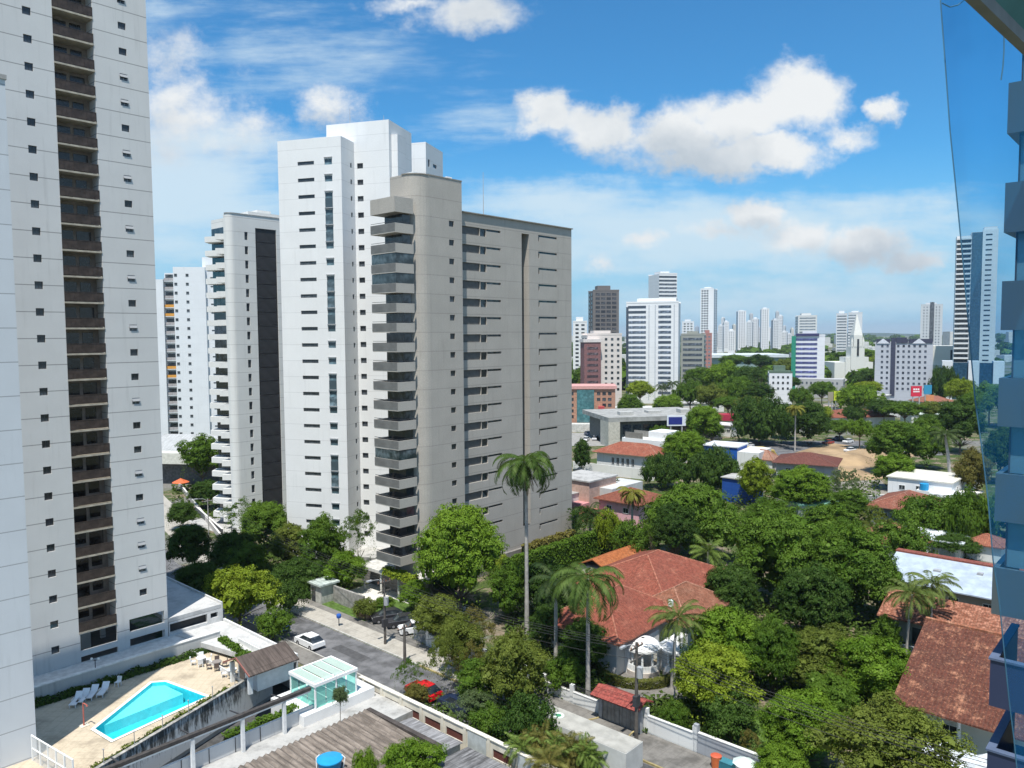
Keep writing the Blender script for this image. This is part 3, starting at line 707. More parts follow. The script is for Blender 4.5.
m = MB(); m.tube([(0, 0, 1.05), (0, 0, 1.13), (0, 0, 1.2), (0, 0, 1.26)], [1.03, 1.02, .6, .12], 24); m.build('lid', bl, T)
for i in range(2): MB().tube([(1.0-i*2.1, .2, .2), (1.15-i*2.3, .3, 1.0), (.9-i*1.8, .3, 1.25)], [.05]*3, 6).build('pipe', wht, T)

# cream wall with dark insets along the near pavement ---------------------------------------------
cw = plain((.60, .56, .47), .8, .15, .8, name='cream_render')
T = gthing('garden_wall', 'cream garden wall with dark red louvre insets along the near pavement', 'wall', -64.5, 47.4, 0)
m = MB(); m.wall((0, 0, 0), (1, 0, 0), 30, 0, 2.4, [(1.2+3*i, .9, 3.4+3*i, 1.7) for i in range(9) if i not in (5, 7)], .15); m.box(0, .16, 0, 30, .3, 2.4); m.box(0, 0, 2.4, 30, .3, 2.41)
for i in range(10): m.box(.55+3*i, -.08, 0, .9+3*i, -.002, 2.55)
m.build('wall', cw, T); MB().box(-.05, -.1, 2.42, 30, .34, 2.5).build('coping', plain((.66, .63, .55), .8, .15), T)
lv = MB()
for i in range(6): lv.box(-1.1, -.02, i*.13, 1.1, .02, i*.13+.1)
lv = lv.mesh('louvre', plain((.14, .05, .04), .7))
for i in range(9):
    if i not in (5, 7): obj('louvre', lv, T, (2.3+3*i, .1, .92))
MB().box(16.1, -.06, .1, 18.4, -.01, 2.3).build('gate', plain((.42, .45, .45), .6, .15), T)
MB().box(22.2, -.06, .1, 24.4, -.01, 2.3).build('gate', plain((.42, .45, .45), .6, .15), T)

# white walls of the far pavement and the tiled gate ------------------------------------------------
ww = facade((.70, .71, .70), 30, 9, .9, .08, streak=.25)
def gwall(label, s0, s1, h, a=61.3, mat=None, posts=3, fence=False):
    T = gthing('garden_wall', label, 'wall', s0, a, 0); L = s1-s0; m = MB(); m.box(0, 0, 0, L, .25, h); m.build('wall', mat or ww, T)
    MB().box(-.03, -.04, h, L+.03, .29, h+.07).build('coping', plain((.62, .62, .6), .8), T)
    pp = MB().box(-.22, -.06, 0, .22, .31, h+.75).mesh('post', mat or ww)
    for i in range(posts): obj('post', pp, T, (L*i/max(1, posts-1), 0, 0))
    if fence:
        m = MB()
        for i in range(int(L/.16)): m.box(i*.16, .11, h+.07, i*.16+.03, .14, h+.75)
        m.box(0, .1, h+.68, L, .15, h+.74); m.build('railing', dkframe, T)
gwall('low white wall with posts behind the street trees, left of the tiled gate', -69.5, -53.5, 1.5, posts=6, fence=True)
gwall('low white wall topped by a fence just left of the tiled gate', -51.0, -43.6, 1.25, posts=3, fence=True)
gwall('white wall just right of the tiled gate', -38.4, -33.2, 1.7, posts=2)
gwall('grey painted wall continuing right of the short white wall', -33.1, -20, 1.9, mat=facade((.36, .38, .41), 30, 9, .9, .15, streak=.3), posts=2)
T = gthing('entrance_gate', 'garage gate under a small red tiled roof on the pavement', 'gate', -43.4, 60.6, 0)
m = MB(); m.box(0, 0, 0, .4, .4, 2.6); m.box(4.5, 0, 0, 4.9, .4, 2.6); m.box(0, 0, 2.35, 4.9, .38, 2.6); m.build('pier', plain((.34, .35, .36), .8, .2), T)
m = MB(); m.box(.42, .1, 0, 2.4, .2, 2.34); m.box(2.44, .1, 0, 4.48, .2, 2.34)
for i in range(9): m.box(.5+.45*i, .06, .1, .54+.45*i, .098, 2.3)
m.build('gate_leaf', plain((.26, .25, .23), .6, .25), T)
m = MB(); m.obox((2.45, -.25, 3.0), (2.75, 0, 0), (0, .75, .3), (0, -.02, .06)); m.obox((2.45, 1.1, 3.0), (2.75, 0, 0), (0, .65, -.28), (0, .02, .06)); m.build('roof', tiles((.42, .10, .08), (.5, .2, .15), (.2, .06, .05), 0, .2, old=.15), T)
# ------------------------------------------------------------------ beige tower
bg_c = (.46, .43, .385)
bt = facade(bg_c, 2.73, .2, .75, .12, tile=.5, lw=.04, streak=.2)
T = gthing('apartment_tower', 'beige tiled tower with a rounded corner block and stacked corner balconies', 'apartment tower', -82.5, 71.5)
# local x: 0 = front plane of the corner block, -1.5 = plane of the long face; local y = a-71.5
zw = [54.25-2.73*k for k in range(20)]
m = MB()
m.wall((0, 2.6, 0), (0, 1, 0), 6.6, 2.5, 60.6, [(3.95, z-.42, 4.95, z+.42) for z in zw if z > 4], .25)
pts = [(-2.6, 0), *[(-2.6+2.6*math.sin(R(t)), 2.6-2.6*math.cos(R(t))) for t in range(10, 91, 10)]]
for i in range(len(pts)-1):
    (xa, ya), (xb, yb) = pts[i], pts[i+1]; m.face([(xa, ya, 2.5), (xb, yb, 2.5), (xb, yb, 60.6), (xa, ya, 60.6)])
m.face([(-5.2, 0, 2.5), (-2.6, 0, 2.5), (-2.6, 0, 60.6), (-5.2, 0, 60.6)])
m.face([(0, 9.2, 2.5), (-5.2, 9.2, 2.5), (-5.2, 9.2, 60.6), (0, 9.2, 60.6)])
m.face([(-5.2, 9.2, 2.5), (-5.2, 0, 2.5), (-5.2, 0, 60.6), (-5.2, 9.2, 60.6)])
m.face([(-5.2, 0, 60.3), *[(x, y, 60.3) for x, y in pts], (0, 9.2, 60.3), (-5.2, 9.2, 60.3)])
# long face with its slots
ops = []
for z in zw:
    if z < 3: continue
    ops += [(.1, z-.95, 5.2, z+.28), (5.22, z-.98, 6.6, z+.22), (6.62, z-.1, 9.9, z+.24), (19.2, z+.15, 24.2, z+.48), (19.2, z-.6, 19.5, z+.14)]
ops2 = []
def longwall(y0, y1, hol, dep):
    m.wall((-1.5, y0, 0), (0, 1, 0), y1-y0, 1.2, 56.5, [(a+9.3-y0, b_, c+9.3-y0, d) for a, b_, c, d in hol], dep)
longwall(9.2, 24.2, [o for o in ops if o[2] < 10], .35)
m.wall((-1.5, 24.2, 0), (0, 1, 0), 2.0, 1.2, 56.5, [(.05, 6, 1.95, 54.6)], .01)
longwall(26.2, 37.6, [o for o in ops if o[0] > 19], .3)
m.face([(-1.5, 24.25, 54.6), (-1.5, 26.15, 54.6), (-4.0, 26.15, 54.6), (-4.0, 24.25, 54.6)]); 
m.face([(-1.5, 26.15, 6), (-4, 26.15, 6), (-4, 26.15, 54.6), (-1.5, 26.15, 54.6)][::-1]); m.face([(-4, 24.25, 6), (-1.5, 24.25, 6), (-1.5, 24.25, 54.6), (-4, 24.25, 54.6)][::-1])
m.face([(-4, 24.25, 6), (-4, 26.15, 6), (-4, 26.15, 54.6), (-4, 24.25, 54.6)])
m.face([(-1.5, 37.6, 1.2), (-14, 37.6, 1.2), (-14, 37.6, 56.5), (-1.5, 37.6, 56.5)]); m.face([(-14, 37.6, 1.2), (-14, 9.2, 1.2), (-14, 9.2, 56.5), (-14, 37.6, 56.5)])
m.face([(-14, 9.2, 1.2), (-5.25, 9.2, 1.2), (-5.25, 9.2, 56.5), (-14, 9.2, 56.5)])
m.face([(-14, 9.2, 56.2), (-1.5, 9.2, 56.2), (-1.5, 37.6, 56.2), (-14, 37.6, 56.2)])
m.build('wall', bt, T)
m = MB()
m.box(-1.56, 9.3, 56.5, -1.2, 37.7, 56.66); m.box(-14, 37.4, 56.5, -1.6, 37.66, 56.66); m.box(-.2, 2.7, 60.6, .05, 9.25, 60.76); m.box(-5.2, 9.0, 60.6, -.22, 9.25, 60.76)
for i in range(len(pts)-1): m.bar((*pts[i], 60.66), (*pts[i+1], 60.66), .2, .14)
m.build('coping', plain((.26, .24, .21), .8), T)
wg = window_mesh(1.0, .84, dkframe, gdark, .03, 1)
for z in zw:
    if z > 4: obj('window', wg, T, (-.17, 2.6+4.45, z), R(90))
greyp = plain((.115, .112, .108), .5, .12, 1.2, name='grey_panel')
bandp = MB().box(-.04, -2.55, -.6, 0, 2.55, .6).mesh('panel_band', greyp)
for z in zw:
    if z > 3: obj('panel_band', bandp, T, (-1.75, 9.3+2.65, z-.33))
dkm = MB().box(-.04, -.7, -.6, 0, .7, .6).mesh('window', gdark)
slot = MB().box(-.04, -1.7, -.18, 0, 1.7, .15).mesh('window', gdark)
for z in zw:
    if z > 3: obj('window', dkm, T, (-1.74, 9.3+5.9, z-.38)); obj('window', slot, T, (-1.76, 9.3+8.25, z+.13))
mm = MB().box(-.04, -2.5, -.2, 0, 2.5, .14).box(-.04, -2.5, -.95, 0, -2.2, -.2).mesh('window', gdark)
for z in zw:
    if z > 3: obj('window', mm, T, (-1.72, 9.3+21.7, z+.35))
shaftm = MB()
for z in zw: shaftm.box(-3.98, 24.5, z-1, -3.9, 25.9, z+.5)
shaftm.build('shaft_window', gdark, T)
# corner balconies
bal = MB(); bx0, bx1, by0, by1 = -5.6, -.25, -3.3, -.02
bal.box(bx0, by0, -.18, bx1, by1, 0)                                   # floor slab
bal.box(bx0, by0, 0.001, bx1, by0+.16, 1.12); bal.box(bx1-.16, by0+.162, .001, bx1, by1, 1.12); bal.box(bx0, by0+.162, .001, bx0+.16, by1, 1.12)
bal.box(bx0, by0-.03, .02, bx1, by0-.002, 1.10, 1)  # thin layer in a darker grey on the -y parapet side only
balm = bal.mesh('balcony', [facade(bg_c, 50, 9, .9, .08, tile=.3, streak=.1), plain((.16, .158, .15), .45, .15, 1.0, name='grey_parapet_face')])
backm = MB().box(bx0+.9, -1.5, .02, -.9, -1.42, 2.5).box(-.98, -1.41, .02, -.9, -.1, 2.5).mesh('window', gdark)
encl = MB()
encl.box(bx0+.05, by0+.05, 1.14, bx1-.05, by0+.09, 2.5); encl.box(bx1-.09, by0+.1, 1.14, bx1-.05, by1, 2.5)
enclm = encl.mesh('balcony_glazing', glass((.02, .03, .035), .05))
railm = MB().box(bx0+.02, by0+.02, 1.3, bx1-.02, by0+.06, 1.36).box(bx1-.06, by0+.08, 1.3, bx1-.02, by1, 1.36).mesh('railing', dkframe)
potm = MB()
rr = random.Random(8)
for i in range(18):
    x = rr.uniform(bx0+.6, bx1-.6); y = by0+.35
    potm.face([(x-.25, y, 1.0), (x+.25, y, 1.0), (x+rr.uniform(-.2, .2), y-.1, 1.75)])
zb = [52.3-2.73*k for k in range(18)]
for k, z in enumerate(zb):
    if z < 3.5: continue
    obj('balcony', balm, T, (0, 0, z)); obj('window', backm, T, (0, 0, z))
    if k in (2, 3, 12): obj('balcony_glazing', enclm, T, (0, 0, z))
    else: obj('railing', railm, T, (0, 0, z))
MB().box(bx0, by0, 54.9, bx1, -.02, 57.0).build('balcony_roof', bt, T)
MB().box(bx0+.5, -.6, 2.5, bx0+1.0, -.05, 54.9).build('column', bt, T)
MB().tube([(-6, 20, 56.2), (-6, 20, 64.5)], [.08, .03], 5).build('antenna', alu, T)
m = MB(); m.box(-3.9, 1.8, 60.31, -2.2, 3.6, 61.3); m.box(-3, 5.5, 60.31, -1.2, 7, 61.1); m.box(-3, 7.8, 60.31, -1.6, 8.8, 61.4); m.build('roof_unit', wht, T)
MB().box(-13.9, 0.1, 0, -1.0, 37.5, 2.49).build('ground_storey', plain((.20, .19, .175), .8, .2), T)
# entrance wing of the beige tower
T = gthing('entrance_building', 'low entrance building with a planted roof edge under the beige tower', 'building', -93, 69, 0)
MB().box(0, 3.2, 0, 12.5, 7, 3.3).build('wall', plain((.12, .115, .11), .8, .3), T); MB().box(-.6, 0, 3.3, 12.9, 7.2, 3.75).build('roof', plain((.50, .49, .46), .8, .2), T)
cmesh = MB().tube([(0, 0, 0), (0, 0, 3.3)], [.16, .16], 8).mesh('column', plain((.55, .54, .5), .8))
for x in (0.3, 4.3, 8.3, 12.3): obj('column', cmesh, T, (x, .4, 0))
MB().box(8.2, 2.9, 0, 11.8, 3.15, 2.6).build('door', plain((.22, .21, .19), .7, .2), T)
T = gthing('gatehouse', 'little white gatehouse with a flat green roof at the far kerb', 'gatehouse', -94.6, 61.3, 0)
MB().box(0, 0, 0, 2.6, 2.6, 2.6).build('wall', plain((.42, .42, .38), .8, .2), T); MB().box(-.35, -.35, 2.6, 2.95, 2.95, 2.85).build('roof', plain((.42, .47, .44), .8, .2), T); MB().box(.3, -.05, 0, 1.2, -.01, 2.1).build('door', gdark, T)
T = gthing('garden_wall', 'dark wall behind the gatehouse under the trees', 'wall', -91.5, 63, 0); MB().box(0, 0, 0, 7, .3, 2.4).build('wall', plain((.27, .26, .24), .8, .3), T)
T = gthing('planter', 'low curved brick planter beside the forecourt', 'planter', -83.5, 61.6, 0)
m = MB(); pa = arc(0, 2, 2, -150, -30, 8)
for i in range(8): m.bar((*pa[i], .45), (*pa[i+1], .45), .3, .9)
m.build('wall', plain((.27, .16, .12), .85, .25), T); MB().prism([*arc(0, 2, 1.8, -150, -30, 8)], 0, .75).build('soil', plain((.1, .08, .05), .9), T)

# ------------------------------------------------------------------ white tower (front block and core)
wp = (.75, .755, .75); wt = facade(wp, 2.72, 1.2, .80, .05, lw=.03, streak=.10)
RW = -math.atan2(.28, .96)
T = thing('apartment_tower', 'tall bright white tower with narrow slot windows left of the beige tower', 'apartment tower', (-27.9, 129, 0), RW)
z0s = [66.9-2.76*k for k in range(25)]
m = MB()
za = [z for z in z0s if z > 2]
ops = [(3.75, z-.3, 6.85, z+.3) for z in za] + [(8.8, z-.5, 10.2, z+.45) for z in za]
m.wall((-11.9, 0, 0), (1, 0, 0), 11.9, 1.0, 70.9, ops, .22)
m.wall((0, 0, 0), (0, 1, 0), 4.6, 1.0, 70.9, [(3.1, z-.5, 3.7, z+.3) for z in za], .2)
m.face([(-11.9, 16, 1), (-11.9, 0, 1), (-11.9, 0, 70.9), (-11.9, 16, 70.9)])
m.face([(-11.9, 0, 70.4), (0, 0, 70.4), (0, 4.6, 70.4), (0, 16, 70.4), (-11.9, 16, 70.4)])
m.wall((0, 4.6, 0), (1, 0, 0), 6.5, 1.0, 74.2, [(.5, z-.45, 1.6, z+.45) for z in za], .25)
m.face([(0, 4.6, 70.9), (0, 4.6, 74.2), (-5.2, 4.6, 74.2), (-5.2, 4.6, 70.4)])
m.face([(6.5, 4.6, 1), (6.5, 14, 1), (6.5, 14, 74.2), (6.5, 4.6, 74.2)]); m.face([(6.5, 14, 1), (-11.9, 16, 1), (-11.9, 16, 74.2), (6.5, 14, 74.2)])
m.face([(-5.2, 4.6, 73.9), (6.5, 4.6, 73.9), (6.5, 14, 73.9), (-5.2, 14, 73.9)]); m.face([(-5.2, 14, 70.4), (-5.2, 4.6, 70.4), (-5.2, 4.6, 74.2), (-5.2, 14, 74.2)])
m.box(-10, 8, 70.4, -5.3, 13, 73.2); m.box(6.5, 5.6, 50, 7.6, 9, 72.0)
m.build('wall', wt, T)
sl = window_mesh(3.1, .6, dkframe, gdark, .02, 2)
for z in za: obj('window', sl, T, (-11.9+5.3, .14, z), 0)
c2 = MB().box(-.7, 0, -.5, .7, .05, .2).mesh('window', gblue); c2b = MB().box(-.7, 0, -.5, .7, .05, .45).mesh('window', glass((.04, .07, .085), .1))
sp = MB().box(-.7, -.02, -.9, .7, .05, .9).mesh('spandrel_panel', glass((.05, .075, .09), .15))
hdm = MB().box(-.75, -.14, 0, .75, .02, .14).mesh('window_hood', alu)
for k, z in enumerate(za):
    obj('window', c2b, T, (-11.9+9.5, .15, z)); obj('window_hood', hdm, T, (-11.9+9.5, -.02, z+.62))
    if k in (2, 3, 4, 7, 8, 9, 13, 14, 18, 19): obj('spandrel_panel', sp, T, (-11.9+9.5, -.01, z-1.35))
s2 = MB().box(-.3, 0, -.4, .3, .04, .4).mesh('window', gdark); s3 = window_mesh(1.1, .9, dkframe, gdark, .02, 1)
for z in za: obj('window', s2, T, (-.14, 3.4, z-.1), R(90)); obj('window', s3, T, (1.05, 4.6+.18, z), 0)
m = MB(); m.tube([(-3, 9, 74), (-3, 9, 78)], [.06, .03], 5); m.tube([(4, 8, 74), (4, 8, 76)], [.06, .03], 5); m.build('antenna', alu, T)
MB().box(-13, -1, 0, 7, 16, .99).build('plinth', conc, T)
T = thing('apartment_tower', 'white tower block peeping over the beige roof, just right of the taller white core', 'apartment tower', (-16.2, 150, 0), RW)
zc = [71.3-2.76*k for k in range(25)]; zc = [z for z in zc if z > 3]
m = MB(); m.wall((-7.5, 0, 0), (1, 0, 0), 7.5, 0, 75, [(3.0, z-.5, 4.1, z+.5) for z in zc], .25); m.wall((0, 0, 0), (0, 1, 0), 8.7, 0, 75, [(1.0, z-.7, 2.0, z+.7) for z in zc]+[(3.6, z-.35, 5.6, z+.35) for z in zc], .25)
m.box(-7.5, 8.7, 0, 0, 8.9, 75); m.face([(-7.5, 0, 74.5), (0, 0, 74.5), (0, 8.7, 74.5), (-7.5, 8.7, 74.5)]); m.face([(-7.5, 8.7, 0), (-7.5, 0, 0), (-7.5, 0, 75), (-7.5, 8.7, 75)])
m.box(-9.2, 1.2, 0, -7.52, 6, 73.6)
m.build('wall', wt, T)
w1 = window_mesh(1.1, 1, dkframe, gdark, .02, 1); w2 = window_mesh(1.0, 1.4, dkframe, gdark, .02, 0); w3 = window_mesh(2, .7, dkframe, gdark, .02, 2)
for z in zc: obj('window', w1, T, (-3.95, .18, z)); obj('window', w2, T, (-.18, 1.5, z), R(90)); obj('window', w3, T, (-.18, 4.6, z), R(90))

# ------------------------------------------------------------------ second white tower with the dark strip
T = gthing('apartment_tower', 'off-white tower with a full-height dark strip and jagged side balconies', 'apartment tower', -139.5, 74.1)
wt2 = facade((.68, .68, .66), 2.72, 1.1, .62, .06, lw=.03)
za = [57.6-2.76*k for k in range(21)]; m = MB(); r_ = 1.2
m.wall((0, r_, 0), (0, 1, 0), 18.8, 0, 61.6, [(2.2, z-.8, 2.9, z+.75) for z in za]+[(4.5, 1.5, 9.1, 59.3)], .3)
ps = [(-r_, 0), *[(-r_+r_*math.sin(R(t)), r_-r_*math.cos(R(t))) for t in range(15, 91, 15)]]
for i in range(len(ps)-1): m.face([(*ps[i], 0), (*ps[i+1], 0), (*ps[i+1], 61.6), (*ps[i], 61.6)])
m.face([(-1.7, 0, 0), (-r_, 0, 0), (-r_, 0, 61.6), (-1.7, 0, 61.6)]); m.face([(-11.6, 2.6, 0), (-1.7, 2.6, 0), (-1.7, 2.6, 61.6), (-11.6, 2.6, 61.6)]); m.face([(-1.7, 2.6, 0), (-1.7, 0, 0), (-1.7, 0, 61.6), (-1.7, 2.6, 61.6)])
m.face([(-11.6, 20, 0), (-11.6, 2.6, 0), (-11.6, 2.6, 61.6), (-11.6, 20, 61.6)]); m.face([(0, 20, 0), (-11.6, 20, 0), (-11.6, 20, 61.6), (0, 20, 61.6)])
m.face([(-1.7, 0, 61.2), *[(x, y, 61.2) for x, y in ps], (0, 20, 61.2), (-11.6, 20, 61.2), (-11.6, 2.6, 61.2), (-1.7, 2.6, 61.2)])
m.build('wall', wt2, T)
m = MB(); m.box(-.12, r_, 61.6, .08, 20, 61.8)
for i in range(len(ps)-1): m.bar((*ps[i], 61.7), (*ps[i+1], 61.7), .2, .2)
m.build('roof_rail', plain((.3, .31, .31), .7, .2), T)
m = MB(); m.box(-6, 5, 61.2, -1.2, 16, 62.6); m.box(-6, 8, 62.9, -3, 11, 63.4); m.build('roof_house', wt2, T)
dst = MB().box(0, -2.28, -1.33, .06, 2.28, 1.33).mesh('dark_panel', plain((.035, .035, .038), .45, .2, .6, name='dark_cladding'))
for k in range(21): obj('dark_panel', dst, T, (-.24, r_+6.8, 58.0-2.75*k))
wv_ = window_mesh(.7, 1.5, dkframe, gdark, .02, 0)
for z in za:
    if z > 1.5: obj('window', wv_, T, (-.2, r_+2.55, z), R(90))
b2 = MB(); b2.prism([(-4.6, .9), (-3.4, -.9), (-1.9, .4), (-1.75, 2.58), (-4.6, 2.58)], -.2, .9)
b2m = b2.mesh('balcony', wt2); bw = MB().box(-11.4, 2.5, -.1, -1.9, 2.58, 1.9).mesh('window', gdark)
b3m = MB().prism([(-11.2, 1.9), (-9.2, -.1), (-5.6, 1.5), (-5.6, 2.58), (-11.2, 2.58)], -.2, .9).mesh('balcony', wt2)
for k in range(21):
    z = 57.0-2.76*k
    obj('balcony', b2m, T, (0, 0, z)); obj('window', bw, T, (0, 0, z+.9)); obj('balcony', b3m, T, (0, 0, z))
MB().tube([(-3, 14, 61.2), (-3, 14, 66)], [.07, .03], 5).build('antenna', alu, T)
MB().box(-16, -3, 0, 1, 21, .05).build('forecourt', conc, T)

# ------------------------------------------------------------------ farther white towers at the left
T = thing('apartment_tower', 'distant bluish white tower with orange balcony rails left of the off-white tower', 'apartment tower', (dp(207, 340, 255)[0], 255, 0), R(8))
wt3 = facade((.70, .72, .74), 2.9, 1, .85, .05, lw=.02)
m = MB(); m.box(-10, 0, 0, 0, 14, 61); m.box(0.02, 1.2, 0, 5.5, 12, 59.6); m.box(-13.4, 2.5, 0, -10.02, 12, 59.2); m.box(-17.5, .8, 0, -13.42, 12, 57.0); m.box(-1.5, 3, 61, 5, 10, 64.5)
m.build('wall', wt3, T)
wq = window_mesh(.95, 1.0, alu, gdark, .03, 0); sp_ = [(-5.6, -.02, 58.3-2.9*k, 0) for k in range(19)]+[(-9.2, -.02, 58.3-2.9*k, 0) for k in range(19)]
parts('window', wq, T, sp_)
wq2 = MB().box(-1.2, -.04, -.18, 1.2, 0, .18).mesh('window', gdark); parts('window', wq2, T, [(2.6, 1.18, 57.6-2.9*k, 0) for k in range(19)])
orr = plain((.62, .30, .06), .6, .1, name='orange_rail'); gry = plain((.35, .33, .33), .6, .2)
for k in range(19):
    z = 56.5-2.9*k
    obj('balcony', bpy.data.meshes.get('balcony_far') or MB().box(-1.7, -.9, -.15, 1.7, 0, .1).mesh('balcony_far', wt3), T, (-11.7, 2.48, z))
    obj('railing', MB().box(-1.68, -.92, .1, 1.68, -.86, 1.0).mesh('railing', orr if k in (3, 4, 10, 11) else gry), T, (-11.7, 2.48, z))
    obj('window', bpy.data.meshes.get('winfar') or MB().box(-1.4, -.04, 0, 1.4, 0, 2.1).mesh('winfar', gdark), T, (-11.7, 2.46, z+.12))
    obj('window', bpy.data.meshes.get('winfar2') or MB().box(-.35, -.04, 0, .35, 0, 1.4).mesh('winfar2', gdark), T, (-17.0, .78, z+.3))

# ------------------------------------------------------------------ skyline towers
def tower(label, px0, px1, ytop, Y, depth, rot=0, c=(.7, .7, .7), pat='grid', cols=4, fl=2.9, wc=None, fw=.55, fh=.42, cols_side=2, top=True, name='apartment_tower', cat='apartment tower', spans=None, cap=None):
    """box tower seen between two pixel columns, with window rows on its front and both sides. spans=(from,to) fractions for the front windows"""
    x0 = dp(px0, 336, Y)[0]; x1 = dp(px1, 336, Y)[0]; h = dp((px0+px1)/2, ytop, Y)[2]
    phi = math.atan2((x0+x1)/2, Y); v_ = R(rot); r = v_-phi; Wt = (x1-x0)*math.cos(phi); side = depth*math.sin(v_)
    w = (Wt-abs(side))/math.cos(v_); cx_ = (x0+x1)/2+side/2*math.cos(phi)
    T = thing(name, label, cat, (cx_, Y, 0), r)
    fm = facade(c, fl, .5, .8, .05, lw=.04, streak=.06)
    m = MB(); m.box(-w/2, 0, 0, w/2, depth, h)
    m.build('wall', fm, T)
    rr = random.Random(int(px0*7+ytop))
    if top:
        m = MB(); m.box(-w*.28, depth*.25, h, w*.22, depth*.8, h+rr.uniform(2, 4)); m.box(-w/2-.1, -.1, h, w/2+.1, .25, h+.9); m.box(-w/2-.1, depth-.25, h, w/2+.1, depth+.1, h+.9)
        m.build('roof_house', cap or fm, T)
    nf = int((h-6)/fl); gm = wc or gdark; a0, a1 = spans or (.08, .92); L = w*(a1-a0); cx = w*((a0+a1)/2-.5)
    zs = [h-fl*(k+.75) for k in range(nf)]
    if pat == 'bands':
        me = MB().box(-L/2, -.08, -fh*fl/2, L/2, .02, fh*fl/2).mesh('window_band', gm); parts('window_band', me, T, [(cx, -.02, z, 0) for z in zs])
        dp_ = depth*.84; me = MB().box(-.02, -dp_/2, -fh*fl/2, .08, dp_/2, fh*fl/2).mesh('window_band', gm)
        if cols_side: parts('window_band', me, T, [(w/2, depth/2, z, 0) for z in zs]+[(-w/2-.06, depth/2, z, 0) for z in zs])
    elif pat == 'grid':
        ww_ = L/cols*fw; me = MB().box(-ww_/2, -.08, -fh*fl/2, ww_/2, .02, fh*fl/2).mesh('window', gm)
        sp_ = [(cx-L/2+L*(i+.5)/cols, -.02, z, 0) for z in zs for i in range(cols)]
        parts('window', me, T, sp_, 80)
        if cols_side:
            ws_ = depth/cols_side*.45; me2 = MB().box(-.02, -ws_/2, -fh*fl/2, .08, ws_/2, fh*fl/2).mesh('window', gm)
            parts('window', me2, T, [(w/2, depth*(i+.5)/cols_side, z, 0) for z in zs for i in range(cols_side)]+[(-w/2-.06, depth*(i+.5)/cols_side, z, 0) for z in zs for i in range(cols_side)], 20)
    elif pat == 'strips':
        ww_ = L/cols*fw; me = MB().box(-ww_/2, -.1, 4, ww_/2, .02, h-2.5).mesh('window_strip', gm); parts('window_strip', me, T, [(cx-L/2+L*(i+.5)/cols, -.02, 0, 0) for i in range(cols)])
        me = MB().box(-L/2, -.2, -.25, L/2, .0, .25).mesh('floor_edge', fm); parts('floor_edge', me, T, [(cx, -.05, z-fl/2, 0) for z in zs])
    return T, w, h
gl2 = glass((.05, .06, .075), .2); gl3 = glass((.10, .12, .14), .25); brn = glass((.045, .03, .035), .25)
W8 = (.74, .75, .76); W7 = (.64, .66, .68)
tower('dark gridded brown tower standing farthest left behind the beige tower', 588, 619, 291, 520, 16, 12, (.17, .155, .15), 'grid', 4, fw=.8, fh=.6, wc=glass((.03, .03, .035), .2))
tower('pale tower showing in the gap right beside the beige tower', 573, 587, 322, 560, 14, 0, W8, 'grid', 2)
tower('pink and white tower with a dark red strip, in front of the brown tower', 581, 622, 335, 400, 14, 14, (.66, .60, .56), 'grid', 3, spans=(.45, .98), fw=.4)
x = dp(591, 350, 398)[0]
T = thing('stair_tower', 'dark red stair tower attached to the left of the pink and white block', 'tower', (x, 397, 0), R(14)); MB().box(-4.5, -2, 0, 4.5, 4, 34).build('wall', plain((.22, .11, .11), .7, .2), T)
MB().box(-5, -2.3, 34, 5, 4.2, 35.6).build('coping', plain((.62, .57, .55), .7), T); parts('window', MB().box(-3, -.06, -.6, 3, 0, .6).mesh('window', brn), T, [(0, -2.02, 31-2.9*k, 0) for k in range(10)])
T, w, h = tower('big white and glass tower with banded windows in the middle distance', 626, 681, 303, 420, 15, -6, W8, 'bands', fl=2.75, fh=.5, spans=(.03, .38), cols_side=0, wc=glass((.06, .075, .10), .2))
me = MB().box(-3.4, -.08, -.7, 3.4, .02, .7).mesh('window_band', glass((.06, .075, .10), .2)); parts('window_band', me, T, [(w*.24, -.02, h-2.75*(k+.75), 0) for k in range(18)])
m = MB()
for x_ in (-.06, .06, .42): m.box(w*x_-.25, -.15, 2, w*x_+.25, -.0, h-1)
m.build('rib', plain((.45, .48, .52), .6), T); MB().box(-w*.3, 2, h, w*.45, 13, h+2.6).build('roof_house', wht, T)
MB().box(-w/2-.12, -.12, 0, -w/2+1.2, 15, h-2).build('dark_edge', glass((.06, .075, .10), .2), T)
tower('tall white tower with dark balcony bands rising behind the big banded tower', 648, 677, 274, 640, 22, 24, W8, 'bands', fl=3.1, fh=.5, spans=(0, .97), cols_side=0, wc=gl2)
tower('grey office block with dark window bands right of the big banded tower', 681, 706, 335, 440, 16, -4, (.32, .33, .30), 'bands', fl=3.0, fh=.45, wc=gl2)
tower('slim white tower with a dark curved front, alone right of the office block', 700, 717, 289, 900, 20, -12, W8, 'grid', 3, spans=(.05, .62), fw=.7, fh=.6, wc=gl2)
tower('dark reddish framed block beside the grey office block', 703, 712, 334, 600, 12, 0, (.40, .20, .18), 'grid', 2, wc=gl3)
tower('small pale block peeping up over the grey office block', 682, 694, 322, 900, 14, 0, W7, 'grid', 3)
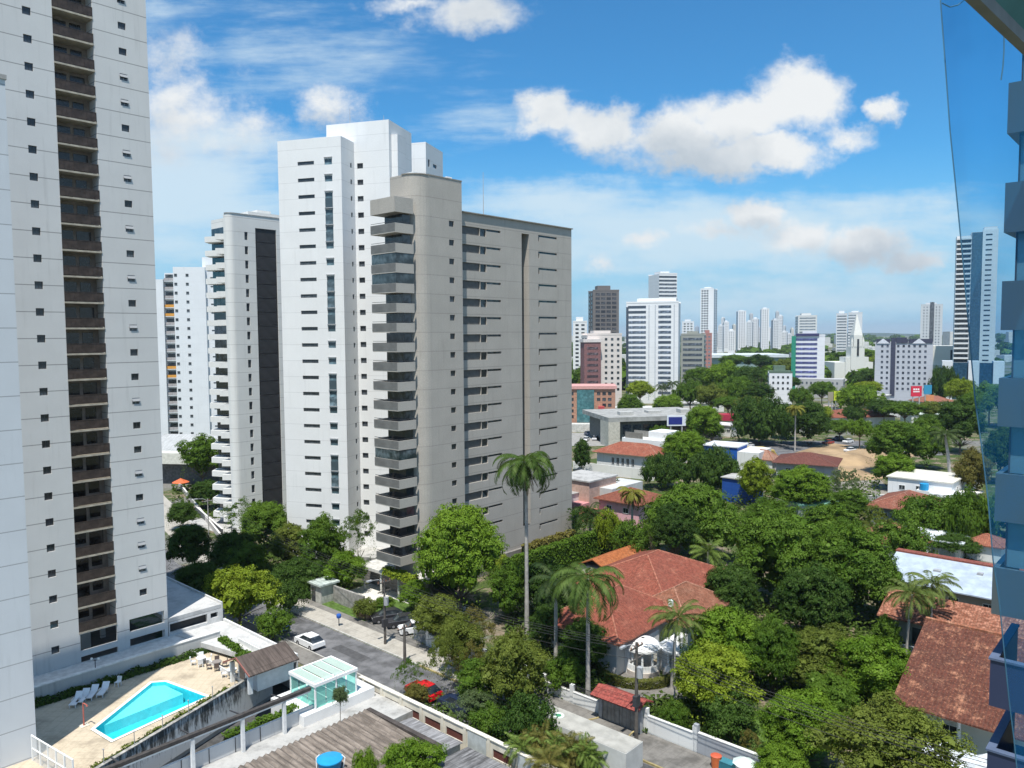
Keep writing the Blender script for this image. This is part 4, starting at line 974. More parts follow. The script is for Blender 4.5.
# the distant cluster
cl = [(718, 724, 326, 'second-row white block at the left end of the skyline cluster'), (723, 729, 322, 'white block leftmost of the skyline cluster front row'), (728, 735, 331, 'low grey-white block in the left part of the skyline cluster'), (736, 746, 311, 'tallest white tower in the left half of the skyline cluster'), (746, 753, 322, 'stepped white tower just right of the tallest left one'),
      (752, 759, 319, 'white tower left of the twin dark-slotted towers'), (760, 769, 309, 'tallest tower of the skyline cluster with dark slots'), (754, 761, 327, 'broad white slab in front of the twin slotted towers'), (771, 779, 320, 'cream white tower right of the tallest slotted tower'),
      (778, 783, 316, 'very thin white tower in the right part of the skyline cluster'), (781, 788, 332, 'small bluish tower with a pointed dark roof in the skyline cluster'), (729, 735, 336, 'short beige block low in the skyline cluster'), (787, 792, 334, 'short white block at the right end of the skyline cluster')]
for i, (a, b_, t_, lb) in enumerate(cl):
    tower(lb, a, b_, t_, 1450+(i*137) % 260, 22, (-8, 6, 0, 10, -5)[i % 5], W8 if i % 4 else W7, 'grid', 3, fl=3.3, fw=.45, fh=.4, wc=gl2, cols_side=1)
xr = [(716, 720, 333), (721, 725, 318), (732, 736, 325), (738, 742, 330), (744, 748, 333), (749, 753, 314), (756, 760, 333), (762, 766, 322), (767, 772, 328), (770, 774, 334), (775, 779, 312), (783, 786, 326), (790, 794, 329), (712, 716, 330), (695, 699, 327)]
wd = ['pale grey', 'white', 'cream', 'white', 'bluish grey']
for i, (a, b_, t_) in enumerate(xr):
    k_ = sorted(q[0] for q in xr).index(a); od = ['first', 'second', 'third', 'fourth', 'fifth', 'sixth', 'seventh', 'eighth', 'ninth', 'tenth', 'eleventh', 'twelfth', 'thirteenth', 'fourteenth', 'fifteenth'][k_]
    tower(f"slim {wd[i % 5]} tower, {od} from the left in the skyline's back row", a, b_, t_, 1750+(i*173) % 500, 20, (5, -12, 9, 0, -6)[i % 5], [(.55, .57, .59), (.74, .75, .76), (.68, .66, .6), (.76, .76, .77), (.42, .47, .54)][i % 5], 'grid', 2, fl=3.4, fw=.5, fh=.5, wc=gl2, cols_side=1)
tower('grey and white tower with a dark rooftop box, behind the green and navy block', 795, 817, 316, 850, 22, 8, (.60, .61, .60), 'bands', fl=3.1, fh=.4, wc=gl3)
T, w, h = tower('green-sided navy and white striped block beside the church', 796, 825, 336, 480, 14, 0, (.72, .73, .76), 'bands', fl=2.9, fh=.5, spans=(.0, .74), wc=glass((.05, .055, .14), .3), cols_side=0)
MB().box(-w/2-2.6, -1, 0, -w/2-.02, 12, h).build('green_wall', plain((.03, .24, .16), .6, .1), T); MB().box(-w/2, -.6, h, w*.3, 6, h+1.6).build('coping', plain((.05, .05, .13), .6), T)
tower('left half of the paired grey and white striped towers', 836, 847, 314, 900, 22, 0, W7, 'bands', fl=3.3, fh=.4, wc=gl3)
tower('right half of the paired grey and white striped towers', 848, 862, 313, 890, 22, 0, W7, 'bands', fl=3.3, fh=.35, spans=(.0, .55), wc=gl3)
tower('white block dotted with dark square windows and a green top', 768, 793, 373, 395, 12, 4, (.72, .73, .76), 'grid', 4, fl=2.9, fw=.4, fh=.4, cap=plain((.10, .15, .11), .8))
tower('long low grey-white block behind the white dotted block', 797, 846, 379, 450, 12, -6, (.42, .42, .42), 'grid', 9, fl=3.2, fw=.4, wc=gl2, top=False)
T, w, h = tower('grey twelve-storey block with dark gables and a dark central shaft', 875, 933, 342, 410, 16, 0, (.46, .48, .53), 'grid', 9, fl=2.85, fw=.42, fh=.42, wc=glass((.03, .035, .05), .2), top=False)
navy = plain((.05, .055, .09), .7, .15)
m = MB(); m.box(-w*.22, -.5, 4, -w*.14, .3, h+2.2); m.build('shaft', navy, T)
m = MB()
for cx_, ww_ in ((-w*.36, w*.24), (-w*.03, w*.20), (w*.15, w*.14), (w*.38, w*.22)):
    m.prism([(cx_-ww_/2, -.35), (cx_+ww_/2, -.35), (cx_+ww_/2, 3), (cx_-ww_/2, 3)], h-.6, h+1.6)
m.build('dark_roof_panel', navy, T)
m = MB()
for cx_ in (-w*.36, w*.26): m.face([(cx_-3.2, -.42, h-.8), (cx_+3.2, -.42, h-.8), (cx_, -.42, h+1.9)])
m.build('gable', plain((.60, .62, .68), .7), T); MB().box(-w*.14, .5, h, w*.05, 8, h+2.4).box(w*.1, 1, h, w*.3, 8, h+1.2).build('roof_house', navy, T)
T, w, h = tower('slim grey and white tower with a dark central strip behind the gabled block', 920, 942, 305, 820, 24, 0, (.56, .58, .60), 'grid', 6, fl=3.1, fw=.4, wc=gl3)
MB().box(-1.6, -.4, 5, 2.4, .1, h+3).build('dark_strip', glass((.05, .055, .065), .2), T)
T = thing('warehouse', 'plain cream hall right of the gabled block', 'hall', (dp(946, 340, 560)[0], 560, 0), R(-25)); MB().box(-11, 0, 0, 11, 30, dp(946, 346, 560)[2]).build('wall', plain((.62, .61, .55), .7, .06), T); MB().box(-11.5, -2, 0, 12, -.05, 14).build('lower_wall', plain((.40, .44, .38), .7, .1), T)
MB().box(3, -.1, 18, 9, -.01, 25).build('window', gdark, T)
# the tall tower by the net
T = thing('apartment_tower', 'tallest slender tower with a blue glass spine, right beside the blue net', 'apartment tower', (dp(974.5, 336, 520)[0], 520, 0), R(-27)); T.scale = (1.08, 1, 1)
ht = dp(970, 229, 520)[2]; fl = 3.35; fm = facade((.66, .67, .68), fl, .5, .8, .05, lw=.03)
m = MB(); m.box(-11, .8, 0, -3.2, 15, ht-4); m.box(-3.18, .2, 0, 3.0, 15, ht-2); m.box(3.02, .5, 0, 11, 14, ht-.5); m.box(3.5, 1, ht-.5, 10.5, 8, ht+1.2); m.build('wall', fm, T)
nfl = int((ht-22)/fl)
parts('balcony', MB().box(-4.1, -1.0, -.55, 4.1, .8, .55).mesh('balcony', fm), T, [(-7.1, .7, ht-6-fl*k, 0) for k in range(nfl)])
parts('window', MB().box(-3.7, 0, -1, 3.7, .04, 1).mesh('window', gdark), T, [(-7.1, .74, ht-7.7-fl*k, 0) for k in range(nfl)])
MB().box(-2.9, -.1, 15, 2.8, .18, ht-2.2).build('glass_spine', glass((.05, .085, .11), .15), T)
parts('window', MB().box(-1.7, -.06, -.45, 1.7, .0, .45).mesh('window', gdark), T, [(6.2, .46, ht-4-fl*k, 0) for k in range(nfl+2)])
T = thing('podium_building', 'white slab columns and glass podium at the foot of the tallest slender tower', 'building', (dp(966, 336, 430)[0], 430, 0), R(-27)); hz = dp(968, 361, 430)[2]
cm = MB().box(-2.6, -1, 0, 2.6, 8, hz).mesh('wall', plain((.62, .65, .68), .7, .06))
for x_ in (-8.6, 4.2, 16): obj('wall', cm, T, (x_, 0, 0))
MB().box(-6, 1, 0, 13.4, 8, hz-1).build('window', gblue, T)
# church, stadium-like roof, midground commercial buildings
T = thing('church', 'white church with a pointed central spire among the trees', 'church', (dp(857, 336, 600)[0], 600, 0)); cw_ = plain((.66, .66, .62), .7, .08)
m = MB(); m.box(-17, 0, 0, 13, 25, 15); m.box(-9, -1, 0, 9, 10, 19); m.box(-5.2, -2, 0, 5.2, 7, 27); m.build('wall', cw_, T)
m = MB()
m.box(-3.4, -2.2, 27, 3.4, 4.6, 36)
q = [(-3.4, -2.2, 36), (3.4, -2.2, 36), (3.4, 4.6, 36), (-3.4, 4.6, 36)]
for i in range(4): m.face([q[i], q[(i+1) % 4], (0, 1.2, 53)])
m.build('spire', cw_, T); m = MB()
for x_ in (-4.4, 4.4): m.tube([(x_, -1.5, 27), (x_, -1.5, 31), (x_, -1.5, 35)], [.9, .8, .05], 6)
m.build('pinnacle', cw_, T); MB().box(-.8, -2.32, 20, .8, -2.21, 33).build('window', gdark, T)
T = thing('sports_hall', 'long pale flat roofed hall in front of the skyline cluster', 'hall', (dp(742, 336, 800)[0], 800, 0)); MB().box(-36, 0, 0, 46, 60, 13).build('wall', plain((.25, .34, .33), .6, .1), T); MB().box(-38, -3, 13, 48, 62, 16).build('roof', plain((.55, .60, .62), .6, .1), T)
T = thing('office_building', 'orange and brown office building with a teal glass front and red pillar', 'office building', (*gp(590, 430)[:2], 0), R(-4)); hh = dp(590, 386, gp(590, 430)[1])[2]
brk = plain((.40, .22, .15), .75, .15); m = MB(); m.box(-10.5, 0, 0, 10, 14, hh-1.2); m.build('wall', brk, T); MB().box(-11, -.6, hh-1.2, 10.6, 14.4, hh).build('cornice', plain((.55, .30, .27), .7, .1), T)
MB().box(-5.2, -.5, 3, 1.6, -.02, hh-1.5).build('glass_front', glass((.05, .13, .14), .12), T); MB().box(3.2, -2.2, 0, 5.6, -.05, 9.6).build('pillar', plain((.42, .07, .07), .6, .1), T)
parts('window', MB().box(-.7, -.06, -.6, .7, 0, .6).mesh('window', gdark), T, [(x_, -.02, z_, 0) for x_ in (-9.2, -7.2, 3.4, 5.6, 7.8) for z_ in [hh-3-2.3*k for k in range(5)] if z_ > 10 or x_ != 3.4])
MB().box(-10, -7, 0, 3, -2, 3.1).build('annex', plain((.5, .5, .47), .8, .2), T)
T = thing('commercial_building', 'long flat concrete building with a dark recessed front under a wide roof', 'building', (*gp(613, 446)[:2], 0), R(12)); hh = 10
m = MB(); m.box(0, 0, 0, 34, 26, hh-1.5); m.build('wall', plain((.14, .14, .13), .8, .3), T); MB().box(-2.5, -2.5, hh-1.5, 36, 27, hh).build('roof', plain((.30, .30, .285), .85, .25, .4), T); MB().box(-2.5, -2.5, 0, 1.6, 6, hh-1.51).build('pier', plain((.46, .44, .38), .8, .15), T)
parts('window', MB().box(-1.5, -.06, -1.6, 1.5, 0, 1.6).mesh('window', gdark), T, [(5+3.6*i, -.02, 5.5, 0) for i in range(8)])
sg = MB(); sg.box(4, 4, hh, 9, 7, hh+1.1); sg.box(16, 8, hh, 21, 12, hh+.8); sg.box(27, 5, hh, 31, 9, hh+1.3); sg.build('roof_unit', plain((.4, .4, .38), .8), T)
def billboard(label, px0, px1, y0, y1, Y, c, extra=None, legs=True, c2=None):
    p0 = dp(px0, y1, Y); p1 = dp(px1, y0, Y); w = p1[0]-p0[0]; h = p1[2]-p0[2]
    T = thing('billboard', label, 'billboard', ((p0[0]+p1[0])/2, Y, 0)); z0 = p0[2]
    MB().box(-w/2, 0, z0, w/2, .35, z0+h).build('panel', plain(c, .6, .05, name='poster'), T)
    if c2: MB().box(-w*.42, -.05, z0+h*.14, w*.3, -.01, z0+h*.86).build('poster_patch', plain(c2, .6, .05), T)
    if legs: 
        lg = MB().box(-.2, .1, 0, .2, .4, z0).mesh('post', alu)
        for x_ in (-w*.3, w*.3): obj('post', lg, T, (x_, 0, 0))
    if extra:
        m = MB()
        for r_, n_ in ((.62, 3), (.40, 5)):
            for i in range(n_): m.box(-w*.3+w*.6*i/n_, -.06, z0+h*r_, -w*.3+w*.6*(i+.75)/n_, -.01, z0+h*(r_+.14))
        m.build('lettering', wht, T)
    return T
billboard('red billboard with white lettering below the gabled block', 911, 922, 386, 396.5, 330, (.55, .03, .06), 1)
billboard('blue billboard just right of the red one', 924, 932, 385, 394, 332, (.04, .25, .42))
billboard('orange hoarding below the blue billboard', 926, 934, 395, 401, 322, (.62, .25, .12))
billboard('yellow green billboard standing among the middle distance trees', 834, 843.5, 391, 400.5, 330, (.55, .62, .05))
billboard('dark poster panel left of the yellow green billboard', 828, 833.5, 392, 401, 330, (.30, .27, .2))
billboard('white board with a dark blue square sign on the concrete building', 667, 686, 415.5, 426, 262, (.66, .70, .76), c2=(.02, .03, .20))
T = thing('kiosk', 'small red roofed kiosk among the trees in the middle distance', 'kiosk', gp(727, 428), 0); MB().box(-3.5, 0, 0, 3.5, 5, 3).build('wall', wht, T); MB().box(-4.6, -1, 3, 4.6, 6, 5.4).build('roof', plain((.35, .03, .06), .6, .1), T)
# ------------------------------------------------------------------ houses
def hip(m, x0, y0, x1, y1, z0, z1, ov=.5, t=.16):
    """hip roof: faces index 0 = slopes falling along x (ridge along y or hips), 1 = slopes falling along y, 2 = ridge caps/edge"""
    x0 -= ov; y0 -= ov; x1 += ov; y1 += ov; w, d = x1-x0, y1-y0; h = min(w, d)/2
    if w <= d: r0, r1 = ((x0+x1)/2, y0+h, z1), ((x0+x1)/2, y1-h, z1)
    else: r0, r1 = (x0+h, (y0+y1)/2, z1), (x1-h, (y0+y1)/2, z1)
    A, B, C_, D_ = (x0, y0, z0), (x1, y0, z0), (x1, y1, z0), (x0, y1, z0)
    if w <= d: m.face([A, B, r0], 1); m.face([B, C_, r1, r0], 0); m.face([C_, D_, r1], 1); m.face([D_, A, r0, r1], 0)
    else: m.face([A, B, r1, r0], 1); m.face([B, C_, r1], 0); m.face([C_, D_, r0, r1], 1); m.face([D_, A, r0], 0)
    m.prism([(x0, y0), (x1, y0), (x1, y1), (x0, y1)], z0-t, z0-.004, 2)
    for p, q in ((A, r0), (B, r0 if w <= d else r1), (C_, r1), (D_, r1 if w <= d else r0), (r0, r1)):
        if (Vector(p)-Vector(q)).length > .1: m.tube([p, q], [.10, .10], 6, 2)
def shed_gable(m, x0, y0, x1, y1, z0, z1, ov=.5, axis='x', mi=(0, 0)):
    """gabled roof with the ridge along the named axis"""
    x0 -= ov; y0 -= ov; x1 += ov; y1 += ov
    if axis == 'x':
        ym = (y0+y1)/2
        S = [([(x0, y0, z0), (x1, y0, z0), (x1, ym, z1), (x0, ym, z1)], mi[0]), ([(x1, y1, z0), (x0, y1, z0), (x0, ym, z1), (x1, ym, z1)], mi[1])]
    else:
        xm = (x0+x1)/2
        S = [([(x0, y1, z0), (x0, y0, z0), (xm, y0, z1), (xm, y1, z1)], mi[0]), ([(x1, y0, z0), (x1, y1, z0), (xm, y1, z1), (xm, y0, z1)], mi[1])]
    for a, k in S:
        lo = [(p[0], p[1], p[2]-.16) for p in a]; m.face(a, k); m.face(lo[::-1], k)
        for i in range(4): j = (i+1) % 4; m.face([lo[i], lo[j], a[j], a[i]], k)
winm = window_mesh(1.3, 1.1, wht, gdark, .05, 1)
def windows(T, spots): parts('window', winm, T, spots)
RT = lambda **k: [tiles(axis=1, **k), tiles(axis=0, **k), plain(tuple(q*.62 for q in k.get('pale', (.42, .16, .10))), .85, .4, 3)]
white_w = facade((.68, .68, .66), 30, 9, .9, .1, streak=.2)
# central house
T = gthing('house', 'large house under red hipped tiles with white round porches behind the palms', 'house', -66, 69, 0)
kw = dict(c=(.34, .10, .065), pale=(.50, .20, .13), dark=(.15, .06, .045), amt=.45, old=.35)
wl = MB(); wl.box(3.6, 11.5, 0, 18.5, 28.5, 4.6); wl.box(9.2, .6, 0, 18.6, 11.8, 4.1); wl.build('wall', white_w, T)
m = MB(); hip(m, 3.2, 11, 19, 29.5, 4.7, 8.4); m.build('roof', RT(**kw), T)
m = MB(); hip(m, 8.6, 0, 19.2, 13.5, 4.2, 7.5); m.build('roof', RT(**kw), T)
m = MB(); hip(m, 14, 10, 22, 21, 4.0, 6.6); m.build('roof', RT(c=(.33, .13, .08), pale=(.48, .24, .16), dark=(.16, .08, .05), amt=.6, old=.45), T)
MB().box(16.5, 10.3, 0, 21.6, 20.7, 3.8).build('wall', white_w, T)
windows(T, [(18.64, 3, 2.2, R(90)), (18.64, 8, 2.2, R(90)), (11, .56, 2.2, 0), (14, .56, 2.2, 0), (21.62, 13, 2.2, R(90)), (21.62, 17, 2.2, R(90)), (19.5, 10.26, 2.2, 0)])
for k_, (cx, cy, r_) in enumerate(((20.0, 3.8, 1.95), (23.2, 5.4, 1.4))):
    m = MB()
    for i in range(4):
        rr0, rr1 = r_*math.cos(R(i*21)), r_*math.cos(R((i+1)*21)); z0_, z1_ = 3.0+r_*.42*math.sin(R(i*21)), 3.0+r_*.42*math.sin(R((i+1)*21))
        a_, b_ = arc(cx, cy, rr0, 0, 360, 24), arc(cx, cy, rr1, 0, 360, 24)
        for q in range(24): m.face([(*a_[q], z0_), (*a_[q+1], z0_), (*b_[q+1], z1_), (*b_[q], z1_)])
    m.prism(arc(cx, cy, r_+.12, 0, 345, 23), 2.75, 2.999)
    m.build('porch_roof', plain((.78, .78, .76), .6, .05), T)
    colm = MB().tube([(0, 0, 0), (0, 0, 2.75)], [.14, .12], 8).mesh('column', wht)
    for an in (-100, -60, -20, 20): obj('column', colm, T, (cx+(r_-.25)*math.cos(R(an)), cy+(r_-.25)*math.sin(R(an)), 0))
    MB().prism(arc(cx, cy, r_, 0, 345, 23), 0, .5).build('porch_floor', plain((.5, .45, .4), .8, .1), T)
    bz = MB()
    for q in range(30):
        an = -120+q*5.3; x_, y_ = cx+(r_-.15)*math.cos(R(an)), cy+(r_-.15)*math.sin(R(an)); bz.box(x_-.05, y_-.05, .5, x_+.05, y_+.05, 1.2)
    bz.build('balustrade', wht, T)
MB().box(18.62, 2.2, 0, 19.4, 8.2, 3.3).box(21.2, 5.2, 0, 22.4, 9.6, 3.1).build('porch_wall', facade((.72, .72, .70), 30, 9, .9, .06, streak=.15), T)
MB().prism(arc(20.5, 9, .3, 0, 330, 11), 6.2, 6.9).build('dish', wht, T)
T = gthing('outbuilding', 'small bright orange tiled roof behind the big red hipped roof', 'outbuilding', -69.5, 92, 0)
MB().box(0, 0, 0, 5.5, 11, 3.2).build('wall', cw, T); m = MB(); shed_gable(m, 0, 0, 5.5, 11, 3.2, 4.6, .4, 'y'); m.build('roof', tiles((.50, .17, .06), (.58, .26, .12), (.3, .1, .05), 1, .3, old=.1), T)
# lower right house
T = gthing('house', 'house under a big weathered brown-red hipped roof at the lower right', 'house', -20, 75, 0)
old = dict(c=(.17, .062, .042), pale=(.52, .25, .15), dark=(.09, .048, .038), amt=.42, old=.9, sc=.75)
MB().box(1.6, 1.6, 0, 15, 22, 3.8).build('wall', white_w, T); m = MB(); shed_gable(m, 0, 0, 16, 22, 4.0, 8.6, .4, 'x'); m.build('roof', tiles(axis=0, **old), T); MB().tube([(-.4, 11, 8.62), (16.4, 11, 8.62)], [.2, .2], 6).build('ridge', tiles((.42, .16, .09), (.6, .32, .2), (.2, .09, .06), 0, .6, old=.2), T)
MB().face([(1.6, 1.6, 3.8), (1.6, 11, 7.6), (1.6, 20.4, 3.8)]).build('gable', white_w, T)
windows(T, [(4, 1.57, 2, 0), (8, 1.57, 2, 0), (12, 1.57, 2, 0)]); MB().box(9.4, 1.5, 0, 10.6, 1.6, 2.3).build('door', gdark, T)
cvm = MB().tube([(0, 0, 0), (0, 0, 4)], [.16, .14], 8).mesh('column', wht)
for x in (1, 5, 9, 13): obj('column', cvm, T, (x, .4, 0))
T = gthing('awning', 'crumpled pale tarpaulin awning in front of the lower right house', 'awning', -17, 70, 0)
m = MB(); rr = random.Random(2); gx_ = 10; P_ = [[(i*.75, j*.75, 2.2+.25*math.sin(i*1.3+j)+rr.uniform(-.12, .12)) for j in range(6)] for i in range(gx_)]
for i in range(gx_-1):
    for j in range(5): m.face([P_[i][j], P_[i+1][j], P_[i+1][j+1], P_[i][j+1]])
m.build('cloth', plain((.55, .58, .60), .6, .3), T)
for x, y in ((.1, .1), (6.6, .1), (.1, 3.6), (6.6, 3.6)): MB().tube([(x, y, 0), (x, y, 2.2)], [.05, .05], 6).build('pole', alu, T)
# middle right red roof and white metal roof
T = gthing('house', 'house with an orange speckled roof and a dark wide window behind the two coconut palms', 'house', -28, 97.5, 0)
MB().box(1, 1, 0, 17, 8, 3.9).build('wall', facade((.42, .43, .40), 30, 9, .9, .2, streak=.3), T); m = MB(); shed_gable(m, 0, 0, 18, 9, 4.0, 6.0, .4, 'x')
m.build('roof', tiles((.33, .12, .07), (.56, .27, .18), (.12, .06, .04), 0, .9, old=.5, sc=1.8), T); MB().box(3.2, .95, .9, 6.6, 1.02, 2.9).build('window', gdark, T); windows(T, [(10, .98, 2, 0)]); MB().box(0, -.9, 0, 9, -.6, 1.2).build('terrace_wall', white_w, T)
T = gthing('house', 'house with a broad white metal roof on the near slope and red tiles behind', 'house', -31.5, 111.5, 0)
MB().box(1, 1, 0, 14.5, 13, 4.2).build('wall', facade((.36, .34, .31), 30, 9, .9, .2, streak=.3), T)
m = MB(); shed_gable(m, 0, 0, 15, 14, 4.4, 6.6, .6, 'x', (0, 1)); m.build('roof', [plain((.36, .42, .49), .5, .16, .7, name='white_metal_roof'), tiles((.34, .11, .08), (.45, .2, .15), (.15, .07, .05), 0, .3)], T)
MB().box(-.7, 6.6, 6.5, 15.6, 7.9, 6.72).build('ridge', tiles((.36, .11, .08), (.45, .2, .15), (.15, .07, .05), 0, .3), T)
windows(T, [(4, .97, 2.6, 0), (8, .97, 2.6, 0), (12, .97, 2.6, 0)]); MB().box(5, 3.2, 5.35, 5.9, 4, 5.75).box(10, 4.2, 5.6, 10.7, 4.9, 6.1).build('roof_vent', alu, T)
T = thing('house', 'tiny tiled roof and white walls under the wide umbrella tree at the right', 'house', gp(966, 558), GR)
MB().box(0, 0, 0, 5, 5, 2.6).build('wall', white_w, T); m = MB(); hip(m, 0, 0, 5, 5, 2.7, 4.1); m.build('roof', RT(c=(.45, .16, .10), amt=.6), T)
# white flat house with tank, red roof in front, white wall below
T = gthing('house', 'white flat roofed house with a blue tank on the wall', 'house', -53, 187, 0)
m = MB(); m.box(0, 0, 0, 13, 13.5, 5.0); m.box(9.5, -4, 0, 15.5, 2, 3.2); m.box(2, 13.5, 0, 14, 20, 3.6); m.build('wall', facade((.76, .77, .77), 30, 9, .9, .06, streak=.15), T)
MB().box(-.3, -.3, 5, 13.3, 13.8, 5.25).build('roof', plain((.56, .54, .47), .85, .15), T); windows(T, [(3, -.03, 3, 0), (13.03, 5, 3.2, R(90)), (13.03, 9, 3.2, R(90)), (6.5, -.03, 3.2, 0)])
MB().tube([(7.8, -1, 3.2), (7.8, -1, 4.6)], [.9, .95], 12).build('tank', bl, T); MB().box(6.4, -2, 0, 9.3, -.01, 3.15).build('annex', white_w, T)
for i in range(3): MB().box(13.1+i*.2, 3+i*3, 2.6-i*.3, 17.0, 5.4+i*3, 2.8-i*.3).build('canopy', plain((.62, .6, .56), .8), T)
T = gthing('house', 'low house with a faded red hipped roof in front of the white flat house', 'house', -49, 160, 0)
MB().box(.5, .5, 0, 10, 13, 3.6).build('wall', facade((.30, .33, .38), 30, 9, .9, .2, streak=.3), T); m = MB(); hip(m, 0, 0, 10.5, 14, 3.7, 6.0); m.build('roof', RT(c=(.34, .12, .08), pale=(.46, .24, .17), amt=.5), T); windows(T, [(10.03, 4, 2, R(90)), (10.03, 9, 2, R(90)), (3, .47, 2, 0)])
T = gthing('garage_block', 'pale blue-white flat garages partly behind the small green tree at the right', 'garage', -42, 143, 0)
MB().box(0, 0, 0, 13, 7, 2.8).build('wall', white_w, T); MB().box(-.4, -.4, 2.8, 13.4, 7.4, 3.0).build('roof', plain((.62, .66, .70), .6, .1), T); parts('garage_door', MB().box(-1.2, -.05, 0, 1.2, 0, 2.2).mesh('garage_door', plain((.35, .38, .42), .6)), T, [(2+3*i, -.02, 0, 0) for i in range(4)])
# blue shop and red roofed building behind it
T = thing('shop', 'box shaped shop with a bright blue left wall and white right wall', 'shop', gp(737, 470), GR+R(8))
m = MB(); m.box(-9.5, 0, 0, 0, 9, 6.2); m.build('blue_wall', plain((.015, .09, .36), .6, .08, name='blue_paint'), T); MB().box(0.02, 0, 0, 6, 12, 5.2).build('white_wall', white_w, T)
MB().box(-9.9, -.3, 6.2, .3, 9.3, 6.5).build('roof', plain((.62, .64, .66), .6, .1), T)
T = thing('shop', 'small deep blue wall and shopfront seen between tree crowns', 'shop', gp(722, 501), GR); MB().box(0, 0, 0, 7, 6, 5.4).build('wall', plain((.015, .07, .30), .6, .1, name='blue_paint'), T); MB().box(-.3, -.3, 5.4, 7.3, 6.3, 5.6).build('roof', conc, T)
T = thing('house', 'long grey walled building with a dull dark red roof by the sand lot', 'house', gp(776, 478), GR+R(14)); MB().box(0, 0, 0, 14, 12, 4.2).build('wall', facade((.36, .37, .38), 30, 9, .9, .15, streak=.3), T)
m = MB(); hip(m, -.5, -.5, 14.5, 12.5, 4.3, 6.4); m.build('roof', RT(c=(.20, .075, .06), pale=(.28, .13, .10), amt=.3), T); windows(T, [(3, -.03, 2.4, 0), (8, -.03, 2.4, 0)])
T = thing('playground_slide', 'yellow arched slide structure beside the dark trees', 'play structure', gp(757, 458), 0); ym = plain((.40, .31, .10), .6, .15)
m = MB()
for d_ in (0, 3): m.tube([(-8, d_, 0), (-5, d_, 1.8), (-2.5, d_, 2.8), (2.5, d_, 2.8), (5, d_, 2.2), (6.5, d_, 0)], [.35]*6, 6)
m.box(-2.6, .2, 2.4, 2.6, 2.8, 2.7); m.build('frame', ym, T)
# white house with long red roof and walls
T = thing('house', 'white two-storey house with a long orange tiled hip roof and a row of dark windows', 'house', gp(597, 472), GR+R(6))
MB().box(0, 0, 0, 18, 9.5, 5.7).build('wall', white_w, T); m = MB(); hip(m, -.5, -.5, 18.5, 10, 5.8, 8.3); m.build('roof', RT(c=(.42, .13, .08), pale=(.52, .26, .18), amt=.5, old=.15), T)
parts('window', window_mesh(.9, 2.0, wht, gdark, .04, 1), T, [(5+1.5*i, -.04, 3.6, 0) for i in range(5)]+[(18.04, 3, 3.6, R(90)), (18.04, 7, 3.6, R(90))])
MB().box(-6, -3, 0, 18.5, -2.7, 2.8).build('yard_wall', white_w, T)
T = thing('shop', 'plain white walled building with a roof terrace right behind the orange roofed white house', 'building', gp(622, 462), GR); MB().box(0, 0, 0, 15, 12, 7.4).build('wall', facade((.72, .73, .73), 30, 9, .9, .06, streak=.15), T)
MB().box(1, .2, 7.4, 7, .35, 9.2).box(1, 5, 7.4, 7, 5.2, 9.2).build('railing', plain((.2, .19, .17), .7), T); MB().box(8.5, 1, 7.4, 14.5, 8, 9.8).build('upper_room', wht, T)
# pink house and its neighbours
T = gthing('house', 'pink walled house under a red hipped roof behind the yellowing palm', 'house', -90.5, 126.5, 0)
MB().box(0, 0, 0, 9.5, 9, 4.8).build('wall', plain((.66, .38, .42), .8, .08, name='pink_paint'), T); m = MB(); hip(m, -.3, -.3, 9.8, 9.3, 4.9, 6.9); m.build('roof', RT(c=(.30, .10, .065), amt=.3), T); windows(T, [(2.5, -.03, 3.2, 0), (9.53, 3, 3.2, R(90)), (6.5, -.03, 3.2, 0)])
MB().box(-3.5, -2, 0, 1.5, -.02, 2.6).build('porch', plain((.35, .14, .10), .8, .2), T)
T = gthing('building', 'long low white and grey walled building left of the pink house', 'building', -101.5, 124, 0); m = MB(); m.box(0, 0, 0, 3, 20, 4.2); m.box(3.02, 10, 0, 9, 22, 5.2); m.build('wall', facade((.56, .56, .55), 30, 9, .9, .15, streak=.3), T); MB().box(-.2, -.2, 4.2, 3.2, 9.9, 4.4).build('roof', plain((.33, .32, .31), .8), T)
T = thing('house', 'faded pink and beige house at the edge of the beige tower', 'house', gp(576, 512), GR); MB().box(-6, 0, 0, 3.5, 10, 6.8).build('wall', plain((.48, .33, .27), .8, .15), T); MB().box(-6.3, -.3, 6.8, 3.8, 10.3, 7.1).build('roof', conc, T); MB().box(-2, -2.5, 0, 3.6, -.05, 2.6).build('wall_low', plain((.52, .24, .24), .8, .2), T)
# buildings at the far left
T = thing('hall', 'low cream roofed hall behind the left tower with a dark open front', 'hall', gp(168, 484), R(-8)); MB().box(-6, .5, 0, 24, 14, 5.6).build('wall', plain((.10, .10, .10), .8, .3), T); MB().box(-8, -2, 5.6, 26, 24, 8.4).build('roof', plain((.56, .56, .50), .8, .12), T)
m = MB(); shed_gable(m, -8, 2, 24, 22, 8.42, 11.5, 0, 'x'); m.build('upper_roof', corr((.40, .41, .41), 0, .6, .2), T)
T = thing('parasol', 'orange red garden canopy on the lawn behind the left tower', 'parasol', gp(181, 491)); MB().tube([(0, 0, 0), (0, 0, 2.4)], [.08, .08], 6).build('pole', alu, T)
m = MB(); q = arc(0, 0, 2.1, 0, 360, 8)
for i in range(8): m.face([(*q[i], 2.2), (*q[i+1], 2.2), (0, 0, 3.2)])
m.build('canopy', plain((.55, .13, .05), .7, .1), T)
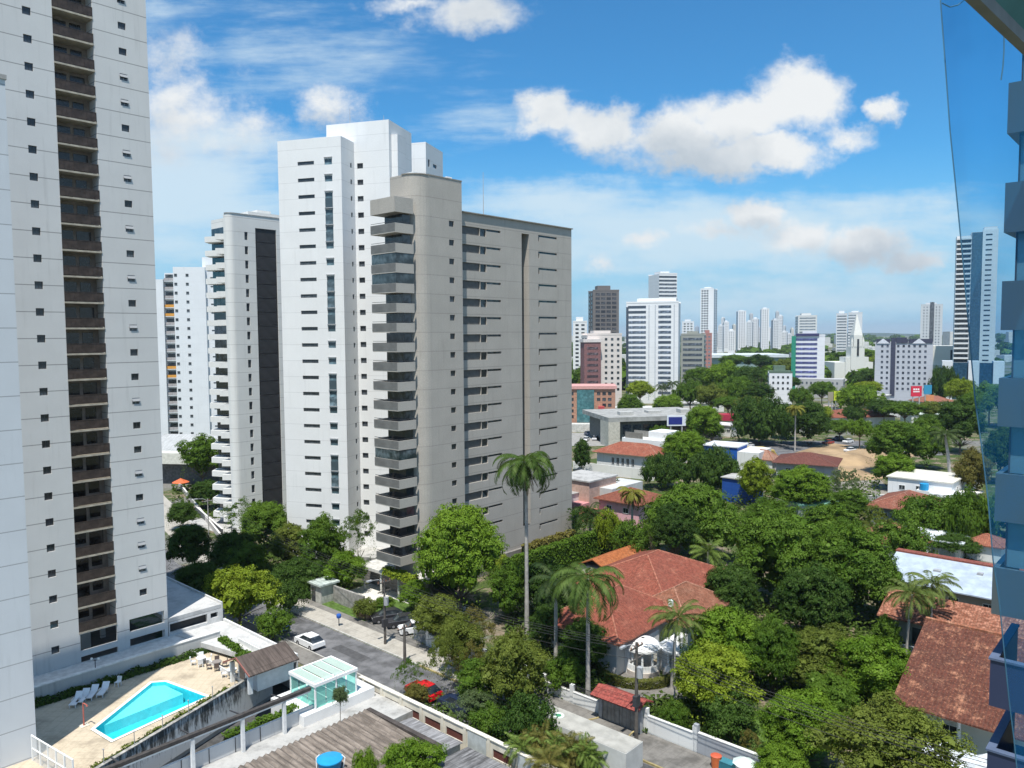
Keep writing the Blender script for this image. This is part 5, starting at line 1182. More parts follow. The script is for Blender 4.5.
def lowwall(label, p, q, h, mat, th=.25):
    P0 = Vector(gp(*p)); P1 = Vector(gp(*q)); d = P1-P0; T = thing('wall', label, 'wall', P0, math.atan2(d.y, d.x)); MB().box(0, 0, 0, d.length, th, h).build('wall', mat, T)
    MB().box(-.03, -.05, h, d.length, th+.05, h+.08).build('coping', plain((.6, .58, .55), .8), T)
lowwall('pale low wall beside the path between the left towers', (178, 486), (226, 548), 1.1, plain((.48, .44, .41), .8, .2))
lowwall('dark railing wall along the upper path, nearer the off-white tower', (195, 512), (222, 536), 1.3, plain((.12, .12, .12), .8, .2))
lowwall('grey wall in front of the long orange roofed house', (570, 486), (600, 494), 2.4, white_w)
lowwall('white garden wall in front of the white flat house yard', (846, 505), (885, 502), 1.6, conc)
# a few plain roofs of the neighbourhood seen between the trees
for i, (px, py, w_, d_, h_, c_, lb) in enumerate((
    (640, 418, 20, 12, 4, (.55, .55, .53), 'low white roofed shed left of the row of royal palms'), (720, 436, 9, 7, 4, (.66, .66, .65), 'white wall fragment under the kiosk with the red roof'),
    (863, 430, 26, 16, 5, (.36, .12, .08), 'wide red roofed house left of the big round mango tree'), (893, 416, 20, 10, 5, (.60, .60, .58), 'pale shop behind the red billboard'),
    (938, 411, 16, 10, 4.5, (.40, .17, .12), 'small red roof right of the orange hoarding'), (866, 405, 18, 10, 5, (.50, .50, .48), 'pale block above the tree at the yellow green billboard'),
    (925, 423, 12, 8, 3.5, (.62, .70, .66), 'light green-white roof under the far red roof'), (815, 418, 16, 9, 5, (.34, .27, .23), 'brown roofed house near the yellow green billboard'),
    (820, 520, 9, 8, 3, (.25, .50, .40), 'pale green roofed shed among the crowns'), (803, 430, 8, 6, 3, (.7, .7, .7), 'tiny white house under the middle palm'), (905, 560, 8, 7, 3, (.42, .20, .13), 'orange-brown shed roof left of the white metal roof'),
    (828, 370, 60, 20, 8, (.55, .56, .56), 'pale low rise block below the distant paired towers'), (905, 362, 60, 24, 9, (.50, .52, .53), 'pale low building far behind the gabled block'), (965, 352, 90, 30, 9, (.58, .58, .56), 'long pale far building behind the blue net'),
    (700, 412, 24, 12, 4, (.5, .5, .48), 'pale flat roof in front of the grey office block'), (760, 470, 7, 5, 3, (.5, .3, .22), 'small orange brown shed right of the blue shop'))):
    x, y, _ = gp(px, py); T = thing('house', lb, 'house', (x, y, 0), GR if i % 2 else R(5)); MB().box(-w_/2, 0, 0, w_/2, d_, h_).build('wall', white_w, T); m = MB()
    red = c_[0] > c_[1]*1.6
    if red: hip(m, -w_/2, 0, w_/2, d_, h_+.1, h_+2.4); m.build('roof', RT(c=c_, amt=.4), T)
    else: m.box(-w_/2-.4, -.4, h_, w_/2+.4, d_+.4, h_+.35); m.build('roof', plain(c_, .8, .15, .5), T)
    if h_ > 3.4: windows(T, [(-w_/2+w_*(q+.5)/4, -.03, h_*.55, 0) for q in range(4)])

# ------------------------------------------------------------------ vehicles, poles, street things
tyre = plain((.02, .02, .02), .8); rim = plain((.4, .4, .42), .3, .1, metal=.7)
def make_car(label, c, loc, rot, name='parked_car', suv=False, group='cars parked along the street and in the yards'):
    T = thing(name, label, 'car', loc, rot, group); paint = plain(c, .22, .03, spec=.6, name='car_paint'); L, Wd = 4.2, 1.72; up = .12 if suv else 0
    prof = [(-2.1, .35), (-2.12, .75+up), (-1.95, .92+up), (-1.1, .98+up), (1.55, 1.0+up), (2.05, .9+up), (2.1, .4), (1.9, .25), (-1.9, .25)]
    m = MB(); n = len(prof); hw = Wd/2; k = 0
    ring = lambda y, s: [(x, y, z if z < .5 else .5+(z-.5)*s) for x, z in prof]
    R_ = [ring(-hw, .9), ring(-hw+.06, 1), ring(hw-.06, 1), ring(hw, .9)]
    for j in range(3):
        for i in range(n): i2 = (i+1) % n; m.face([R_[j][i], R_[j+1][i], R_[j+1][i2], R_[j][i2]])
    m.face(R_[0]); m.face(R_[3][::-1]); m.build('body', paint, T)
    b0 = [(-1.15, .99+up), (-.45, 1.42+up), (1.1, 1.46+up), (1.85, 1.0+up)]
    m = MB(); lo, hi = hw-.08, hw-.24; pts0 = [(x, -lo if z < 1.2 else -hi, z) for x, z in b0]; pts1 = [(x, lo if z < 1.2 else hi, z) for x, z in b0]
    m.face(pts0); m.face(pts1[::-1]); m.face([pts0[0], pts1[0], pts1[1], pts0[1]][::-1]); m.face([pts0[2], pts1[2], pts1[3], pts0[3]][::-1]); m.build('windows', gdark, T)
    MB().box(-.5, -hi-.02, 1.44+up, 1.15, hi+.02, 1.49+up).build('roof', paint, T)
    wm_ = MB().tube([(0, -.1, 0), (0, .1, 0)], [.31, .31], 14).mesh('wheel', tyre); rm_ = MB().tube([(0, -.11, 0), (0, .11, 0)], [.17, .17], 10).mesh('rim', rim)
    for x in (-1.3, 1.3):
        for y in (-hw+.08, hw-.08): w_ = obj('wheel', wm_, T, (x, y, .31)); obj('rim', rm_, w_)
    hl = MB().box(-.03, -.18, -.07, .03, .18, .07).mesh('headlight', plain((.8, .8, .75), .2))
    for y in (-.6, .6): obj('headlight', hl, T, (-2.11, y, .68+up))
    return T
A90 = GR+R(90)
def cw_at(px, py, z=0): q = gp(px, py, z); return (q[0], q[1], z)
make_car('white hatchback parked at the near kerb beside the glass canopy', (.75, .76, .77), W(-80.6, 51.9, .01), GR)
make_car('blue car half hidden by the near kerb bush, beyond the white hatchback', (.05, .12, .30), W(-88.5, 52, .01), GR)
make_car('first dark car in the forecourt opposite, nearer the brick planter', (.03, .03, .035), W(-79.8, 63.4, .06), GR+R(60), suv=True)
make_car('second dark car in the forecourt, next to the white one', (.035, .035, .04), W(-77, 63.6, .06), GR+R(60))
make_car('white car nosed up to the grey fence gate in the forecourt', (.75, .75, .75), W(-74.0, 63.2, .06), GR+R(60))
make_car('bright red car parked behind the cream wall with louvres', (.55, .01, .02), W(-60.0, 52.3, .01), GR)
make_car('dark navy car parked behind the cream wall under the trees', (.015, .025, .06), W(-55.0, 52.4, .01), GR, suv=True)
make_car('dark car parked below the grey wall before the orange roofed house', (.03, .03, .035), cw_at(612, 487), GR)
make_car('dark car parked in front of the white yard wall near the tower edge', (.05, .06, .08), cw_at(581, 472), GR+R(20))
cc = [(.7, .7, .7), (.5, .5, .52), (.06, .06, .07), (.6, .6, .6), (.3, .05, .05), (.1, .12, .2)]
nm = ['first', 'second', 'third', 'fourth', 'fifth', 'sixth', 'seventh', 'eighth', 'ninth', 'tenth', 'eleventh', 'twelfth', 'thirteenth']
cn = ['white', 'silver', 'black', 'pale grey', 'dark red', 'dark blue']
for i, (px, py) in enumerate(((586, 441), (595, 440), (604, 442), (613, 440), (600, 436), (588, 435), (622, 443))):
    make_car(f'{cn[i % 6]} car in the lot before the orange office building' if i < 6 else 'white car alone at the right end of the lot before the orange office building', cc[i % 6], cw_at(px, py), R(70+i*7))
for i, (px, py) in enumerate(((705, 436), (716, 440), (748, 447), (828, 444), (838, 440), (848, 443))):
    make_car(f"{cn[(i+1) % 6]} car on the far side street {'left of' if i < 3 else 'right of'} the middle palm", cc[(i+1) % 6], cw_at(px, py), R(10+i*5))
make_car('white car parked beyond the trees at the sand lot edge', (.7, .7, .7), cw_at(850, 452), R(30))
# box truck in the road
T = gthing('box_truck', 'light grey box truck with a green roof mark on the near side of the road', 'truck', -44.4, 52.2, .01)
bxm = plain((.50, .50, .48), .5, .08, 1.2, name='truck_box'); m = MB(); m.box(0, 0, 1.0, 9.8, 2.6, 3.15); m.build('cargo_box', bxm, T)
MB().box(.05, .05, 3.16, 9.75, 2.55, 3.19).build('roof', plain((.36, .35, .315), .6, .16, 1.0), T)
MB().prism(arc(1.6, 1.3, .55, 0, 345, 23), 3.2, 3.23).build('round_mark', plain((.62, .70, .62), .6), T); MB().prism(arc(1.6, 1.3, .28, 0, 345, 15), 3.235, 3.25).build('green_mark', plain((.06, .24, .13), .6), T)
m = MB(); m.box(-2.2, .1, .6, -.12, 2.5, 2.6); m.build('cab', plain((.66, .66, .66), .4, .05), T); MB().box(-2.24, .2, 1.6, -2.0, 2.4, 2.4).build('windscreen', gdark, T); MB().box(-2, .3, .6, 9.6, 2.3, .99).build('chassis', tyre, T)
wt_ = MB().tube([(0, -.14, 0), (0, .14, 0)], [.48, .48], 16).mesh('wheel', tyre)
for x in (7.4, 8.6, -1.2):
    for y in (.2, 2.4): obj('wheel', wt_, T, (x, y, .48))
wood = plain((.10, .09, .08), .9, .3, name='old_pole'); concp = plain((.34, .33, .31), .85, .2, name='concrete_pole')
def pole(label, s, a, h, mat, arms=1, lamp=False, r=.16, bulk=False):
    T = gthing('utility_pole', label, 'utility pole', s, a, 0.1, 'utility and lamp poles along the street'); MB().tube([(0, 0, 0), (0, 0, h)], [r, r*.65], 8).build('pole', mat, T)
    for i in range(arms): MB().box(-.06, -1.0, h-.5-i*1.1, .06, 1.0, h-.38-i*1.1).build('crossarm', mat, T)
    ins = MB().tube([(0, 0, 0), (0, 0, .22)], [.06, .05], 6).mesh('insulator', plain((.3, .15, .1), .4))
    if arms:
        for y in (-.9, -.3, .3, .9): obj('insulator', ins, T, (0, y, h-.38))
    if bulk: MB().tube([(.35, 0, h-3.2), (.35, 0, h-2.2)], [.3, .3], 10).build('transformer', alu, T); MB().box(-.2, -.35, h-6.0, .2, .35, h-5.0).build('meter_box', dkframe, T)
    if lamp:
        MB().tube([(0, 0, h-.4), (0, -.9, h+.1), (0, -2.0, h+.25)], [.05, .045, .04], 6).build('lamp_arm', alu, T); MB().box(-.14, -2.6, h+.18, .14, -1.9, h+.34).build('lamp_head', alu, T)
    return T
pole('dark utility pole in front of the tiled gate', -37.9, 58.9, 9.6, wood, 2, True, .2, True)
pole('slim pale lamp pole on the driveway behind the gate', -38.3, 66.5, 7.6, concp, 0, True, .09)
pole('utility pole with a transformer at the kerb before the forecourt cars', -73.8, 58.2, 8.2, wood, 2, True, .17, True)
pole('short dark pole at the kerb where the roadside trees begin', -67.7, 56.2, 4.6, wood, 1, False, .2)
pole('grey pole beside the path behind the left tower', -134.4, 65.9, 8.5, concp, 1, True, .13)
m = MB()
for dy, dz in ((-.9, 0), (-.3, .02), (.3, .03), (.9, 0), (0, -1.3)):
    for A_, B_ in ((W(-73.8, 58.2+dy, 8.1+dz), W(-37.9, 58.9+dy, 9.4+dz)), (W(-37.9, 58.9+dy, 9.4+dz), W(0, 59.5+dy, 9+dz)), (W(-134.4, 65.9+dy, 8.3+dz), W(-73.8, 58.2+dy, 8.1+dz))):
        P_ = [A_.lerp(B_, t/10)-Vector((0, 0, .9*4*(t/10)*(1-t/10))) for t in range(11)]; m.tube(P_, [.022]*11, 4)
tag(m.build('overhead_wires', plain((.03, .03, .03), .7)), 'thin black overhead wires sagging between the street poles', 'wires')
T = thing('payphone', 'blue payphone hood on a post on the far pavement', 'payphone', gp(339, 626, .13)); blp = plain((.03, .10, .38), .4, .1, name='blue_paint')
MB().tube([(0, 0, 0), (0, 0, 1.5)], [.06, .06], 8).build('post', dkframe, T); m = MB(); m.tube([(0, 0, 1.1), (0, 0, 1.4), (0, 0, 1.6), (0, 0, 1.68)], [.28, .34, .26, .06], 12); m.build('hood', blp, T)
x, y, _ = gp(716, 769)
T = thing('rubbish_bin', 'orange bin on the pavement against the grey wall', 'bin', (x, y, .13)); MB().tube([(0, 0, 0), (0, 0, 1.1)], [.38, .48], 12).build('body', plain((.58, .15, .05), .5), T); MB().tube([(0, 0, 1.1), (0, 0, 1.2)], [.5, .3], 12).build('lid', plain((.5, .1, .05), .5), T)
x, y, _ = gp(727, 772)
T = thing('crate', 'blue-green crate beside the orange bin', 'crate', (x, y, .13), GR); MB().box(-.6, -.4, 0, .6, .4, .8).build('body', plain((.03, .16, .2), .5), T); MB().box(-.62, -.42, .8, .62, .42, .86).build('rim', plain((.05, .2, .25), .5), T)
x, y, _ = gp(744, 784)
T = thing('vendor_parasol', 'pale grey-green parasol at the lower edge right of the orange bin', 'parasol', (x, y, .13)); MB().tube([(0, 0, 0), (0, 0, 2.1)], [.04, .04], 6).build('pole', alu, T); m = MB(); q = arc(0, 0, 1.0, 0, 360, 8)
for i in range(8): m.face([(*q[i], 1.75), (*q[i+1], 1.75), (0, 0, 2.25)])
m.build('canopy', plain((.55, .64, .60), .6, .1), T)
T = gthing('fence_gate', 'grey barred gate beside the white car of the forecourt', 'gate', -72.4, 61.6, 0); m = MB()
for i in range(14): m.box(i*.18, 0, 0, i*.18+.08, .06, 1.9)
m.box(0, 0, .1, 2.5, .07, .2); m.box(0, 0, 1.8, 2.5, .07, 1.9); m.build('bars', plain((.30, .33, .36), .5), T); MB().box(2.5, 0, 0, 2.9, .4, 2.3).build('post', wht, T)

# ------------------------------------------------------------------ near balconies at the right edge and the blue net
nb = gthing('balcony_tower', 'near balcony stack of the own block at the right edge, seen through the blue net', 'apartment building', -4.3, 25.2)
def tilemat(c, g, sz=.16):
    m, b, p, o = newmat('small_wall_tiles'); tc = b.n('ShaderNodeTexCoord'); x, y, z = b.sep(tc.outputs['Object'])
    j = b.m('MAXIMUM', b.m('LESS_THAN', b.m('FRACT', b.m('DIVIDE', x, sz)), .12), b.m('LESS_THAN', b.m('FRACT', b.m('DIVIDE', z, sz)), .12))
    j = b.m('MAXIMUM', j, b.m('LESS_THAN', b.m('FRACT', b.m('DIVIDE', y, sz)), .12))
    cell = b.n('ShaderNodeTexWhiteNoise', noise_dimensions='3D'); vm = b.n('ShaderNodeVectorMath', operation='SNAP'); b.put(vm.inputs[0], tc.outputs['Object']); vm.inputs[1].default_value = (sz, sz, sz); b.put(cell.inputs['Vector'], vm.outputs[0])
    b.put(p.inputs['Base Color'], b.mix(j, b.mix(cell.outputs[0], tuple(q*.7 for q in c), tuple(q*1.3 for q in c)), g)); p.inputs['Roughness'].default_value = .35; return m
tg = tilemat((.065, .085, .092), (.08, .10, .11), .12); tb = tilemat((.006, .014, .055), (.03, .04, .085), .22)  # upper grey tiles: shade from net and building is put into their colour
soff = plain((.10, .12, .15), .8)
zt = [44.8-2.7*k for k in range(-1, 8)]
for k, z in enumerate(zt):
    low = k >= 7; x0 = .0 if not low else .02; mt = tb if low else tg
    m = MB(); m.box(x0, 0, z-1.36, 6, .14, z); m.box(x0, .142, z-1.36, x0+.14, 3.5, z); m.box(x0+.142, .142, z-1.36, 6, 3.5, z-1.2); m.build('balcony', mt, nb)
    if low: MB().box(x0-.04, -.04, z, 6, .18, z+.06).box(x0-.04, .182, z, x0+.18, 3.5, z+.06).build('coping', plain((.09, .12, .19), .7), nb)
    gm_ = MB(); gm_.box(.25, .3, z, 6, .34, z+1.40)
    for xx in (.25, 1.0, 1.8, 2.6): gm_.box(xx, .27, z, xx+.04, .37, z+1.4, 1)
    if not low: gm_.build('glazing', [clear_glass((.25, .42, .50), .45), dkframe], nb)
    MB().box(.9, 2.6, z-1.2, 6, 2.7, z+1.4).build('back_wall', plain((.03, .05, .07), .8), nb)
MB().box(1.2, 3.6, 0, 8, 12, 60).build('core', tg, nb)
T = gthing('potted_palm', 'dark potted palm leaves on the fourth near balcony', 'plant', -3.6, 25.9, 35.6)
m = MB(); rr = random.Random(5)
for i in range(26):
    an = rr.uniform(0, 6.28); l_ = rr.uniform(.5, 1.0); c_ = (rr.uniform(0, 1.6), rr.uniform(0, .5), 1.45); e = (c_[0]+l_*math.cos(an), c_[1]+l_*math.sin(an)*.6, c_[2]+rr.uniform(.0, .6))
    mid = tuple((c_[i_]+e[i_])/2+(.18 if i_ == 2 else 0) for i_ in range(3)); m.face([c_, (mid[0]-.06, mid[1], mid[2]), e, (mid[0]+.06, mid[1], mid[2])])
m.build('foliage', leafmat((.01, .03, .02), (.02, .05, .03)), T); MB().tube([(.8, .2, .6), (.8, .2, 1.45)], [.2, .28], 10).build('pot', dkframe, T)
# slanted edge beam above
P0, P1 = Vector(dp(958, -22, 11)), Vector(dp(1046, 64, 14.5)); d = (P1-P0)
T = thing('eaves_beam', 'dark slanting edge beam with a teal soffit in the top right corner', 'beam', P0)
MB().bar((0, 0, 0), tuple(d*1.3), .16, .22).build('beam', plain((.20, .205, .21), .7, .1), T)
m = MB(); off = Vector((1.6, .4, .9)); m.face([tuple(Vector((.1, 0, .08))), tuple(d*1.3+Vector((.1, 0, .08))), tuple(d*1.3+off), tuple(off)]); m.face([tuple(Vector((.1, .05, .12))), tuple(off+Vector((0, .05, .05))), tuple(d*1.3+off+Vector((0, .05, .05))), tuple(d*1.3+Vector((.1, .05, .12)))]); m.build('soffit', plain((.08, .22, .25), .7, .1), T)
# net
nm_, b, p, o = newmat('blue_netting'); t = nm_.node_tree; t.nodes.remove(p)
tc = b.n('ShaderNodeTexCoord'); x, y, z = b.sep(tc.outputs['UV'])
df = b.n('ShaderNodeBsdfDiffuse'); df.inputs[0].default_value = (.015, .22, .50, 1); tl = b.n('ShaderNodeBsdfTranslucent'); tl.inputs[0].default_value = (.015, .22, .50, 1); tr_ = b.n('ShaderNodeBsdfTransparent'); tr_.inputs[0].default_value = (.66, .88, 1, 1)
ad = b.n('ShaderNodeMixShader'); ad.inputs[0].default_value = .5; t.links.new(df.outputs[0], ad.inputs[1]); t.links.new(tl.outputs[0], ad.inputs[2])
mx = b.n('ShaderNodeMixShader'); f_ = b.noise(tc.outputs['Object'], .35, 3, .5); b.put(mx.inputs[0], b.m('ADD', .19, b.m('MULTIPLY', b.ss(f_, .35, .7), .18)))
t.links.new(tr_.outputs[0], mx.inputs[1]); t.links.new(ad.outputs[0], mx.inputs[2]); t.links.new(mx.outputs[0], o.inputs[0])
edge = [(940, -6), (945, 60), (950, 130), (957, 200), (963, 262), (968, 320), (975, 400), (982, 450), (988, 500), (993, 560), (999, 600), (1004, 650), (1009, 700), (1014, 740), (1018, 780)]
T = thing('safety_net', 'translucent blue safety net hanging down the right edge of the picture', 'net', dp(960, 300, 16))
org = Vector(dp(960, 300, 16)); nu = 14; G_ = []
for (px, py) in edge:
    row = []
    for i in range(nu):
        f = i/(nu-1); Y_ = 16-1.2*math.sin(f*9+py*.004)*.35-f*1.5; row.append(tuple(Vector(dp(px+(1120-px)*f, py+ (10*math.sin(f*3.14) if py < 0 else 0), Y_))-org))
    G_.append(row)
m = MB()
for j in range(len(edge)-1):
    for i in range(nu-1): m.face([G_[j+1][i], G_[j+1][i+1], G_[j][i+1], G_[j][i]])
m.build('netting', nm_, T, smooth=True)
rope = plain((.06, .16, .24), .7); MB().tube([r_[0] for r_ in G_], [.013]*len(G_), 5).build('edge_rope', rope, T)
q = [Vector(dp(px, py, 15.5))-org for px, py in ((942, 3), (950, 7), (958, 5), (968, -3))]; MB().tube(q, [.012]*4, 5).build('edge_rope', rope, T)
q = [Vector(dp(px, py, 15.2))-org for px, py in ((1004, 32), (1004, 50), (1003, 66), (1001, 80))]; MB().tube(q, [.012]*4, 5).build('edge_rope', rope, T)
# ------------------------------------------------------------------ vegetation
def leaf_arrays(P, Nn, size, rs, aspect=.55):
    """rhombic leaves at points P with normals Nn"""
    n = len(P); t = rs.normal(size=(n, 3)); t -= (t*Nn).sum(1)[:, None]*Nn; t /= np.linalg.norm(t, axis=1)[:, None]+1e-9
    bt = np.cross(Nn, t); s = size*(.6+.8*rs.random(n))[:, None]
    V = np.stack([P-t*s, P-bt*s*aspect+Nn*s*.12, P+t*s, P+bt*s*aspect+Nn*s*.12], 1)
    return V.reshape(-1, 3)
def mesh_np(name, V, quads, mat, mats=None, mi=None):
    me = bpy.data.meshes.new(name); me.vertices.add(len(V)); me.vertices.foreach_set('co', np.asarray(V, dtype=np.float32).ravel())
    nq = len(quads); me.loops.add(nq*4); me.loops.foreach_set('vertex_index', np.asarray(quads, dtype=np.int32).ravel())
    me.polygons.add(nq); me.polygons.foreach_set('loop_start', np.arange(0, nq*4, 4, dtype=np.int32)); me.polygons.foreach_set('loop_total', np.full(nq, 4, dtype=np.int32))
    for m in (mats or [mat]): me.materials.append(m)
    if mi is not None: me.polygons.foreach_set('material_index', mi)
    me.update(); me.validate(); return me
def crown_geo(seed, kind):
    """unit crown, radius about 1, base near z=0: lobes carrying smaller clumps carrying small leaves"""
    rs = np.random.RandomState(seed); lobes = []
    nl, lr, leaf, sub, per, ht, jit = {'dome': (46, (.21, .31), .019, 14, 34, 1.15, .34), 'loose': (26, (.22, .38), .022, 13, 38, 1.25, .5), 'airy': (24, (.14, .28), .019, 9, 34, 1.5, .8),
                                      'flat': (34, (.16, .28), .020, 12, 36, .55, .45), 'bush': (14, (.32, .48), .034, 14, 30, 1.0, .45)}[kind.rstrip('+')]
    if kind.endswith('+'): ht *= 1.6; nl = int(nl*1.35)
    ga = math.pi*(3-math.sqrt(5))
    for i in range(nl):
        f = (i+.5)/nl; z = 1-1.25*f; r = math.sqrt(max(0, 1-z*z)); a = ga*i+rs.normal()*.3
        rad = (.66+.14*rs.random()) if kind != 'airy' else .45+.4*rs.random()
        zz = z*.5+.5; k = 1+(.05 if kind.startswith('dome') else .13)*rs.normal()
        lobes.append((np.array([r*math.cos(a)*rad*k, r*math.sin(a)*rad*k, max(.08, zz*ht*(.74+.14*rs.random()))]), rs.uniform(*lr)))
    VV = []
    for c, r in lobes:
        d = rs.normal(size=(sub, 3)); d[:, 2] = np.abs(d[:, 2])-.25*rs.random(sub); d /= np.linalg.norm(d, axis=1)[:, None]
        cc = c+d*(r*(.72+.2*rs.random(sub)))[:, None]*np.array([1, 1, .8])
        for q in range(sub):
            rr_ = r*rs.uniform(.26, .42); e = rs.normal(size=(per, 3)); e[:, 2] = np.abs(e[:, 2])-.45*rs.random(per); e /= np.linalg.norm(e, axis=1)[:, None]
            P = cc[q]+e*(rr_*(1-.35*rs.random(per)**2))[:, None]*np.array([1.1, 1.1, .72]); Nn = e*.8+d[q]*.5+rs.normal(size=(per, 3))*jit+np.array([0, 0, .45]); Nn /= np.linalg.norm(Nn, axis=1)[:, None]
            VV.append(leaf_arrays(P, Nn, leaf, rs))
        if not kind.startswith('airy'):     # bigger leaves inside each lobe close it off
            k = 46; e = rs.normal(size=(k, 3)); e /= np.linalg.norm(e, axis=1)[:, None]; P = c+e*(r*.62*rs.random(k)**.4)[:, None]; Nn = e+rs.normal(size=(k, 3))*.3; Nn /= np.linalg.norm(Nn, axis=1)[:, None]; VV.append(leaf_arrays(P, Nn, min(r*.22, .07), rs, .8))
    k = 700; d = rs.normal(size=(k, 3)); d[:, 2] = np.abs(d[:, 2]); d /= np.linalg.norm(d, axis=1)[:, None]
    P = np.stack([d[:, 0], d[:, 1], d[:, 2]*ht*.86+.05], 1)*(.80+.17*rs.random(k))[:, None]; Nn = rs.normal(size=(k, 3))*.6+np.array([0, 0, .6]); Nn /= np.linalg.norm(Nn, axis=1)[:, None]; VV.append(leaf_arrays(P, Nn, leaf*1.15, rs))
    if not kind.startswith('airy'):
        k = 700; d = rs.normal(size=(k, 3)); d /= np.linalg.norm(d, axis=1)[:, None]; P = d*(rs.random(k)**.4)[:, None]*np.array([.52, .52, .30*ht])+np.array([0, 0, .42*ht]); Nn = rs.normal(size=(k, 3)); Nn /= np.linalg.norm(Nn, axis=1)[:, None]
        VV.append(leaf_arrays(P, Nn, .06, rs, .8))
    V = np.concatenate(VV); return V, lobes
GEO = {(k, s): crown_geo(s*13+5, k) for k in ('dome', 'loose', 'airy', 'flat', 'bush', 'dome+', 'loose+') for s in range(3)}
CM = {}
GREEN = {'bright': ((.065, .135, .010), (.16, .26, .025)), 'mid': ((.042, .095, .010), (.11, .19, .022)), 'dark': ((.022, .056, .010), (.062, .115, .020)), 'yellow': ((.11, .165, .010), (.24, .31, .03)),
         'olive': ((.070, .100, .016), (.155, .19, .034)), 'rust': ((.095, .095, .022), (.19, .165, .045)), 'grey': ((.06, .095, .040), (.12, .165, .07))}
def crown_mesh(kind, s):
    k = (kind, s)
    if k not in CM:
        V, lb = GEO[k]; CM[k] = mesh_np('crown', V, np.arange(len(V)).reshape(-1, 4), leafmat(*GREEN['mid']))
    return CM[k]
bark = plain((.13, .10, .075), .95, .3, 2, name='bark'); pbark = plain((.36, .34, .31), .9, .2, 2, name='palm_bark')
TM = {}
def trunk_mesh(kind, s):
    if (kind, s) in TM: return TM[(kind, s)]
    V, lobes = GEO[(kind, s)]; m = MB(); rs = random.Random(s+9)
    m.tube([(0, 0, -1), (.01, .02, -.45), (0, 0, 0)], [.055, .042, .038], 8); m.tube([(0, 0, 0), (.02, 0, .3)], [.036, .02], 6)
    for c, r in lobes[::3]: m.tube([(0, 0, -.05), (c[0]*.45, c[1]*.45, c[2]*.45+.04), (c[0]*.92, c[1]*.92, c[2]*.95)], [.028, .018, .006], 5)
    TM[(kind, s)] = m.mesh('trunk', bark); return TM[(kind, s)]
cnt = [0]
def tree(label, box, Y, kind='dome', g='mid', gap=.12, grp=None, name='tree', wscale=1.0):
    """box = pixel bounds of the crown, Y = metres away; the tree stands on the ground there"""
    x0, y0, x1, y1 = box; cnt[0] += 1; rs = random.Random(cnt[0]*17); s = cnt[0] % 3
    cx = (x0+x1)/2; w = (x1-x0)/F*Y*wscale; top = dp(cx, y0, Y)[2]; bot = max(.6, dp(cx, y1, Y)[2]); ctr = dp(cx, (y0+y1)/2, Y)
    ht = {'dome': 1.15, 'loose': 1.25, 'airy': 1.5, 'flat': .55, 'bush': 1.0}[kind]
    R_ = w/2; H_ = max(1.0, top-bot)
    if kind in ('dome', 'loose') and H_ > R_*1.5: kind += '+'; ht *= 1.6
    T = thing(name, label, 'tree' if name != 'shrub' else 'shrub', (ctr[0], Y, 0), rs.uniform(0, 6.28), grp)
    o = obj('crown', crown_mesh(kind, s), T, (0, 0, bot)); o.material_slots[0].link = 'OBJECT'; o.material_slots[0].material = leafmat(*GREEN[g]); o.scale = (R_, R_, H_/ht*1.02)
    t = obj('trunk', trunk_mesh(kind, s), T, (0, 0, bot)); t.scale = (R_*.9, R_*.9, max(bot, .3) if True else 1)
    # branches inside the crown keep the crown's own height
    return T
def fix_trunk(kind): pass
FW = {'kind': 'loose'}
B = lambda *a: a
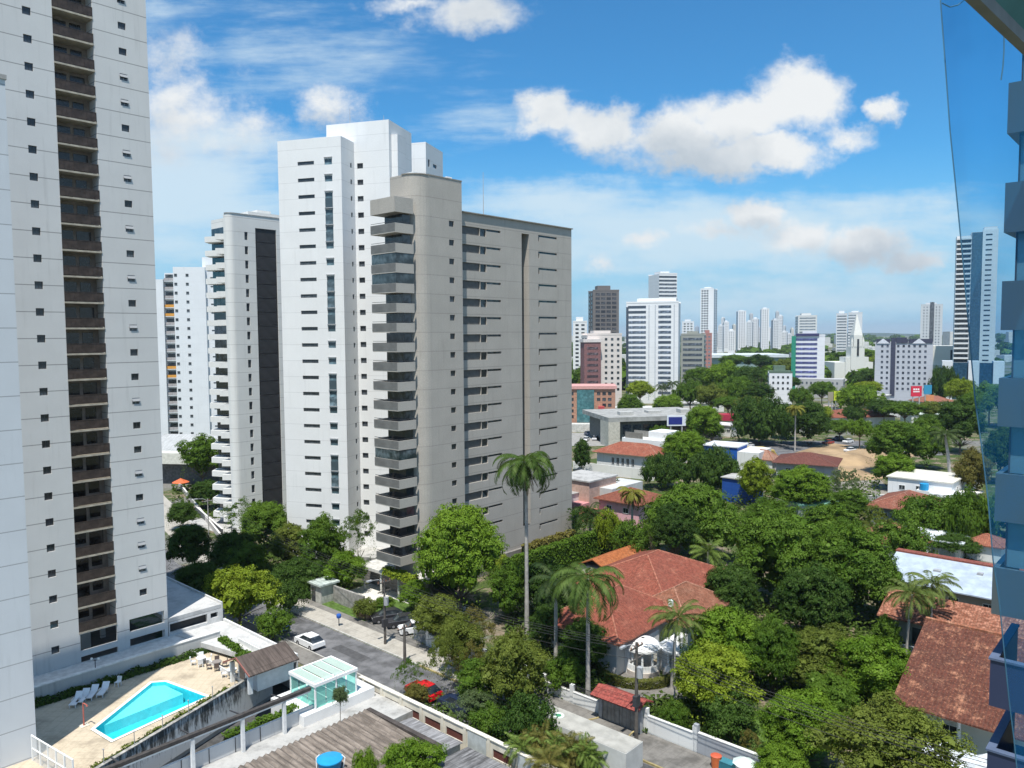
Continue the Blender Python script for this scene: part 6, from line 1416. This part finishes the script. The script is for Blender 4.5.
TREES = [
 # label, crown box, distance, kind, green
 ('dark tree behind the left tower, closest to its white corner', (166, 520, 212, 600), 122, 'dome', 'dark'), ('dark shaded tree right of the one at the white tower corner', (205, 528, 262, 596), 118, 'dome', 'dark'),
 ('light green feathery tree above the orange canopy at the left', (180, 433, 224, 478), 192, 'loose', 'mid'), ('dark bushy tree below the light one, beside the upper path', (189, 478, 222, 522), 168, 'dome', 'dark'),
 ('bright yellow-green drooping tree above the white podium roof', (200, 566, 278, 618), 97, 'loose', 'yellow'), ('airy tree in front of the dark strip tower', (222, 496, 262, 548), 142, 'airy', 'mid'),
 ('dense green tree at the foot of the dark strip tower', (238, 498, 292, 560), 133, 'dome', 'mid'), ('olive tree at the foot of the tall white tower', (268, 520, 312, 588), 122, 'loose', 'olive'),
 ('light tree with big pale leaves below the tall white tower', (298, 512, 345, 580), 118, 'loose', 'mid'), ('slim airy tree left of the beige tower balconies', (338, 503, 378, 562), 121, 'airy', 'mid'), ('green tree under the slim airy one, before the entrance building', (322, 548, 368, 594), 112, 'loose', 'bright'),
 ('dark tree between olive tree and gatehouse', (268, 560, 330, 604), 112, 'dome', 'dark'), ('small pale bush tree by the near kerb under the yellow-green tree', (256, 612, 292, 640), 94, 'bush', 'mid'),
 ('big bright dome shaped mango tree in front of the beige tower', (412, 499, 505, 600), 103, 'dome', 'bright'), ('green tree between the mango dome and the tallest royal palm', (486, 560, 530, 622), 99, 'loose', 'mid'),
 ('small leaved olive tree at the right end of the forecourt', (411, 592, 464, 640), 92, 'loose', 'olive'), ('small bright tree squeezed below the mango dome', (398, 578, 432, 612), 103, 'loose', 'bright'),
 ('reddish olive tree behind the brownish roadside trees', (450, 604, 502, 660), 86, 'airy', 'rust'), ('slim brownish roadside tree left of the red car', (424, 622, 470, 700), 78, 'airy', 'olive'), ('wide brown-green roadside tree with thin trunks in the centre bottom', (476, 626, 550, 726), 74.5, 'loose', 'olive'),
 ('reddish roadside tree just left of the wide brown-green one', (448, 640, 492, 700), 80, 'airy', 'rust'), ('soft grey green small tree above the navy car', (444, 690, 506, 735), 72, 'airy', 'grey'), ('fresh green shrub tree behind the cream wall, right of the navy car', (466, 708, 510, 744), 70, 'bush', 'mid'),
 ('light bush at the white terrace corner', (392, 656, 424, 700), 79, 'airy', 'mid'), ('bush with red flowers beside the red car', (404, 686, 430, 708), 77, 'bush', 'rust'), ('small green bush by the glass canopy', (331, 688, 349, 704), 69, 'bush', 'grey'),
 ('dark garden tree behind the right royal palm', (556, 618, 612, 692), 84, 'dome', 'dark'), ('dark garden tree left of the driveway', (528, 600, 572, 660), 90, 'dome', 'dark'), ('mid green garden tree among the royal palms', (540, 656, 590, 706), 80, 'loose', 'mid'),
 ('bright yellow-green tree over the shed roof at the bottom', (378, 736, 446, 800), 57, 'loose', 'bright'), ('small bright sprig tree left of the bottom yellow-green tree', (352, 752, 378, 790), 57, 'bush', 'bright'),
 ('large dark round mango tree right of the pink house', (640, 484, 740, 562), 128, 'dome', 'mid'), ('dark dome tree behind the large round mango tree', (650, 500, 700, 556), 119, 'dome', 'dark'),
 ('huge green tree in the middle of the right-hand gardens', (728, 505, 830, 640), 104, 'dome', 'mid'), ('huge green tree joined to the right of the middle one', (800, 520, 900, 650), 100, 'dome', 'mid'), ('dark tree filling the gap between the two huge trees', (775, 560, 850, 660), 92, 'dome', 'dark'),
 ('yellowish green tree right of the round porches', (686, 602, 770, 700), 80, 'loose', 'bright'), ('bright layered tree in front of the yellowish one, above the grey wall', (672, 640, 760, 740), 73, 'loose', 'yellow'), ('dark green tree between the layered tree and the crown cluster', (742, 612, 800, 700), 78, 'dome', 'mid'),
 ('olive topped tree in the right-hand crown cluster', (780, 622, 866, 700), 79, 'loose', 'olive'), ('light green tree at the right of the crown cluster, touching the brown roof', (828, 632, 918, 712), 75, 'loose', 'bright'), ('bright green tree in the lower middle of the crown cluster', (760, 688, 846, 780), 65, 'dome', 'bright'),
 ('soft feathery olive tree in the bottom right', (826, 698, 958, 800), 58, 'loose', 'olive'), ('bright tree at the very bottom of the crown cluster', (752, 742, 812, 800), 60, 'dome', 'bright'), ('green tree between crown cluster and feathery olive tree', (800, 672, 860, 730), 71, 'dome', 'mid'),
 ('dark tree behind the lamp pole of the driveway', (700, 560, 760, 640), 98, 'dome', 'dark'), ('small round bush by the two coconut palms', (872, 620, 902, 654), 88, 'bush', 'mid'), ('light tree top between the huge trees and the coconut palms', (872, 560, 904, 610), 97, 'loose', 'mid'),
 ('round olive green tree left of the blue shop', (660, 426, 708, 474), 205, 'dome', 'bright'), ('flat dark tree below the round olive one', (640, 456, 690, 490), 188, 'flat', 'dark'), ('flat dark spreading tree in front of the blue shop', (684, 452, 740, 494), 182, 'flat', 'dark'),
 ('light green tree above the blue shop', (684, 402, 722, 440), 250, 'dome', 'bright'), ('light olive tree right of the blue shop', (736, 454, 774, 506), 166, 'loose', 'yellow'), ('bright round tree below the dark red roof', (770, 464, 832, 512), 158, 'dome', 'bright'),
 ('light tree behind the huge middle tree', (742, 496, 800, 540), 138, 'loose', 'mid'), ('broad green tree behind the right huge tree', (796, 500, 862, 560), 126, 'loose', 'mid'), ('olive brown loose tree left of the garages', (856, 502, 896, 548), 132, 'airy', 'olive'),
 ('large dark spreading tree over the far side street', (728, 400, 792, 448), 262, 'flat', 'dark'), ('dark tree right of the middle palm', (786, 398, 832, 446), 258, 'dome', 'dark'), ('dark green tree behind the middle palm, joining the spreading one', (770, 402, 802, 440), 275, 'dome', 'dark'),
 ('big round dark green mango tree above the white flat house', (868, 416, 930, 468), 205, 'dome', 'mid'), ('second big round tree close behind the mango above the white flat house', (905, 414, 948, 466), 212, 'dome', 'mid'), ('lighter small tree in front of the big round mango tree', (872, 452, 916, 494), 184, 'dome', 'bright'),
 ('thin light tree at the edge of the sand lot', (824, 462, 862, 512), 160, 'airy', 'grey'), ('wide umbrella shaped tree in front of the garages', (896, 500, 992, 540), 140, 'flat', 'mid'), ('second flat umbrella tree at the blue net', (944, 496, 1000, 548), 133, 'flat', 'mid'),
 ('dense small dark green tree before the white garages', (876, 524, 930, 562), 126, 'bush', 'mid'), ('dark tree behind the tiny house under the umbrella tree', (930, 534, 978, 562), 128, 'dome', 'dark'), ('rusty brown tree at the blue net', (956, 446, 992, 506), 172, 'loose', 'rust'),
 ('dark tree seen through the blue net', (984, 420, 1030, 500), 190, 'dome', 'dark'), ('second dark tree low behind the blue net', (982, 490, 1030, 560), 140, 'dome', 'mid'), ('dark tree right of the big round mangoes', (936, 396, 986, 446), 240, 'dome', 'dark'),
 ('small tree right of the small orange shed', (830, 486, 870, 520), 150, 'loose', 'mid'), ('loose tree beside the hedge end at the beige tower', (562, 502, 604, 540), 134, 'airy', 'dark'), ('yellowish shrub tree at the right end of the tall hedge', (596, 512, 622, 548), 130, 'bush', 'yellow'),
 ('green bush in front of the pale wall left of the orange roof', (592, 478, 622, 498), 172, 'bush', 'dark'), ('green tree at the right edge of the beige tower', (572, 436, 592, 482), 205, 'loose', 'dark'), ('small bush tree below the pink house', (612, 524, 652, 556), 122, 'bush', 'mid'), ('pale green garden shrub left of the large round mango', (636, 520, 668, 552), 120, 'airy', 'mid'),
 ('green tree over the brown shop at the orange office', (616, 392, 644, 420), 330, 'dome', 'mid'), ('tree left of the orange office behind the beige tower edge', (572, 366, 588, 388), 430, 'loose', 'mid'), ('fourth roadside crown, dark, behind the cream wall', (500, 700, 560, 760), 68, 'bush', 'dark'),
 ('dark tree under the yellowish shrub behind the grey wall', (700, 700, 762, 752), 69, 'bush', 'dark'), ('red-brown shrub on the garden bank behind the grey wall', (736, 728, 764, 756), 66, 'airy', 'rust'), ('shrub beside the lamp pole on the driveway lawn', (660, 704, 690, 730), 71, 'bush', 'mid'), ('green shrub at the entrance pergola', (372, 598, 396, 622), 103, 'bush', 'mid'), ('dark green clipped bush behind the forecourt cars', (352, 600, 378, 622), 101, 'bush', 'olive'),
 ('dark tree low behind the left tower, nearest the podium roof', (172, 560, 224, 612), 108, 'dome', 'dark'), ('dark tree between white tower corner and upper path', (166, 500, 198, 540), 150, 'dome', 'dark'), ('mid green tree under the dark ones, above the yellow-green tree', (222, 540, 268, 590), 116, 'dome', 'mid'), ('small dark tree right of the yellow-green drooping one', (272, 582, 306, 612), 103, 'bush', 'dark'),
 ('fuller green roadside tree over the parked navy car', (452, 656, 508, 724), 76, 'loose', 'mid'),
 ('dark tree left of the shorter royal palm, hiding the corner of the red roof', (520, 556, 578, 628), 99, 'loose', 'dark'), ('loose green tree before the left eaves of the red hipped roof', (566, 586, 606, 650), 90, 'loose', 'mid'), ('airy roadside tree arching over the pavement right of the dome mango', (432, 612, 486, 668), 84, 'loose', 'olive'),
 ('green tree hiding the end of the entrance building', (430, 560, 470, 606), 108, 'dome', 'dark'), ('yellow green shrub at the pink tower wall foot', (486, 556, 512, 576), 118, 'bush', 'yellow'),
]
for t in TREES: tree(t[0], t[1], t[2], t[3], t[4])
# trees of the middle distance, each placed on its own spot
mid = [(700, 372, 30, 22, 420), (724, 368, 34, 26, 400), (748, 372, 30, 28, 380), (738, 384, 34, 26, 340), (712, 390, 30, 24, 340), (760, 386, 24, 24, 330), (640, 384, 26, 18, 385), (690, 388, 26, 22, 360), (668, 398, 26, 20, 350),
       (760, 356, 26, 14, 600), (734, 356, 26, 12, 620), (786, 362, 22, 14, 560), (870, 372, 26, 18, 470), (880, 356, 22, 12, 620), (822, 384, 22, 18, 380), (858, 392, 40, 24, 330), (884, 402, 30, 18, 300), (905, 404, 32, 18, 290), (930, 404, 26, 16, 290), (853, 410, 22, 14, 300),
       (868, 382, 24, 12, 380), (845, 352, 30, 12, 700), (866, 350, 26, 12, 720), (944, 378, 22, 34, 400), (948, 352, 26, 10, 700), (915, 372, 20, 12, 480), (812, 352, 20, 10, 650), (960, 384, 26, 20, 330), (976, 398, 30, 26, 290), (990, 388, 30, 26, 310), (1008, 396, 34, 30, 300), (800, 392, 22, 16, 350),
       (585, 378, 14, 20, 420), (604, 402, 16, 12, 350), (627, 410, 20, 14, 330), (660, 428, 18, 14, 262), (706, 412, 26, 18, 280), (712, 426, 22, 16, 255), (728, 398, 26, 14, 320), (750, 400, 28, 16, 310), (790, 378, 20, 12, 440), (820, 408, 22, 16, 300), (840, 422, 26, 16, 270), (860, 424, 24, 16, 250), (930, 416, 22, 16, 260)]
sides = ['left of the red kiosk', 'above the red kiosk', 'behind the dark spreading trees', 'around the church', 'below the gabled grey block', 'at the foot of the big banded tower']
cols_ = {'bright': 'bright green', 'mid': 'mid green', 'dark': 'dark green', 'olive': 'olive green', 'yellow': 'yellowish'}
rr = random.Random(12); kinds = ['dome', 'loose', 'dome', 'flat']
for i, (cx, cy, w_, h_, Y) in enumerate(mid):
    g_ = ['mid', 'bright', 'dark', 'mid', 'olive', 'dark', 'yellow'][i % 7]; gpx, gpy = int(cx), int(cy)
    where = ('at the foot of the big banded tower' if cx < 695 else 'left of the white dotted block' if cx < 765 else 'around the white dotted block' if cx < 830 else 'between church and yellow green billboard' if cx < 870 else 'below the gabled grey block' if cx < 935 else 'at the foot of the tallest slender tower')
    tree(f"{'rounded' if kinds[i % 4] == 'dome' else 'spreading'} {cols_[g_]} tree {where}", (cx-w_*.6, cy-h_*.36+3, cx+w_*.6, cy+h_*.6+3), Y, kinds[i % 4], g_, grp='middle distance trees '+where)
# far wood reading as one mass
rs = np.random.RandomState(77); V0 = GEO[('dome', 0)][0]; sub = V0.reshape(-1, 4, 3)[::40]; VV = []
for i in range(620):
    Y = 520+3800*rs.random()**1.6; X = (rs.random()-.28)*1.15*Y
    if -.33*Y < X < -.0*Y and Y < 900: continue
    R_ = rs.uniform(6, 13)*(1+Y/2500); c, s_ = math.cos(i), math.sin(i); q = sub.reshape(-1, 3)*np.array([R_, R_, R_*.8]); ctr = np.repeat(sub.mean(1), 4, axis=0)*np.array([R_, R_, R_*.8]); q = ctr+(q-ctr)*6
    VV.append(np.stack([q[:, 0]*c-q[:, 1]*s_+X, q[:, 0]*s_+q[:, 1]*c+Y, q[:, 2]-1+rs.random()*2], 1))
V = np.concatenate(VV); o = obj('distant_wood', mesh_np('distant_wood', V, np.arange(len(V)).reshape(-1, 4), leafmat(*GREEN['mid']))); tag(o, 'far green tree cover between the distant buildings out to the horizon', 'trees', kind='stuff')
# low far town: many small pale blocks on the plain
m = MB()
for i in range(420):
    Y = 900+4200*rs.random()**1.3; X = (rs.random()-.2)*1.05*Y; w_, d_, h_ = rs.uniform(12, 40), rs.uniform(10, 30), rs.uniform(5, 14) if rs.random() < .9 else rs.uniform(20, 40)
    m.box(X, Y, 0, X+w_, Y+d_, h_)
tag(m.build('distant_town', facade((.62, .62, .60), 3, 0, .7, .2)), 'low pale houses scattered far out towards the horizon', 'town', kind='stuff')

# undergrowth between the gardens
def patch(px0, py0, px1, py1, n, sz, hmax, seed):
    rs = np.random.RandomState(seed); P = []
    for i in range(n):
        x, y, _ = gp(rs.uniform(px0, px1), rs.uniform(py0, py1)); P.append((x, y, rs.random()**1.5*hmax))
    P = np.array(P); Nn = rs.normal(size=P.shape)*.6+np.array([0, 0, 1]); Nn /= np.linalg.norm(Nn, axis=1)[:, None]; return leaf_arrays(P, Nn, sz, rs)
V = np.concatenate([patch(640, 700, 720, 735, 2500, .22, 1.0, 1), patch(505, 600, 610, 700, 7000, .24, 1.6, 2), patch(690, 560, 900, 700, 9000, .3, 2.2, 3), patch(230, 545, 350, 600, 5000, .3, 1.8, 4), patch(700, 480, 880, 540, 6000, .4, 2.2, 5), patch(410, 600, 480, 640, 1500, .2, 1, 6), patch(400, 700, 530, 745, 0+2500, .2, 1.0, 7), patch(560, 500, 660, 560, 3500, .35, 1.8, 8), patch(880, 520, 1000, 560, 3000, .35, 1.5, 9), patch(172, 480, 230, 520, 1500, .4, .6, 10), patch(850, 640, 930, 720, 2500, .22, 1.4, 11)])
tag(obj('undergrowth', mesh_np('undergrowth', V, np.arange(len(V)).reshape(-1, 4), leafmat((.03, .065, .012), (.085, .13, .025)))), 'low shrubs and ground cover under the garden trees', 'ground cover', kind='stuff')
def hedge(label, P0, P1, w, h, g, n, size=.12, name='hedge', z=0, cat='hedge'):
    P0, P1 = Vector(P0), Vector(P1); d = P1-P0; L = d.length; T = thing(name, label, cat, (P0.x, P0.y, z), math.atan2(d.y, d.x)); rs = np.random.RandomState(int(L*10))
    f = rs.random(n); P = np.zeros((n, 3)); P[:, 0] = rs.random(n)*L; side = rs.random(n)
    P[:, 1] = np.where(side < .42, -w/2, np.where(side < .62, w/2, (rs.random(n)-.5)*w)); P[:, 2] = np.where(side < .62, rs.random(n)*h, h)
    P += rs.normal(size=P.shape)*.07*(1+w*.3); P[:, 2] += .12*np.sin(P[:, 0]*2.1); Nn = np.zeros((n, 3)); Nn[:, 1] = np.where(side < .42, -1, np.where(side < .62, 1, 0)); Nn[:, 2] = np.where(side < .62, .3, 1); Nn += rs.normal(size=P.shape)*.5; Nn /= np.linalg.norm(Nn, axis=1)[:, None]
    obj('foliage', mesh_np('foliage', (lambda V: V)(leaf_arrays(P, Nn, size, rs)), np.arange(n*4).reshape(-1, 4), leafmat(*GREEN[g])), T)
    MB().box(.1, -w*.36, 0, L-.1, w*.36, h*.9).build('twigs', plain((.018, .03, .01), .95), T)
hedge('tall clipped dark hedge at the foot of the beige tower', W(-77.3, 83.5), W(-77.3, 116), 1.4, 4.0, 'mid', 16000, .17)
hedge('planting strip along the white podium wall behind the pool', W(-81.6, 19), W(-81.6, 40.5), .8, .4, 'dark', 2600, .16, 'planting_bed', DZ, 'plants')
hedge('row of upright green plants at the right end of the pool terrace', W(-81.5, 41.0), W(-73.6, 40.4), .8, 1.1, 'mid', 2500, .16, 'planting_bed', DZ, 'plants')
hedge('weedy plants along the foot of the stained pool parapet', W(-64.2, 18.5), W(-70.6, 36), .5, .45, 'olive', 1500, .13, 'planting_bed', DZ, 'plants')
hedge('hanging yellowish plants on the roof edge of the entrance building', W(-87.5, 69.2), W(-80.5, 69.2), 1.0, .9, 'yellow', 2500, .16, 'roof_plants', 3.5, 'plants')
hedge('plants along the entrance ramp beside the glass canopy', W(-63.6, 32), W(-63.6, 39.4), .9, 2.6, 'mid', 2500, .14, 'planting_bed', 0, 'plants')
hedge('reddish and pale shrubs at the right foot of the beige tower', W(-81.5, 93), W(-81.5, 106), 1.5, 2.6, 'rust', 2600, .22, 'planting_bed', 1, 'plants')
# ring hedge round the porches
T = gthing('hedge', 'curved clipped hedge round the white porches', 'hedge', -46.6, 72.4); rs = np.random.RandomState(5); n = 4200; an = rs.uniform(-2.5, .5, n); side = rs.random(n); rad = np.where(side < .5, 4.9, 4.2+.7*rs.random(n)); P = np.stack([rad*np.cos(an), rad*np.sin(an), np.where(side < .5, rs.random(n)*.9, .9)], 1)+rs.normal(size=(n, 3))*.04
Nn = np.stack([np.cos(an), np.sin(an), np.where(side < .5, .2, 2.0)], 1)+rs.normal(size=(n, 3))*.5; Nn /= np.linalg.norm(Nn, axis=1)[:, None]; obj('foliage', mesh_np('foliage', leaf_arrays(P, Nn, .12, rs), np.arange(n*4).reshape(-1, 4), leafmat((.05, .07, .015), (.12, .12, .03))), T)

# palms ----------------------------------------------------------------------------------------
def palm_crown(seed, nf, L, droop, lw, leafl, g, dead=0, up=.9):
    """pinnate fronds, each a curved spine with two rows of leaflets"""
    rs = np.random.RandomState(seed); V = []; 
    for f in range(nf):
        az = f*2.4+rs.normal()*.15; el = up-(f/nf)*(up+.35)+rs.normal()*.08; l_ = L*(.85+.25*rs.random()); p = np.array([0., 0., 0.]); e = el; nseg = 26; h_ = np.array([math.cos(az), math.sin(az), 0]); sidev = np.array([-math.sin(az), math.cos(az), 0])
        for k in range(nseg):
            t = k/nseg; e -= droop/nseg*(.5+1.4*t); d = h_*math.cos(e)+np.array([0, 0, math.sin(e)]); q = p+d*l_/nseg; up_ = np.cross(d, sidev); 
            V += [p-sidev*lw*.35*(1-t), q-sidev*lw*.35*(1-t), q+sidev*lw*.35*(1-t), p+sidev*lw*.35*(1-t)]
            if k > 2:
                ll = leafl*(math.sin(math.pi*min(1, t*1.02+.02))**.6)*(.85+.3*rs.random())
                for s_ in (-1, 1):
                    for jj in range(2):
                        b0 = p+(q-p)*(jj*.5); tip = b0+sidev*s_*ll*.78+d*ll*.42+np.array([0, 0, -ll*(.38+.25*rs.random())]); w2 = d*lw
                        mid_ = (b0+tip)/2+np.array([0, 0, .05*ll]); V += [b0, mid_+w2, tip, mid_-w2]
            p = q
    V = np.array(V); return mesh_np('fronds', V, np.arange(len(V)).reshape(-1, 4), leafmat(*g, trans=.3))
PG = ((.035, .075, .015), (.095, .15, .035)); PY = ((.10, .13, .02), (.26, .24, .05)); PD = ((.02, .045, .018), (.06, .09, .03)); PO = ((.08, .10, .02), (.20, .17, .05))
PC = {'royal': palm_crown(1, 28, 4.5, 2.0, .05, .85, PG), 'royal2': palm_crown(2, 25, 4.8, 2.0, .052, .9, PG), 'coco': palm_crown(3, 22, 4.6, 1.6, .048, .8, ((.05, .09, .02), (.15, .19, .05)), up=1.15), 'yellow': palm_crown(4, 15, 3.0, 1.8, .05, .8, PY), 'dark': palm_crown(5, 18, 4.6, 1.5, .05, 1.0, PD), 'areca': palm_crown(6, 13, 2.2, 1.35, .02, .6, PO, up=1.35), 'old': palm_crown(7, 14, 3.0, .35, .03, .45, ((.09, .075, .045), (.15, .12, .07)), up=-1.05), 'young': palm_crown(8, 15, 3.4, 1.3, .035, .85, ((.07, .13, .02), (.16, .22, .05)), up=1.3)}
def palm(label, px, base, top, kind, sc=1.0, lean=0, rad=.2, crownshaft=True, skirt=False, Y=None, grp=None):
    b_ = gp(px, base) if Y is None else (*dp(px, base, Y)[:2], 0); hz = dp(px, top, b_[1])[2]; T = thing('palm_tree', label, 'palm', (b_[0], b_[1], 0), px*.7 % 6.28, grp)
    ln = Vector((lean, 0, 0)); pts_ = [Vector((0, 0, 0)), ln*.1+Vector((0, 0, hz*.3)), ln*.45+Vector((0, 0, hz*.65)), ln+Vector((0, 0, hz))]
    MB().tube(pts_, [rad*1.5, rad*1.1, rad, rad*.75], 10).build('trunk', pbark, T)
    if crownshaft: MB().tube([pts_[3]-Vector((0, 0, 1.4)), pts_[3]-Vector((0, 0, .6)), pts_[3]+Vector((0, 0, .2))], [rad*.8, rad*1.05, rad*.5], 8).build('crownshaft', plain((.10, .17, .05), .5, .1), T)
    o = obj('fronds', PC[kind], T, pts_[3]); o.scale = (sc, sc, sc)
    if skirt: o = obj('dead_fronds', PC['old'], T, pts_[3]-Vector((0, 0, .4))); o.scale = (sc*.62, sc*.62, sc*1.0)
    return T
palm('tallest royal palm with grey trunk and shaggy crown before the beige tower', 527, 634, 461, 'royal', 1.28, .2, .22, True, True)
palm('royal palm with a broad drooping crown left of the tiled gate', 588, 702, 578, 'royal2', 1.12, 0, .2, True, False)
palm('shorter royal palm just left of the broad drooping one', 556, 672, 578, 'dark', .95, 0, .2)
palm('coconut palm with a light crown over the round porches', 672, 688, 617, 'coco', .9, .6, .15, False)
palm('yellowing palm in front of the pink house', 632, 556, 492, 'yellow', 1.05, 0, .2, False, True)
palm('bushy low palm behind the big red hipped roof', 708, 582, 552, 'young', 1.2, 0, .2, False)
palm('left coconut palm with dark trunk before the speckled orange roof', 906, 662, 594, 'coco', .88, .5, .14, False)
palm('right coconut palm with pale trunk before the speckled orange roof', 930, 655, 584, 'coco', .88, .3, .14, False)
palm('spiky dark palm clump at the hedge end by the beige tower', 590, 545, 512, 'dark', 1.0, 0, .2, False)
palm('lone palm standing above the dark trees at the far side street', 795, 444, 408, 'yellow', 1.35, 0, .22, False, Y=246)
palm('dark broad palm right of the big round mangoes', 950, 490, 434, 'dark', 1.15, -1.5, .35, False)
palm('small palm showing among the crowns left of the garages', 868, 556, 540, 'young', 1.0, 0, .15, False, Y=128)
for i, (px, b_, t_, w_) in enumerate(((662, 405, 386, 'leftmost'), (672, 406, 383, 'second'), (684, 407, 385, 'third'), (694, 409, 380, 'fourth'), (703, 408, 388, 'rightmost'))):
    palm(f'{w_} of the five distant royal palms below the big banded tower', px, b_, t_, 'dark', 1.15, 0, .3, False, grp='distant royal palms')
for i, (px, py, w_) in enumerate(((522, 748, 'leftmost'), (538, 742, 'second'), (554, 750, 'third, rusty'), (572, 748, 'fourth'), (588, 754, 'rightmost, brownish'), (547, 764, 'lowest'))):
    x, y, _ = gp(px, py+26); T = thing('areca_palm', f'{w_} of the clumped garden palms at the bottom edge beside the truck', 'palm', (x, y, 0), i*1.3, 'garden palms by the truck')
    for k, (dx, dy) in enumerate(((0, 0), (.5, .3), (-.4, .4), (.1, -.5))):
        MB().tube([(dx*.6, dy*.6, 0), (dx, dy, 1.9+.25*k)], [.06, .045], 6).build('trunk', plain((.2, .2, .08), .8, .2), T); o = obj('fronds', PC['areca'] if i % 2 else PC['young'], T, (dx, dy, 1.9+.25*k)); s_ = .9 if i % 2 else .5; o.scale = (s_, s_, s_)

# ------------------------------------------------------------------ haze
hz_ = MB().box(-9050, -310, -1, 9050, 14050, 170)
hm_ = bpy.data.materials.new('haze'); hm_.use_nodes = True; t = hm_.node_tree; t.nodes.clear(); b = NB(t); o_ = b.n('ShaderNodeOutputMaterial'); pv = b.n('ShaderNodeVolumePrincipled'); pv.inputs['Color'].default_value = (.72, .86, 1, 1); pv.inputs['Density'].default_value = .00007; pv.inputs['Anisotropy'].default_value = .2
t.links.new(pv.outputs[0], o_.inputs['Volume']); tag(hz_.build('haze', hm_), 'thin bluish air over the city', 'haze', kind='stuff')
